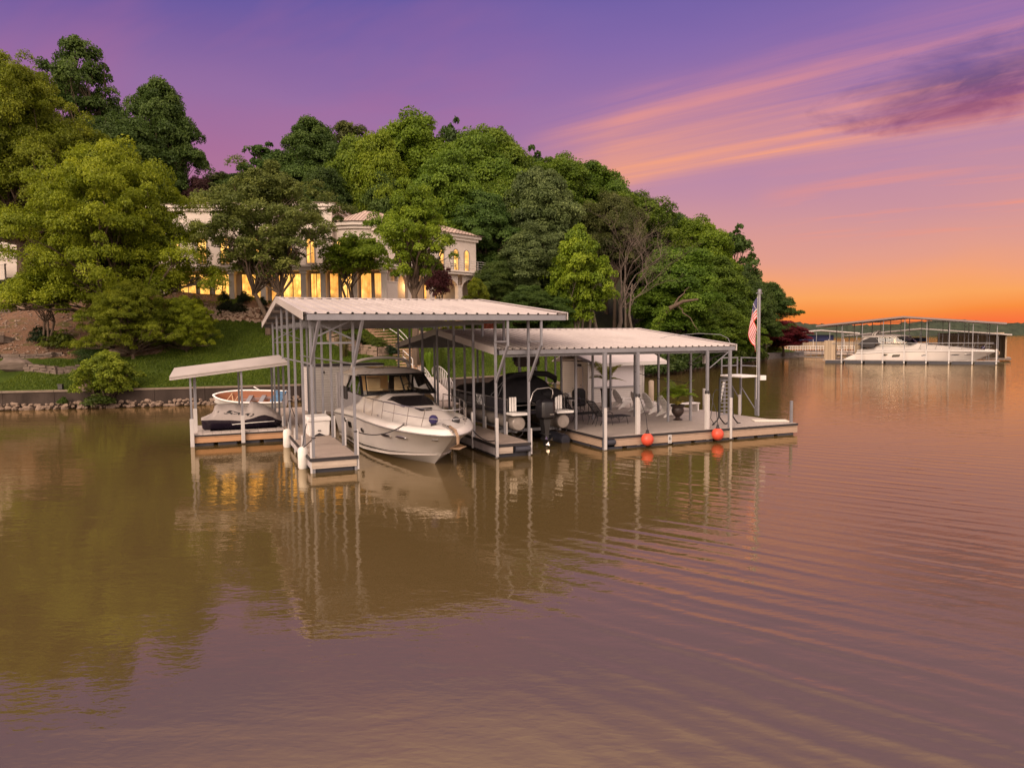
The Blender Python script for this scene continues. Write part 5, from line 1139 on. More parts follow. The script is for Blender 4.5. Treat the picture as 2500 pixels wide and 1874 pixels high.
def white_iron_chair(u, v, rz, lb):
    t = dthing('white_iron_chair', lb, 'chair', u, v, .5, rz)
    f = MB()
    for x in (-.28, .28): f.tube([(x, -.3, 0), (x, -.28, .42), (x, .2, .44), (x, .36, 1.05)], .02, 5); f.tube([(x, .3, 0), (x, .2, .44)], .02, 5); f.tube([(x, -.28, .42), (x, -.3, .62), (x, .0, .68), (x, .26, .66)], .018, 5)
    f.tube([(-.28, .36, 1.05), (-.15, .38, 1.13), (0, .38, 1.16), (.15, .38, 1.13), (.28, .36, 1.05)], .02, 5); f.build('frame', whp, t)
    b = MB(); rg = random.Random(3)
    for i in range(4):
        for j in range(4):
            c = (-.2+.135*i, .23+.035*j, .54+.14*j); b.tube([(c[0]+.055*math.cos(a*PI/4), c[1], c[2]+.065*math.sin(a*PI/4)) for a in range(9)], .009, 4)
    b.build('backrest', whp, t)
    s = MB(); [s.box(-.27, .27, -.28+.06*i, -.235+.06*i, .425, .44) for i in range(8)]; s.build('seat', whp, t); return t
white_iron_chair(11.75, 9.4, 2.6, 'white lattice-back iron armchair beside the pontoon cover'); white_iron_chair(12.6, 10.6, -.5, 'white lattice-back iron armchair nearer the shed door')
ft = dthing('plant_stand', 'white wire plant stand with curling arms behind the pontoon cover', 'plant stand', 12.4, 12.2, .5)
b = MB()
for a in range(6): c, s_ = math.cos(a*1.05), math.sin(a*1.05); b.tube([(c*.3, s_*.3, 0), (c*.12, s_*.12, .6), (c*.2, s_*.2, 1.0), (c*.42, s_*.42, 1.2), (c*.38, s_*.38, 1.36)], .014, 5)
for r_, z in ((.28, .05), (.14, .62), (.24, 1.05)): b.tube([(r_*math.cos(i*PI/6), r_*math.sin(i*PI/6), z) for i in range(13)], .012, 4)
b.build('wire_frame', whp, ft)
pc = dthing('plastic_chair', 'white shell-back plastic chair in front of the grill', 'chair', 14.9, 10.6, .5, .7)
rows = [[(x, .22*math.sin(j/6*PI-PI/2)*(1.1-.3*f_), .42+f_*.45+.02*math.cos(j)) for j, x in ((j, -.25-.16*f_+.10*abs(j/6*2-1)**2) for j in range(7))] for f_ in (0, .3, .6, .85, 1)]
b = MB(); b.grid(rows); b.grid([[(p[0]-.02, p[1], p[2]) for p in reversed(r_)] for r_ in rows]); b.build('backrest', whp, pc, True)
MB().box(-.26, .26, -.24, .24, .40, .43).build('seat', whp, pc, bevel=.01)
for x in (-.22, .22):
    for y in (-.2, .2): MB().beam((x, y, .4), (x*1.15, y*1.15, 0), .035).build('leg', whp, pc)
gr = dthing('covered_grill', 'barbecue grill under a black cover by the shed door', 'grill', 15.9, 11.4, .5)
b = MB(); rg_ = [[(x*sx, y*sx, z) for x, y in ((-.45, -.28), (.45, -.28), (.45, .28), (-.45, .28))] for z, sx in ((.02, 1.0), (.75, .98), (.95, .96), (1.1, .72), (1.13, .5))]; b.loft(rg_); b.build('cover', M('black cover cloth', (.014, .014, .016), .7, .2, 3, .02, 5), gr, 40, bevel=.03)
gr.scale = (.72, .8, .86); MB().tube([(-.75, -.3, 1.18), (.1, -.3, 1.18), (.12, -.3, 1.3)], .012, 5).build('handle', galv_dk, gr)
# palms
palm_l = leafmat('palm leaf', .35)
def palm(name, lb, u, v, kind, col, nf, L, seed, stem):
    t = dthing(name, lb, 'potted plant', u, v, .5); rg = random.Random(seed)
    if kind == 'urn': MB().lathe([(.20, 0), (.22, .03), (.12, .08), (.09, .14), (.16, .2), (.27, .34), (.28, .46), (.25, .56), (.33, .66), (.35, .70), (.30, .70), (.27, .62)], (0, 0, 0), 18).build('urn', M('dark bronze urn', (.035, .022, .018), .5, .4, 5, .02, 12), t, 40); zb_ = .64
    else: MB().lathe([(.24, 0), (.25, .05), (.30, .9), (.34, .95), (.34, 1.0), (.29, 1.0), (.27, .9)], (0, 0, 0), 16).build('pot', M('dark wicker pot', (.030, .022, .014), .9, .5, 14, .02, 20), t, 40); zb_ = .93
    lf = MB(); st = MB()
    for i in range(nf):
        a = i*2.399+rg.uniform(-.3, .3); up_ = rg.uniform(.35, 1.0); l = L*rg.uniform(.7, 1.1); pts = []
        for j in range(9):
            f_ = j/8; r_ = l*(f_*.35+.65*f_*f_*(1.15-up_*.7)); z = zb_+stem*(.4+.6*up_)+l*(f_*(.55+.55*up_)-.75*f_**2.4*(1.1-.6*up_)); pts.append(Vector((r_*math.cos(a), r_*math.sin(a), z)))
        st.tube([Vector((.03*math.cos(a), .03*math.sin(a), zb_-.05))]+pts, [.012]+[.010-.0008*j for j in range(9)], 4)
        s_ = Vector((-math.sin(a), math.cos(a), 0))
        for j in range(14):
            f_ = .22+.78*j/13; q_ = f_*8; b0 = pts[min(7, int(q_))].lerp(pts[min(8, int(q_)+1)], q_-int(q_)); d_ = (pts[min(8, int(q_)+1)]-pts[min(7, int(q_))]).normalized(); ll = .34*math.sin(min(1, f_*1.1)*PI*.9+.25)+.06
            for sg in (-1, 1):
                tip = b0+(s_*sg*.8+d_*.75+Vector((0, 0, -.22))).normalized()*ll; w_ = d_*.026
                lf.add([b0-w_, b0+w_, b0.lerp(tip, .5)+w_*1.1+Vector((0, 0, .02)), tip, b0.lerp(tip, .5)-w_*1.1+Vector((0, 0, .02))], [(0, 1, 2, 3, 4)])
    st.build('stem', M('palm stem', (.10, .11, .03), .7, .2), t); o = lf.build('frond', palm_l, t); o.color = (*col, 1); return t
palm('potted_palm', 'tall potted palm with yellowing fronds in front of the shed shutter', 16.95, 10.2, 'pot', (.40, .38, .07), 17, 1.5, 5, .55)
pu = palm('potted_palm', 'bushy green palm in a dark bronze urn on the open platform', 16.63, 3.3, 'urn', (.42, .55, .04), 20, 1.3, 9, .45)
fl_ = []
for i in range(22): fl_.append((Vector((R.uniform(-.2, .2), R.uniform(-.2, .2), .74+R.uniform(0, .1))), (.07, .07, .05), 16, .8, Vector((0, 0, 1))))
o = bpy.data.objects.new('flowers', leaves_mesh('flowers', fl_, .07, .7, 3)); COL.objects.link(o); o.parent = pu; o.color = (.30, .26, .05, 1)
# swim ladder standing on wishbone feet
ld = dthing('boarding_ladder', 'black frame ladder on wishbone feet with white rungs, by the platform edge', 'ladder', 17.45, 1.0, .5, -.1)
f = MB()
for x in (-.33, .33):
    tx = x*.8+.14; f.beam((x, 0, .32), (tx, .25, 1.98), .09, .05); f.tube([(x, 0, .36), (x-.1, -.02, .2), (x-.36, -.05, .01)], .03, 6); f.tube([(x, 0, .36), (x+.12, 0, .2), (x+.30, .05, .03), (x+.46, .08, .01)], .03, 6)
f.box(-.14, .42, .22, .28, 1.92, 2.02); f.build('frame', bk, ld)
for i in range(10):
    f_ = .05+.1*i; MB().tube([(-.33+.21*f_, .25*f_, .36+1.6*f_), (.33+.07*f_, .25*f_, .36+1.6*f_)], .022, 6).build('rung', galv, ld)
h = MB(); h.tube([(-.62, -.1, .02), (-.78, -.05, .3), (-.55, .1, 1.35), (-.42, .14, 1.5), (-.28, .16, 1.5), (-.15, .18, 1.35)], .016, 6); h.tube([(.3, .12, 1.5), (.46, .14, 1.48), (.48, .13, 1.1), (.3, .1, 1.05)], .016, 6); h.build('hand_loop', bk, ld)
rp = MB(); rp.beam((-.1, .3, .95), (.12, .34, 1.8), .1, .03); rp.build('backing_board', whp, ld)
# diving tower
tw = dthing('diving_tower', 'galvanised diving tower with a white raised platform and railings', 'diving platform', 20.5, 3.7, .5)
MB().box(-.5, .64, -.72, .8, 1.84, 1.92).build('platform', whp, tw, bevel=.01); MB().box(.5, .8, -.9, -.73, 1.70, 1.92).build('board_bracket', whp, tw)
for x, y in ((-.36, .66), (.5, .5), (.45, -.62)):
    post(tw, x, y, 0, 1.84, .085)
for pts, mids in (([(-.46, .76), (.5, .76)], 2), ([(.6, .6), (.6, -.66)], 2)):
    (xa, ya), (xb, yb) = pts; r_ = MB()
    for z in (2.35, 2.74): r_.beam((xa-.02, ya, z), (xb+.02, yb, z), .05)
    for x, y in pts: r_.beam((x, y, 1.93), (x, y, 2.74), .05)
    r_.build('railing', galv, tw)
MB().beam((.42, .4, 1.35), (.45, -.62, .25), .035).build('brace', galv, tw); MB().beam((.42, .4, .6), (.2, .9, 1.5), .03).build('brace', galv, tw)
fp = dthing('flagpole', 'tall grey flagpole rising from the diving tower', 'flagpole', 20.95, 2.92, .5)
MB().tube([(0, 0, 0), (0, 0, 5.75)], .062, 10).build('pole', galv, fp, 40); b = MB(); b.lathe([(.075, 5.72), (.09, 5.78), (.09, 5.94), (.05, 5.97)], (0, 0, 0), 10); b.beam((-.2, 0, 5.78), (.16, 0, 5.78), .04); b.build('pole_cap', galv, fp, 40)
MB().tube([(-.12, 0, .8), (-.10, 0, 5.7)], .008, 4).build('halyard', whp, fp)
# flag hanging limp from the hoist
red, whi, blu = M('flag red', (.55, .06, .05), .8, .08), M('flag white', (.62, .55, .55), .8, .05), M('flag blue', (.065, .06, .13), .8, .08)
fg = MB(); NF, NH = 40, 26
def fpt(f_, h_):   # f along the fly, h down the hoist
    z = 5.62-h_*1.0-f_*1.72+.12*math.sin(f_*5+h_*3)*f_; fold = math.sin(f_*9+h_*2.5)
    x = -.09-.52*math.sin(min(1, f_*1.25)*PI*.92)**.9*(.55+.45*h_)*(1-.25*f_)+.05*fold*f_; y = .07*fold+.10*math.sin(f_*14+h_*4)*f_*.6
    return (x, y, z)
for i in range(NF):
    for j in range(NH):
        f_, h_ = i/NF, j/NH; st_ = int(h_*13); fg.cur = 2 if (f_ < .4 and h_ < 7/13) else (0 if st_ % 2 == 0 else 1)
        q = [fpt(i/NF, j/NH), fpt((i+1)/NF, j/NH), fpt((i+1)/NF, (j+1)/NH), fpt(i/NF, (j+1)/NH)]; fg.add(q, [(0, 1, 2, 3)])
        if fg.cur == 2 and (i*3+j*5) % 7 == 0 and j % 2 == 0: 
            fg.cur = 1; c = Vector(fpt((i+.5)/NF, (j+.5)/NH)); fg.add([c+Vector((.02*math.cos(a*PI/2), -.012, .02*math.sin(a*PI/2))) for a in range(4)], [(0, 1, 2, 3)])
fo = fg.build('flag', [red, whi, blu]); fo.location = W(20.95, 2.92, .5); fo.rotation_euler = (0, 0, TH-.25); sol = fo.modifiers.new('s', 'SOLIDIFY'); sol.thickness = .006
tag(fo, 'striped red and white flag with a blue canton hanging limp on the flagpole', 'flag')
# small posts, bench, mat
for u, v, h_, w_, lb, mt_ in ((21.0, 7.0, 1.05, .12, 'white dock post on the far platform edge, by the bench', pvc), (20.72, 3.95, .95, .10, 'white dock post beneath the diving tower', pvc), (20.36, .22, .95, .10, 'grey post at the outer platform corner', galv)):
    o = MB().box(-w_/2, w_/2, -w_/2, w_/2, -.1 if v < 1 else -.3, h_).build('dock_post', mt_, None, bevel=.012); o.location = W(u, v, .5); o.rotation_euler = (0, 0, TH); tag(o, lb, 'post')
pg = MB(); pg.lathe([(.16, -1), (.16, 1.35), (.10, 1.42), (0, 1.43)], (0, 0, 0), 14); o = pg.build('mooring_pile', M('weathered tan pile', (.42, .33, .25), .85, .15, 3), None, 40); o.location = W(21.2, 12.2, .3); tag(o, 'round tan pile standing past the shed corner', 'pile')
sp_ = dthing('water_spigot', 'slim white post with a tap between the last garden chair and the urn', 'spigot', 18.1, 4.3, .5)
MB().box(-.05, .05, -.05, .05, 0, .95).build('post', pvc, sp_); MB().ball((0, 0, 1.02), .07, 10, 8).build('cap', pvc, sp_); MB().tube([(0, -.05, .8), (0, -.16, .82), (0, -.2, .74)], .018, 5).build('tap', galv_dk, sp_)
bn_ = dthing('white_bench', 'low white bench near the far platform edge', 'bench', 19.3, 6.3, .5, .1); MB().box(-.75, .75, -.25, .25, .36, .42).build('seat', whp, bn_, bevel=.01)
for x in (-.65, .65): MB().box(x-.04, x+.04, -.22, .22, 0, .36).build('leg', whp, bn_)
o = MB().box(-.75, .75, -.35, .35, 0, .035).build('swim_mat', M('cream mat', (.62, .55, .47), .7, .06), None, bevel=.01); o.location = W(20.0, 1.1, .502); o.rotation_euler = (0, 0, TH-.5); tag(o, 'flat cream mat lying at the outer corner of the platform', 'mat')
# orange-red buoys and white fenders
buo = M('red orange buoy', (.62, .075, .040), .45, .1, 3, spec=.4)
for u, lb in ((12.62, 'red-orange ball buoy hanging at the first sleeved post'), (16.0, 'red-orange ball buoy hanging at the post nearer the ladder')):
    t = dthing('ball_buoy', lb, 'buoy', u, -.26, .02, 0, 'red-orange buoys on the platform edge'); b = MB(); b.ball((0, 0, .30), .245, 20, 14, (1, 1, 1.03)); b.build('ball', buo, t, True)
    MB().lathe([(.10, .52), (.075, .56), (.05, .62), (.06, .66), (.02, .68)], (0, 0, 0), 12).build('eyelet', rub, t, 40); MB().tube([(0, 0, .66), (-.03, .05, 1.2), (-.18, .28, 1.95)], .014, 5).build('rope', rub, t)
fen = M('white fender', (.70, .66, .61), .5, .08, 4, dirt=.2)
for u, v, lb in ((-.15, 6.3, 'white cylinder fender hanging beside the jet ski dock'), (-.17, 1.05, 'white cylinder fender hanging at the front finger of the tall dock')):
    t = dthing('dock_fender', lb, 'fender', u, v, -.05, 0, 'white fenders along the tall dock'); MB().lathe([(.03, 0), (.13, .03), (.165, .10), (.165, .68), (.13, .76), (.04, .80)], (0, 0, 0), 16).build('body', fen, t, 40)
    MB().tube([(0, 0, .8), (.12, .3, 1.25), (.2, .45, 1.5)], .016, 5).build('rope', rub, t)
# white dock box
db = dthing('dock_box', 'white fibreglass dock box on the front finger beside the cruiser', 'dock box', .98, 5.85, .5)
b = MB(); b.loft([[(x*s, y*s, z) for x, y in ((-.42, -.55), (.42, -.55), (.42, .55), (-.42, .55))] for z, s in ((0, .94), (.58, 1.0))]); b.build('box', whp, db, bevel=.03)
b = MB(); b.loft([[(x*s, y*s, z) for x, y in ((-.46, -.6), (.46, -.6), (.46, .6), (-.46, .6))] for z, s in ((.59, 1.0), (.70, 1.0), (.78, .9))]); b.build('lid', whp, db, bevel=.03)
MB().box(-.06, .06, -.562, -.545, .2, .24).build('latch', rub, db)
b = MB(); b.add([(-.25, -.56, .003), (.25, -.56, .003), (0, -.555, .13), (-.25, -.5, .003), (.25, -.5, .003), (0, -.5, .13)], [(0, 1, 2), (3, 5, 4), (0, 2, 5, 3), (1, 4, 5, 2), (0, 3, 4, 1)]); b.build('foot_notch', rub, db)
# brown cloth covered box and black fan hanging under the lower roof
hb = dthing('hanging_cabinet', 'dark brown covered box hanging under the lower roof', 'cabinet', 11.75, 9.2, 2.86)
b = MB(); b.prism_y([(-.56, .1), (-.5, .0), (.5, 0), (.56, .1), (.63, .14), (.63, .62), (-.63, .62), (-.63, .14)], -.2, .2); b.build('cover', M('brown vinyl cover', (.030, .014, .012), .6, .2, 3, .02, 5), hb, bevel=.03); MB().tube([(0, 0, .62), (0, 0, 1.1)], .03, 6).build('hanger', galv_dk, hb); MB().tube([(-.7, 0, .3), (-.7, -.02, .52)], .07, 8).build('speaker', rub, hb)
fa = dthing('dock_fan', 'black fan clamped to a post under the lower roof', 'fan', 13.25, 11.4, 2.95)
MB().ball((0, 0, 0), .09, 10, 8).build('motor', bk, fa, 40); b = MB()
for i in range(3):
    b.tube([((.26-.05*i)*math.cos(a*PI/9), -.06-.03*i, (.26-.05*i)*math.sin(a*PI/9)) for a in range(19)], .009, 4)
for i in range(10): a = i*PI/5; b.tube([(.05*math.cos(a), -.12, .05*math.sin(a)), (.26*math.cos(a), -.06, .26*math.sin(a))], .006, 4)
b.build('cage', bk, fa)
for i in range(3): a = i*2.09+.4; MB().add([(.05*math.cos(a), -.08, .05*math.sin(a)), (.22*math.cos(a-.3), -.05, .22*math.sin(a-.3)), (.22*math.cos(a+.4), -.1, .22*math.sin(a+.4)), (.05*math.cos(a), -.07, .05*math.sin(a)), (.22*math.cos(a-.3), -.04, .22*math.sin(a-.3)), (.22*math.cos(a+.4), -.09, .22*math.sin(a+.4))], [(0, 1, 2), (5, 4, 3), (0, 3, 4, 1), (1, 4, 5, 2), (2, 5, 3, 0)]).build('blade', bk, fa)
MB().beam((0, .05, 0), (.15, .3, .35), .04).build('bracket', bk, fa)
# gangway from the shore
ga = thing('gangway', 'white arched-truss gangway from the shore to the docks', 'gangway', W(10.4, 18.0, .5))
A_, B_ = Vector((0, 0, 0)), Vector((at(1032, 800, 57.5).x, 57.5, 1.35))-W(10.4, 18.0, .5)
dg = (B_-A_); n_ = Vector((dg.y, -dg.x, 0)).normalized(); 
q = [A_+n_*.6, B_+n_*.6, B_-n_*.6, A_-n_*.6]; MB().add([p+Vector((0, 0, 0)) for p in q]+[p+Vector((0, 0, .08)) for p in q], [(0,3,2,1),(4,5,6,7),(0,1,5,4),(1,2,6,5),(2,3,7,6),(3,0,4,7)]).build('walkway', deckl, ga)
for s_ in (-.6, .6):
    r_ = MB(); N_ = 14; top = [A_+dg*(i/N_)+n_*s_+Vector((0, 0, .25+1.05*math.sin(i/N_*PI)**.6)) for i in range(N_+1)]; bot = [A_+dg*(i/N_)+n_*s_ for i in range(N_+1)]
    r_.tube(top, .035, 6); r_.tube(bot, .035, 6)
    for i in range(N_): r_.tube([top[i], bot[i]], .02, 5); r_.tube([bot[i], top[i+1]] if i < N_/2 else [top[i], bot[i+1]], .02, 5)
    r_.build('railing', railm, ga)
# ------------------------------------------------------------------ cruiser, bow towards the viewer (x across, y astern, z up)
gel = M('white gelcoat', (.62, .565, .53), .22, .035, .8, spec=.5, dirt=.04)
gel2 = M('darker ivory gelcoat', (.47, .42, .39), .3, .03, .8, spec=.5)  # darker ivory than the hull, for the hardtop, its legs and radar arch
blackg = M('black glass panel', (.010, .009, .012), .12, .1, 2, spec=.6)
stripe = M('black boot stripe', (.010, .010, .012), .3, .1, 3)
steel = M('stainless steel', (.42, .40, .40), .22, .1, 4, metal=.85)
glass = glassmat('tinted windscreen', (.92, .94, .88))
tan = M('tan upholstery', (.68, .50, .32), .6, .08, 4)
cru = dthing('motor_cruiser', 'big white cabin cruiser with dark portholes moored under the tall dock roof, bow out', 'motor yacht', 4.1, 0)
Y1 = 9.6
def hb_s(d): return 1.86*(1-(1-min(max(d, 0)/6, 1))**2.4)**.62
def hb_c(d): return 1.62*(1-(1-min(max(d, 0)/6.2, 1))**2)**.8
ZS = [(-2.2, 1.20), (0, 1.25), (2, 1.285), (4, 1.27), (6.5, 1.16), (9.6, .98)]
def c_sheer(s): y = -2.15+(Y1+2.15)*s**1.25; return Vector((hb_s(y+2.15), y, interp(y, ZS)))
def c_off(off, dz, s): y0 = -2.15+off; y = y0+(Y1-y0)*s**1.25; return Vector((max(0, hb_s(y-y0)*(1.86-off)/1.86), y, interp(y, ZS)+dz))
def c_chine(s): y = -.75+(Y1+.75)*s**1.25; d = y+.75; return Vector((hb_c(d), y, interp(d, [(0, .42), (1, .31), (2.5, .17), (5, .06), (10.4, .0)])))
def c_keel(s): y = .06+(Y1-.06)*s**1.25; return Vector((0, y, interp(y, [(0, -.03), (1.5, -.35), (4, -.5), (9.6, -.5)])))
def hull_pt(s, r):      # r: 0 at the sheer, 1 at the chine
    a, b_ = c_sheer(s), c_chine(s); p = a.lerp(b_, r); p.x -= .13*math.sin(r*PI)*max(0, 1-s*1.7)*min(1, p.x*2); return p
SS = [i/44 for i in range(45)]
ZC = [(-1.9, 1.40), (-1, 1.50), (0, 1.62), (1.8, 1.86), (3.3, 2.10), (4.2, 2.16), (7.5, 2.12), (8.3, 1.75), (9.6, 1.45)]
def deck_pt(s, g):
    e_ = c_off(.30, .20, s); z = e_.z+(interp(e_.y, ZC)-e_.z)*sm(.10, .62, g)
    return Vector((e_.x*(1-g), e_.y, z))
def side(mb, rows, sg): mb.grid([[(p.x*sg, p.y, p.z) for p in (r if sg > 0 else r)] for r in rows])
hu = MB(); rows = [[c_keel(s) for s in SS], [c_chine(s).lerp(c_keel(s), .12)+Vector((0, 0, -.02)) for s in SS], [c_chine(s)+Vector((.035 if s > .02 else 0, 0, 0)) for s in SS]]+[[hull_pt(s, r) for s in SS] for r in (.985, .8, .6, .4, .2, .06, 0)]
for sg in (1, -1): side(hu, rows, sg)
tp = [c_keel(1)]+[r[-1] for r in rows[1:]]; hu.add([p for p in tp]+[Vector((-p.x, p.y, p.z)) for p in tp], [(i, i+1, len(tp)+i+1, len(tp)+i) for i in range(len(tp)-1)])
hu.build('hull', gel, cru, 50)
dkm = MB(); rows = [[c_sheer(s)+Vector((0, 0, .03)) for s in SS], [c_off(.03, .10, s) for s in SS], [c_off(.12, .17, s) for s in SS], [c_off(.24, .20, s) for s in SS]]+[[deck_pt(s, g_) for s in SS] for g_ in (0, .08, .14, .2, .28, .36, .44, .52, .62, .75, .88, 1.0)]
for sg in (1, -1): side(dkm, rows, sg)
dkm.build('deck', gel, cru, 60)
b = MB()
for sg in (1, -1): b.tube([(p.x*sg*1.005, p.y-.01, p.z+.015) for p in [c_sheer(s) for s in SS]], .028, 6)
b.build('rub_rail', M('grey rub rail', (.17, .155, .15), .4, .1), cru, True)
b = MB()
for sg in (1, -1):
    rr_ = []
    for r in (.84, .90):
        row = []
        for s in [i/40 for i in range(3, 41)]:
            h_ = .012*(1 if s > .1 else s*10); rv = r if r > .85 else .90-(.05*min(1, max(0, (s-.07)*2.4))); p = hull_pt(s, rv); row.append((p.x*sg*1.004+.008*sg, p.y-.01, p.z))
        rr_.append(row)
    b.grid(rr_)
b.build('boot_stripe', stripe, cru)
# windscreen, side glass, hardtop
def wb(a): x = 1.5*a; return Vector((x, 4.22+.53*a*a, 2.165-.085*a*a))
def wt_(a): x = 1.35*a; return Vector((x, 4.92+1.15*a*a, 2.885-.045*a*a))
AS = [-1+i/8 for i in range(17)]
g_ = MB(); g_.grid([[wb(a) for a in AS], [wt_(a) for a in AS]]); g_.build('windscreen', glass, cru)
for sg in (1, -1): g_ = MB(); g_.add([wb(sg)+Vector((0, .12, 0)), Vector((sg*1.5, 8.4, 2.10)), Vector((sg*1.36, 7.6, 2.83)), wt_(sg)+Vector((0, .1, 0))], [(0, 1, 2, 3)]); g_.build('side_window', glass, cru)
fr = MB()
fr.tube([wb(a)+Vector((0, -.01, .0)) for a in AS], .04, 6); fr.tube([wt_(a) for a in AS], .03, 6)
for a, w_ in ((-1, .11), (1, .11), (-.88, .05), (.07, .055), (.34, .04), (.88, .05)): fr.beam(wb(a), wt_(a*.98 if abs(a) > .5 else a*.7), w_, .05)
for sg in (1, -1): fr.tube([wb(sg), Vector((sg*1.5, 8.5, 2.09))], .035, 6); fr.beam(Vector((sg*1.5, 8.4, 2.09)), Vector((sg*1.36, 7.6, 2.85)), .07)
fr.build('window_frame', stripe, cru)
ht = MB(); BS = [0, .03, .12, .3, .5, .7, .9, 1]
def htp(a, b_, dz=0):
    y0 = 4.78+1.2*a*a; y = y0+(9.1-y0)*b_; w_ = 1.48+.10*min(1, b_*3); edge = (1-abs(a)**3.0)
    return Vector((a*w_, y, 2.875-.02*a*a+.235*edge**.8*min(1, .12+b_*3.2)**.8-.06*max(0, b_-.7)/.3+dz))
ht.grid([[htp(a, b_) for a in AS] for b_ in BS]); ht.grid([[htp(a, b_, 0)*1 if False else Vector((htp(a, b_).x, htp(a, b_).y, 2.86-.05*a*a)) for a in reversed(AS)] for b_ in BS])
ht.grid([[htp(a, 1) for a in AS], [Vector((htp(a, 1).x, 9.1, 2.86-.05*a*a)) for a in AS]])
for sg in (-1, 1): ht.grid([[htp(sg, b_) for b_ in BS], [Vector((htp(sg, b_).x, htp(sg, b_).y, 2.81)) for b_ in BS]])
ht.build('hardtop', gel2, cru, 55)
for sg in (1, -1): b = MB(); b.prism_x([(8.4, 2.05), (9.3, 1.95), (8.9, 2.85), (7.6, 2.86), (7.75, 2.7)], sg*1.44-.04, sg*1.44+.04); b.build('hardtop_leg', gel2, cru)
b = MB(); b.grid([[htp(a*.5, .30+.42*q_, .015) for a in AS] for q_ in (0, .5, 1)]); b.build('sunroof', blackg, cru)
b = MB(); n = 16
pa_ = [Vector((1.28*math.cos(PI*i/n), 8.0-.35*math.sin(PI*i/n), 2.98+.52*math.sin(PI*i/n)**.55)) for i in range(n+1)]
b.tube(pa_, [.10]+[.065]*(n-1)+[.10], 8); b.tube([p+Vector((0, .22, -.02)) for p in pa_], .05, 8); b.build('radar_arch', gel2, cru, True)
# inside the windscreen
TC, k, b, out = newmat('lit tan canvas'); tl = k.n('ShaderNodeBsdfTranslucent', i_0=(.95, .72, .42)); b.inputs['Base Color'].default_value = (.85, .64, .38, 1); mx = k.n('ShaderNodeMixShader', i_0=.6); k.t.links.new(b.outputs[0], mx.inputs[1]); k.t.links.new(tl.outputs[0], mx.inputs[2]); k.t.links.new(mx.outputs[0], out.inputs[0])
b = MB(); b.box(-1.25, 1.25, 4.7, 5.1, 2.1, 2.24); b.build('dashboard', blackg, cru, bevel=.03)
wh = MB(); wh.tube([(.45+.2*math.cos(i*PI/8), 5.15-.05*math.sin(i*PI/8), 2.33+.15*math.sin(i*PI/8)) for i in range(17)], .018, 5); wh.tube([(.45, 5.15, 2.33), (.45, 5.0, 2.2)], .03, 5); wh.build('steering_wheel', blackg, cru)
for x in (-.75, .45): b = MB(); b.box(x-.3, x+.3, 6.1, 6.3, 2.1, 2.72); b.box(x-.3, x+.3, 5.65, 6.2, 2.1, 2.26); b.build('seat', tan, cru, bevel=.05)
b = MB(); b.box(-1.35, .3, 8.0, 8.08, 2.05, 2.82); b.build('rear_canvas', TC, cru); b = MB(); b.box(.35, 1.3, 8.0, 8.08, 2.05, 2.82); b.build('rear_canvas', rub, cru)
b = MB(); b.box(-1.62, -1.5, 7.9, 9.2, 1.7, 2.25); b.build('aft_curtain', rub, cru, bevel=.04)
# foredeck hatch, vents, rails, lamp, anchor, cleats
def dpt(x, y, up=.012):
    lo, hi = 0, 1
    for _ in range(30):
        md = (lo+hi)/2
        if c_off(.30, .2, md).y < y: lo = md
        else: hi = md
    e_ = c_off(.30, .2, lo); g = max(0, 1-abs(x)/max(.01, e_.x)); p = deck_pt(lo, g); return Vector((x, y, p.z+up))
def deck_panel(name, quad, mat, up=.014, n=8):
    b = MB(); rows = []
    for i in range(n+1):
        f_ = i/n; a = Vector((*quad[0], 0)).lerp(Vector((*quad[3], 0)), f_); c = Vector((*quad[1], 0)).lerp(Vector((*quad[2], 0)), f_)
        rows.append([dpt(a.x+(c.x-a.x)*j/n, a.y+(c.y-a.y)*j/n, up) for j in range(n+1)])
    b.grid(rows); low = [[p-Vector((0, 0, up+.02)) for p in r] for r in rows]
    for ra, rb in ((rows[0], low[0]), (rows[-1], low[-1]), ([r[0] for r in rows], [r[0] for r in low]), ([r[-1] for r in rows], [r[-1] for r in low])): b.grid([ra, rb])
    return b.build(name, mat, cru)
deck_panel('foredeck_hatch', [(-.82, 3.35), (.82, 3.35), (.55, 1.75), (-.55, 1.75)], blackg, .02)
deck_panel('skylight', [(-.30, 1.35), (.34, 1.35), (.22, .92), (-.18, .92)], blackg, .02)
for sg in (-1, 1): b = MB(); b.tube([dpt(sg*.92, 3.5, .03), dpt(sg*.80, 2.6, .03), dpt(sg*.62, 1.6, .03)], .022, 5); b.build('grab_rail', steel, cru)
rail = MB(); up_ = []; SR = [.58, .47, .37, .28, .19, .11, .035]
def rp_(s, sg, h): e_ = c_off(.26, .20, s); return Vector((e_.x*sg*(1-.02*h), e_.y-.22*h*(1 if s < .12 else .2), e_.z+h*.62))
L_ = [rp_(s, -1, 1) for s in SR]; Rr = [rp_(s, 1, 1) for s in reversed(SR)]
rail.tube([rp_(.58, -1, .0)]+L_+[Vector((0, L_[-1].y-.12, L_[-1].z))]+Rr+[rp_(.58, 1, 0)], .018, 6)
rail.tube([rp_(s, -1, .5) for s in SR[2:]]+[rp_(s, 1, .5) for s in reversed(SR[2:])], .012, 5)
for s in SR[:-1]:
    for sg in (-1, 1): rail.tube([rp_(s+.012, sg, 0), rp_(s, sg, 1)], .015, 5)
rail.build('bow_rail', steel, cru)
b = MB(); c = dpt(-.36, -1.15, .19); b.ball(c, .155, 16, 12); b.build('spotlight', M('dark blue cover', (.018, .012, .075), .5, .15, 4), cru, True); b = MB(); b.box(c.x-.09, c.x+.09, c.y-.03, c.y+.03, c.z-.21, c.z-.13); b.build('spotlight_base', blackg, cru)
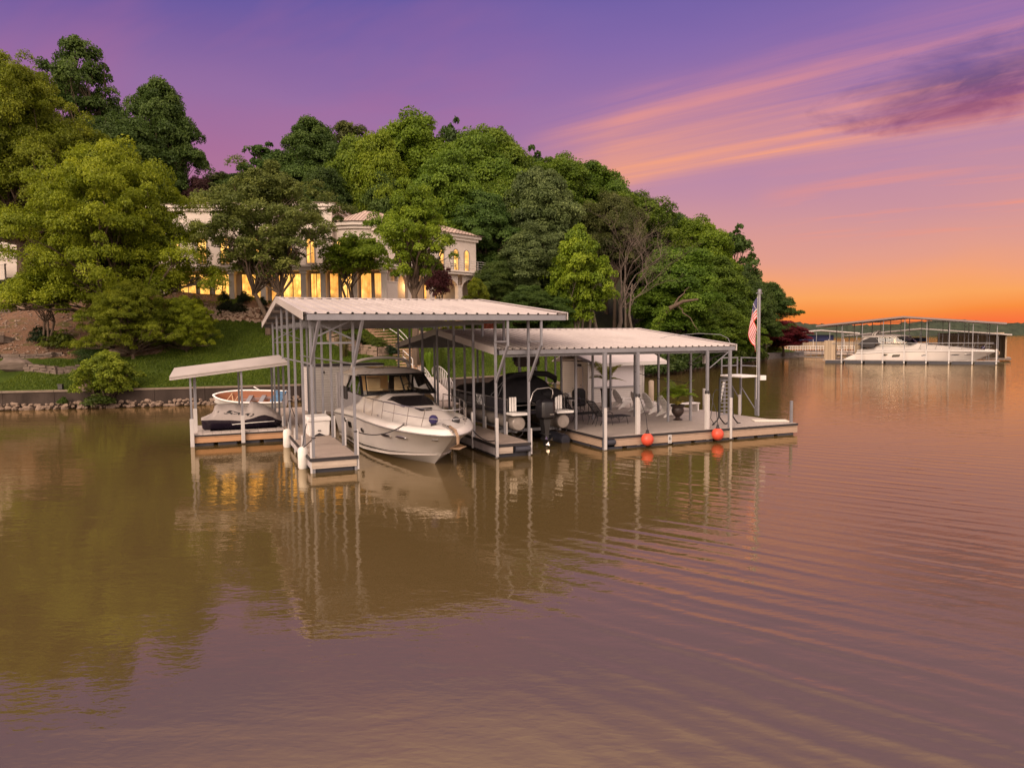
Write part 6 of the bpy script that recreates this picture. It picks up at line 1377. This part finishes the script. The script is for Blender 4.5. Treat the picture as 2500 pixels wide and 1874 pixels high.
b = MB(); c = dpt(.55, -.75, .05); b.ball(c, .15, 12, 8, (1, .6, .9)); b.build('horn_cover', blackg, cru, True)
for x, y in ((1.02, -.3), (-1.45, 2.2)): c = dpt(x, y, .03) if abs(x) < 1.3 else Vector((x, y, interp(y, ZS)+.24)); b = MB(); b.box(c.x-.03, c.x+.03, c.y-.11, c.y+.11, c.z, c.z+.035); b.box(c.x-.02, c.x+.02, c.y-.05, c.y+.05, c.z-.03, c.z); b.build('cleat', steel, cru, bevel=.01)
an = MB(); ax = M('rust tan anchor', (.25, .16, .10), .6, .3, 6, dirt=.3)
an.beam((0, -1.75, 1.46), (.03, -2.28, 1.38), .07, .09); an.tube([(.03, -2.2, 1.42), (.05, -2.42, 1.22), (.05, -2.42, .98)], [.05, .055, .045], 6)
an.add([(-.2, -2.30, .86), (.05, -2.52, 1.02), (.36, -2.36, .90), (.10, -2.36, .80), (-.2, -2.26, .83), (.05, -2.40, 1.0), (.36, -2.30, .87), (.10, -2.28, .78)], [(0, 1, 2, 3), (7, 6, 5, 4), (0, 4, 5, 1), (1, 5, 6, 2), (2, 6, 7, 3), (3, 7, 4, 0)]); an.build('anchor', ax, cru)
b = MB(); b.beam((0, -1.6, 1.47), (0, -2.25, 1.36), .16, .06); b.beam((-.09, -1.3, 1.5), (-.09, -1.62, 1.49), .05); b.build('anchor_roller', steel, cru)
Mw = Matrix.Translation(W(4.1, 0)) @ Matrix.Rotation(TH, 4, 'Z')
def proj(p):
    q = p-CAM; w_ = q.dot(f0); return CX+F*q.dot(cr)/w_, CY-F*q.dot(cu)/w_
def hull_find(px, py):
    best = None
    for i in range(1, 90):
        for j in range(4, 96):
            p = hull_pt(i/110, j/100); x, y = proj(Mw @ Vector((-p.x, p.y, p.z))); e_ = (x-px)**2+(y-py)**2
            if best is None or e_ < best[0]: best = (e_, i/110, j/100)
    return best[1:]
def hull_oval(name, px, py, hw, hh, mat, rim=None, square=False):
    """an opening on the hull side, following its curve: real size hw x hh metres"""
    s, r = hull_find(px, py); P_ = lambda a, b_: (lambda p: Vector((-p.x, p.y, p.z)))(hull_pt(a, b_))
    c = P_(s, r); du = (P_(s+.01, r)-P_(s-.01, r)).normalized(); dn = (P_(s, min(1, r+.02))-P_(s, r-.02)).normalized(); nn = du.cross(dn).normalized()
    if nn.x > 0: nn = -nn
    n = 20; sc = lambda k_: [c+du*(hw*k_*math.copysign(abs(math.cos(t_))**(.35 if square else 1), math.cos(t_)))+dn*(hh*k_*math.copysign(abs(math.sin(t_))**(.35 if square else 1), math.sin(t_))) for t_ in [2*PI*i/n for i in range(n)]]
    b = MB(); o_ = [p-nn*.05 for p in sc(1)]; f_ = [p+nn*.022 for p in sc(1)]; b.add(o_+f_, [(i, (i+1) % n, n+(i+1) % n, n+i) for i in range(n)]+[tuple(range(n, 2*n)), tuple(range(n-1, -1, -1))]); po = b.build(name, mat, cru)
    if rim: b = MB(); b.tube([p+nn*.018 for p in sc(1.06)]+[sc(1.06)[0]+nn*.018], .016, 5); b.build('rim', rim, po)
Q = lambda x, y: (800+x*.1719, 840+y*.1719)
hull_oval('porthole', *Q(155, 1090), .19, .11, blackg, steel); hull_oval('porthole', *Q(495, 1215), .20, .105, blackg, steel); hull_oval('porthole', *Q(830, 1290), .36, .085, blackg, steel); hull_oval('porthole', *Q(1040, 1325), .31, .075, blackg, steel)
hull_oval('hull_window', *Q(320, 1137), .34, .145, blackg, None, True); hull_oval('bow_thruster_vent', *Q(1515, 1360), .12, .035, steel, None, True)
# ------------------------------------------------------------------ pontoon boat on its lift, stern towards the viewer
blk = M('black canvas', (.009, .008, .010), .8, .2, 2, .02, 4, spec=.2)
alu = M('scuffed aluminium', (.30, .26, .235), .4, .25, 4, .006, 12, metal=.35, dirt=.35)
pan = M('dark fence panel', (.022, .020, .028), .35, .15, 2)
ptn = dthing('pontoon_boat', 'pontoon boat under a black canvas cover, outboard raised above the water', 'pontoon boat', 9.2, 2.2)
for x in (-.98, .98):
    b = MB(); b.lathe([(.05, -.10), (.25, -.095), (.29, -.06), (.30, .0), (.30, 6.6), (.2, 7.3), (.02, 7.7)], (x, 0, .92), 16, 'y'); to_ = b.build('pontoon', alu, ptn, 40)
    b = MB(); b.tube([(x-.3, .12, .72), (x-.2, .05, .48), (x, .02, .36), (x+.2, .05, .48), (x+.3, .12, .72)], .014, 5); b.build('pontoon_strap', rub, to_)
    b = MB(); b.loft([[(x+sx*hw, y0, z) for sx, y0 in ((-1, .35), (1, .35), (.85, -.28), (-.85, -.28))] for hw, z in ((.42, 1.27), (.45, 1.30), (.45, 1.345), (.42, 1.36))]); b.build('swim_step', whp, ptn, 40)
MB().box(-1.27, 1.27, .3, 7.6, 1.24, 1.36).build('deck', pan, ptn)
b = MB()
for x in (-1.25, 1.25): b.box(x-.015, x+.015, .9, 7.5, 1.42, 1.83)
b.box(-1.25, 1.25, 7.5, 7.53, 1.42, 1.83); b.build('fence_panel', pan, ptn)
b = MB()
for x in (-1.27, 1.27):
    for z in (1.40, 1.86): b.tube([(x, .4, z), (x, 7.5, z)], .022, 5)
    for y in (.4, 1.6, 2.8, 4.0, 5.2, 6.4, 7.5): b.tube([(x, y, 1.38), (x, y, 1.86)], .02, 5)
    for i in range(6): b.tube([(x*1.003, 2.9+i*.18, 1.42), (x*1.003, 3.05+i*.18, 1.84)], .012, 4)
b.tube([(-.5, .32, 1.40), (.55, .32, 1.40)], .02, 5); b.tube([(-1.0, .32, 1.6), (.0, .32, 1.6)], .02, 5); b.build('fence_rail', steel, ptn)
for x0, x1 in ((-1.22, -.78), (.82, 1.22)):
    b = MB(); [b.box(x0+i*.11, x0+i*.11+.085, .30, .36, 1.38, 1.95) for i in range(int((x1-x0)/.11))]; b.build('stern_panel', whp, ptn, bevel=.012)
CT = [(.35, 1.90, 1.15), (.8, 2.35, 1.22), (1.2, 2.72, 1.2), (1.9, 2.84, 1.2), (2.7, 2.80, 1.24), (3.4, 2.60, 1.28), (4.0, 2.30, 1.3), (4.8, 2.16, 1.3), (6.0, 2.20, 1.3), (7.2, 2.12, 1.25), (7.6, 1.95, 1.1)]
rg = random.Random(6); rows = []
for y, zt, w_ in CT:
    row = []
    for j in range(17):
        a = -1+j/8; p_ = 2.4 if y < 3.5 else 4; z = 1.78+(zt-1.78)*(1-abs(a)**p_)**(1/1.6)+.03*rg.uniform(-1, 1)*(1-abs(a)); row.append((w_*(a if abs(a) < .99 else a*1.0), y+.04*rg.uniform(-1, 1), z if abs(a) < .99 else 1.72))
    rows.append(row)
b = MB(); b.grid(rows); b.add([rows[0][j] for j in range(17)], [tuple(range(17))]); b.build('cover', blk, ptn, 60)
b = MB(); b.tube([(-1.15, .95, 2.60), (-.7, .8, 2.80), (0, .72, 2.86), (.7, .8, 2.80), (1.12, .95, 2.62), (1.2, 1.05, 2.45)], [.06, .11, .12, .12, .12, .06], 10); b.build('bimini_roll', blk, ptn, True)
b = MB()
for x in (-1.15, 1.15):
    for y in (1.5, 2.3): b.tube([(x, .95, 2.6), (x*1.06, y, 1.9)], .016, 5)
b.build('bimini_frame', galv_dk, ptn)
b = MB(); b.ball((.75, .5, 2.0), .48, 14, 10, (1.0, .5, .52)); b.build('seat_cover', blk, ptn, True)
b = MB(); b.tube([(-.42, .1, 1.38), (-.40, .1, 1.75), (-.28, .1, 2.12), (-.1, .1, 2.26), (.42, .08, 2.30), (.58, .08, 2.2), (.6, .08, 2.05), (.52, .08, 1.85)], .026, 7); b.build('boarding_arch', steel, ptn, True)
mo = MB(); mo.loft([[(x*s*.30, -.45+y*s*.36, z) for x, y in ((-1, -.8), (-.6, -1), (.6, -1), (1, -.8), (1, .8), (.6, 1), (-.6, 1), (-1, .8))] for z, s in ((1.12, .78), (1.2, .95), (1.55, 1.0), (1.78, .93), (1.88, .7), (1.9, .4))]); mo.build('outboard_cowl', M('black outboard cowl', (.008, .007, .010), .4, .15, 3, spec=.5), ptn, 50, bevel=.02)
b = MB(); b.box(.02, .2, -.815, -.808, 1.30, 1.32); b.build('cowl_badge', steel, ptn)
b = MB(); b.loft([[(x*s, -.42+y*s2, z) for x, y in ((-1, -1), (1, -1), (1, 1), (-1, 1))] for z, s, s2 in ((1.12, .16, .2), (.7, .10, .2), (.45, .07, .17), (.3, .06, .2))]); b.box(-.16, .16, -.62, -.2, .5, .53); b.lathe([(.02, -.75), (.075, -.6), (.085, -.2), (.02, -.02)], (0, 0, .28), 10, 'y'); b.beam((0, -.4, .28), (0, -.35, .02), .03, .2); b.build('outboard_leg', bk, ptn, 40)
for i in range(3): a = i*2.09+.3; b = MB(); b.add([(.05*math.cos(a), -.74, .28+.05*math.sin(a)), (.19*math.cos(a-.35), -.70, .28+.19*math.sin(a-.35)), (.2*math.cos(a+.35), -.80, .28+.2*math.sin(a+.35)), (.05*math.cos(a), -.72, .28+.05*math.sin(a)), (.19*math.cos(a-.35), -.68, .28+.19*math.sin(a-.35)), (.2*math.cos(a+.35), -.78, .28+.2*math.sin(a+.35))], [(0, 1, 2), (5, 4, 3), (0, 3, 4, 1), (1, 4, 5, 2), (2, 5, 3, 0)]); b.build('propeller_blade', steel, ptn)
bl_ = dthing('boat_lift', 'dark boat lift holding the pontoon boat out of the water', 'boat lift', 9.2, 2.2)
b = MB(); [b.beam((-1.32, y, .5), (1.32, y, .5), .12) for y in (1.2, 5.2)]; [b.beam((x, .2, .58), (x, 6.2, .58), .1) for x in (-.98, .98)]; b.build('cradle', galv_dk, bl_)
for x in (-1.18, 1.18): b = MB(); b.lathe([(.2, -.1), (.24, 0), (.24, 5.5), (.2, 5.6)], (x, .2, .12), 12, 'y'); b.build('lift_tank', floatm, bl_, 40)
# ------------------------------------------------------------------ jet ski under its cover
jcl = M('grey jet ski cover', (.43, .375, .355), .75, .08, 2, .03, 5, spec=.2)
jhm = M('dark plum hull', (.018, .012, .022), .25, .1, 3, spec=.5)
js = dthing('jet_ski', 'jet ski under a grey fitted cover with black lettering, parked on the small dock', 'jet ski', -1.68, 9.75, .0)
JT = [(-1.66, 1.00), (-1.5, 1.07), (-1.18, 1.22), (-1.10, 1.52), (-.95, 1.57), (-.3, 1.56), (.05, 1.47), (.22, 1.44), (.34, 1.60), (.42, 1.64), (.6, 1.60), (.9, 1.47), (1.25, 1.27), (1.5, 1.04), (1.66, .80)]
JB = [(-1.66, .96), (-.9, .94), (0, .86), (.3, .93), (.65, 1.04), (.9, 1.06), (1.2, .96), (1.45, .80), (1.66, .70)]
JW = [(-1.66, .46), (-1.4, .55), (-.5, .60), (.4, .60), (1.0, .52), (1.4, .34), (1.66, .06)]
def jpt(x, q):          # q 0 at the lower edge (near side) .. 1 at the top
    zt, zb_, w_ = interp(x, JT), interp(x, JB), interp(x, JW); ww = w_*(1-.10*q) if q < .45 else w_*(.955-.70*((q-.45)/.55)**1.5)
    return ww, zb_+(zt-zb_)*min(1, q*1.02)**(.95)
XS = [-1.66+i*3.32/60 for i in range(61)]; QS = [0, .15, .3, .45, .6, .75, .88, .96, 1]
b = MB()
for sg in (-1, 1): b.grid([[(x, sg*jpt(x, q)[0], jpt(x, q)[1]+.008*math.sin(x*9+q*5)) for x in XS] for q in QS]+[[(x, 0, interp(x, JT)+.012) for x in XS]])
b.add([(-1.66, s*jpt(-1.66, q)[0], jpt(-1.66, q)[1]) for s, q in [(-1, q) for q in QS]+[(1, q) for q in reversed(QS)]], [tuple(range(18))]); b.build('cover', jcl, js, 60)
b = MB()
for sg in (-1, 1):
    b.grid([[(x*f_, sg*interp(x, JW)*w_, z if z is not None else interp(x, JB)) for x in XS] for z, w_, f_ in ((.40, .15, .82), (.48, .6, .92), (.62, .93, .98), (None, 1.0, 1.0))]); b.grid([[(x*.82, 0, .36) for x in XS], [(x*.82, sg*interp(x, JW)*.15, .40) for x in XS]])
b.build('hull', jhm, js, 50)
b = MB(); b.grid([[(x, -(interp(x, JW)*.985+.012), .72+.03*math.sin((x+.2)*1.6)+dz) for x in [-.45+i*.07 for i in range(26)]] for dz in (0, .035)]); b.build('hull_stripe', whp, js)
LG_ = [[(540, 420), (620, 360), (700, 320), (800, 330), (860, 352), (760, 375), (750, 400), (860, 450), (800, 495), (740, 490), (735, 455)], [(800, 330), (1000, 400), (1180, 445), (1175, 470), (1050, 450), (900, 405), (860, 352)], [(1060, 468), (1175, 470), (1120, 550), (1090, 540), (1055, 495)], [(445, 400), (470, 430), (680, 490), (560, 485), (445, 455)], [(870, 470), (1030, 480), (1030, 495), (880, 495)],
      [(1375, 520), (1500, 485), (1650, 485), (1560, 540), (1560, 590), (1500, 610), (1440, 570), (1480, 545), (1400, 545)], [(1700, 510), (1790, 515), (1800, 560), (1700, 630), (1590, 665), (1580, 640), (1730, 570), (1740, 540)], [(215, 250), (280, 245), (260, 330), (190, 400), (170, 390), (200, 320)]]
def cov_y(x, z):
    zt, zb_ = interp(x, JT), interp(x, JB); q = max(0, min(1, ((z-zb_)/max(.01, zt-zb_)))); return -jpt(x, q**1.05)[0]
mg = MB()
for pl in LG_:
    pts = []
    for (x, y) in pl:
        X_ = (x*.05425+520-480)/.1266; u_ = (X_-80)/(1660-80)*3.32-1.66; z_ = .58+(1430-(y*.05425+980-860)/.1266)/480*1.04; pts.append((u_, z_))
    n = len(pts); mg.add([(a, cov_y(a, z)-.012, z) for a, z in pts]+[(a, cov_y(a, z)+.02, z) for a, z in pts], [tuple(range(n)), tuple(range(2*n-1, n-1, -1))]+[(i, n+i, n+(i+1) % n, (i+1) % n) for i in range(n)])
mg.build('lettering', bk, js)
# ------------------------------------------------------------------ open runabout heeled against the riprap
wood = M('varnished brown inside', (.24, .085, .038), .5, .2, 2, stretch=(.3, 1, 2))
q = at(611, 990, 44.6); ob = thing('open_boat', 'open wooden boat with a white gunwale and brown inside, tilted by the seawall', 'boat', (q.x, 44.6, .0), .05)
bx = MB(); inn = MB(); gw = MB(); rows_o, rows_i = [], []
Lb = 4.35; ROL = math.radians(24)
def tilt(p): x, y, z = p; return (x, y*math.cos(ROL)-(z-.2)*math.sin(ROL), .42+y*math.sin(ROL)+(z-.2)*math.cos(ROL))
for i in range(21):
    f_ = i/20; x = -Lb/2+Lb*f_; w_ = .80*(1-(1-min(1, f_*1.9))**2.2)**.7 if f_ < .53 else .80*(1-.10*((f_-.53)/.47)**2); zs_ = .62+.18*(1-f_)**2; ro, ri = [], []
    for j in range(13):
        a = -1+j/6; z = -.12+(zs_+.12)*abs(a)**2.6+(.35*(1-f_)**4 if abs(a) < .9 else 0); ro.append(tilt((x, w_*math.copysign(abs(a)**.8, a), z))); ri.append(tilt((x, w_*.95*math.copysign(abs(a)**.8, a), min(zs_-.02, z+.06) if abs(a) < 1 else zs_-.005)))
    rows_o.append(ro); rows_i.append(ri)
bx.grid(rows_o); bx.add(rows_o[-1]+rows_i[-1], [tuple(range(13))]); bx.build('hull', whp, ob, 50); inn.grid([list(reversed(r_)) for r_ in rows_i]); inn.build('inside', wood, ob, 50)
gw.tube([r_[0] for r_ in reversed(rows_o)]+[r_[-1] for r_ in rows_o], .055, 6); gw.build('gunwale', whp, ob, True)
b = MB()
for x, w_ in ((-.2, .74), (.6, .74)): b.add([tilt(p) for p in ((x, -w_, .38), (x+.26, -w_, .38), (x+.26, w_, .38), (x, w_, .38), (x, -w_, .41), (x+.26, -w_, .41), (x+.26, w_, .41), (x, w_, .41))], [(0,3,2,1),(4,5,6,7),(0,1,5,4),(1,2,6,5),(2,3,7,6),(3,0,4,7)])
b.build('thwart', galv_dk, ob)
b = MB(); b.grid([[tilt((1.45+.7*i/5, -.76+1.52*j/8, .66+.05*math.sin(j*1.1)*math.cos(i))) for j in range(9)] for i in range(6)]); b.grid([[tilt((1.45+.7*i/5, -.76+1.52*j/8, .60)) for j in range(8, -1, -1)] for i in range(6)]); b.build('blue_cover', M('faded blue cover', (.055, .12, .21), .7, .35, 5), ob)
b = MB(); rg = random.Random(3); tanr = M('tan frame', (.55, .36, .22), .6, .1)
for a, c in (((-1.9, .25, .4), (-1.2, .55, .62)), ((-1.6, -.3, .2), (-1.15, .45, .66)), ((-1.2, .5, .6), (-.95, -.2, .2)), ((-.95, .2, .3), (-.7, .6, .62)), ((-.75, -.1, .1), (-.7, .65, .6)), ((-1.95, .1, .35), (-.5, .2, .25)), ((-1.7, .3, .3), (-1.4, -.2, .1))): b.tube([tilt(a), tilt(c)], .025, 5)
b.build('folded_chair', tanr, ob)
b = MB(); b.tube([tilt((-.6, .25, .32)), tilt((1.4, .42, .42))], .02, 5); b.tube([tilt((-.5, .12, .28)), tilt((1.4, .30, .38))], .02, 5); b.build('oar', galv, ob)
b = MB(); b.tube([tilt((.45, .82, .66)), tilt((.25, .8, .82)), tilt((.1, .84, .9))], .035, 6); b.build('tiller', whp, ob)
# ------------------------------------------------------------------ mooring lines
def rope(name, lb, a, b_, sag, r=.016, n=12):
    a = Vector(a); b_ = Vector(b_); t = [a.lerp(b_, i/n)-Vector((0, 0, 4*sag*(i/n)*(1-i/n))) for i in range(n+1)]; mb = MB(); mb.tube([p-a for p in t], r, 5); mb.tube([Vector((.06*math.cos(i*1.05), .06*math.sin(i*1.05), 0)) for i in range(7)], r*1.2, 5)
    o = mb.build(name, rub, None, True); o.location = a; return tag(o, lb, 'rope')
bs_ = min((i/200 for i in range(200)), key=lambda s: (lambda q_: (q_[0]-988)**2+(q_[1]-1033)**2)(proj(Mw @ Vector((-c_off(.16, .2, s).x, c_off(.16, .2, s).y, c_off(.16, .2, s).z))))); cl_ = c_off(.16, .2, bs_); cl_ = Vector((-cl_.x, cl_.y, cl_.z+.03))
rope('mooring_rope', 'dark mooring rope sagging from the front dock post to the cruiser cleat', W(1.42, .02, 1.28), Mw @ cl_, .22, .02)
b = MB(); b.box(cl_.x-.03, cl_.x+.03, cl_.y-.12, cl_.y+.12, cl_.z-.03, cl_.z+.03); b.build('cleat', steel, cru, bevel=.01)
rope('mooring_rope', 'dark mooring rope from the cruiser bow to the second finger', W(5.12, -.3, 1.52), W(6.75, .9, .52), .28, .02)
rope('mooring_rope', 'thin dark rope from the front dock post to the white fender', W(.05, -.02, 1.15), W(-.16, 1.0, .72), .02)
rope('mooring_rope', 'black rope tied from a rear dock post to the walkway', W(.05, 7.05, 1.8), W(.6, 8.6, .52), .08)
# ------------------------------------------------------------------ far dock with the second cruiser, and the docks beyond it
E0 = Vector((48, 110, 0)); ev = Vector((18.5, -12, 0)).normalized(); fa_ = math.atan2(ev.y, ev.x)
tanp = boards('tan ribbed panel', (.36, .265, .175), 'X', .42, .6, .3, .10, .4)
fd = thing('far_dock', 'large covered dock across the cove holding a long white cruiser', 'boat dock', E0, fa_)
b = MB(); b.box(-.2, 22.2, -.1, 1.3, .40, .5); b.box(-.2, 1.2, 1.3, 9, .35, .5); b.box(20.5, 22.2, 1.3, 3, .35, .5); b.build('deck', deckm, fd)
for i in range(8): MB().box(.1+i*2.75, 2.6+i*2.75, .0, 1.2, -.3, .345).build('float', floatm, fd)
b = MB(); b.box(-.25, 22.25, -.16, -.104, .40, .47); b.build('edge_strip', galv_dk, fd)
def fpost(par, x, y, z1, sl=0, w=.12, mat=galv):
    p = MB().box(x-w/2, x+w/2, y-w/2, y+w/2, .3, z1).build('post', mat, par)
    if sl: MB().box(x-.08, x+.08, y-.15, y-.05, .05, sl).build('sleeve', pvc, p)
zr_ = lambda x: 5.75+(1-abs(x-10.6)/11.6)*1.0
for i in range(8): fpost(fd, 2.4+i*2.78, 0, zr_(2.4+i*2.78), 2.15, .085, galv_dk)
for i in range(9): fpost(fd, .3+i*2.6, 9, zr_(.3+i*2.6), 0, .1, galv_dk)
for i in range(8): fpost(fd, 1.2+i*2.8, 8.2, zr_(1.2+i*2.8), 0, .08, galv_dk)
r_ = MB()
for xa, xb, za, zb_ in ((-1.2, 10.6, 5.78, 6.9), (10.6, 22.9, 6.9, 5.72)): r_.add([(xa, -.7, za), (xb, -.7, zb_), (xb, 9.8, zb_), (xa, 9.8, za), (xa, -.7, za-.24), (xb, -.7, zb_-.24), (xb, 9.8, zb_-.24), (xa, 9.8, za-.24)], [(3,2,1,0),(4,5,6,7),(0,1,5,4),(1,2,6,5),(2,3,7,6),(3,0,4,7)])
r_.build('roof', M('weathered roof sheet', (.19, .145, .14), .5, .12, .6), fd)
b = MB(); b.beam((6.3, 4.5, 6.15), (16, 4.5, 6.0), .1); b.beam((1, .05, 3.0), (21.5, .05, 3.0), .07); b.beam((1, 9, 4.1), (22, 9, 4.1), .07); b.build('rail', galv_dk, fd)
for x0, y0 in ((-.1, .2), (3.6, 4.5)): b = MB(); b.box(x0, x0+1.55, y0, y0+1.2, .5, 3.45); b.build('curtain_panel', tanp, fd)
yc = copy_tree(cru); yc.location = E0+ev*18.6+Vector((ev.y, -ev.x, 0))*-3.4; yc.rotation_euler = (0, 0, fa_+PI/2); yc.scale = (1.2, 1.5, 1.38)
b = MB(); b.prism_x([(7.55, 2.12), (9.5, 1.95), (9.1, 2.45), (8.3, 2.82), (7.75, 2.84)], -1.53, 1.53); b.build('aft_enclosure', rub, yc)
b = MB(); b.prism_x([(9.4, -.1), (11.1, .15), (10.7, .45), (10.0, .85), (9.4, 1.15)], -1.7, 1.7); b.build('transom', gel, yc, bevel=.06)
tag(yc, 'long white cruiser berthed broadside under the far dock roof across the cove', 'motor yacht')
f2 = thing('far_dock', 'lower roofed dock with tan ribbed curtain walls behind the far cruiser', 'boat dock', E0+Vector((.544, .839, 0))*14+ev*2, fa_)
r_ = MB()
for xa, xb, za, zb_ in ((-1.5, 10, 4.2, 5.25), (10, 22, 5.25, 4.15)): r_.add([(xa, -.6, za), (xb, -.6, zb_), (xb, 8, zb_), (xa, 8, za), (xa, -.6, za-.2), (xb, -.6, zb_-.2), (xb, 8, zb_-.2), (xa, 8, za-.2)], [(3,2,1,0),(4,5,6,7),(0,1,5,4),(1,2,6,5),(2,3,7,6),(3,0,4,7)])
r_.build('roof', roofm, f2); b = MB(); b.box(-1, 22, 0, 8, .2, .5); b.build('deck', deckm, f2)
for i in range(9): fpost(f2, -.5+i*2.6, 0, 4.3+.1*min(i, 8-i), 0, .1, galv_dk)
b = MB(); b.box(12, 21.2, 7.2, 7.4, .5, 4.4); b.box(21.2, 21.4, .4, 7.4, .5, 4.2); b.build('curtain_wall', tanp, f2); b = MB(); b.box(1.5, 10.6, 2.5, 5.5, 3.0, 3.7); b.build('blue_canopy', M('dark blue canvas', (.012, .014, .045), .7, .2), f2, bevel=.1); b = MB(); b.box(2, 10, 3, 5, .9, 2.6); b.build('tan_curtain', tanp, f2)
f3 = thing('far_dock', 'distant low roofed dock with blue canvas and white railings beyond the red maple', 'boat dock', (60.5, 152, 0), -.25)
r_ = MB()
for xa, xb, za, zb_ in ((-2, 4.6, 4.75, 5.4), (4.6, 12, 5.4, 4.7)): r_.add([(xa, -.6, za), (xb, -.6, zb_), (xb, 8, zb_), (xa, 8, za), (xa, -.6, za-.22), (xb, -.6, zb_-.22), (xb, 8, zb_-.22), (xa, 8, za-.22)], [(3,2,1,0),(4,5,6,7),(0,1,5,4),(1,2,6,5),(2,3,7,6),(3,0,4,7)])
r_.build('roof', roofm, f3); b = MB(); b.box(-3, 12, -1, 8, .2, .9); b.build('deck', deckm, f3); b = MB(); b.box(-1, 7.5, 2, 5, 2.9, 4.3); b.build('blue_canopy', M('blue canvas', (.018, .022, .085), .7, .25, 1), f3, bevel=.15); b = MB(); b.box(-1.2, 12, 2.2, 5, 1.3, 2.9); b.build('tan_curtain', tanp, f3)
b = MB(); [b.beam((-3+.5*i, -.9, .9), (-3+.5*i, -.9, 3.4 if i % 6 == 0 else 2.0), .06) for i in range(30)]; b.beam((-3, -.9, 2.0), (11.8, -.9, 2.0), .07); b.beam((-3, -.9, 1.45), (11.8, -.9, 1.45), .05); b.build('railing', whp, f3)
for i in range(6): fpost(f3, -1.5+i*2.6, -.3, 4.9, 0, .12)
f4 = thing('shore_walkway', 'thin railed walkway reaching from the point wall to the far dock', 'walkway', (52.5, 134, 0), -1.5)
b = MB(); b.box(0, 22, -.6, .6, .35, .48); b.build('deck', deckm, f4); b = MB(); [b.beam((2*i, s, .45), (2*i, s, 1.45), .05) for i in range(12) for s in (-.6, .6)]; [b.beam((0, s, z), (22, s, z), .05) for s in (-.6, .6) for z in (1.0, 1.45)]; b.build('railing', galv, f4)
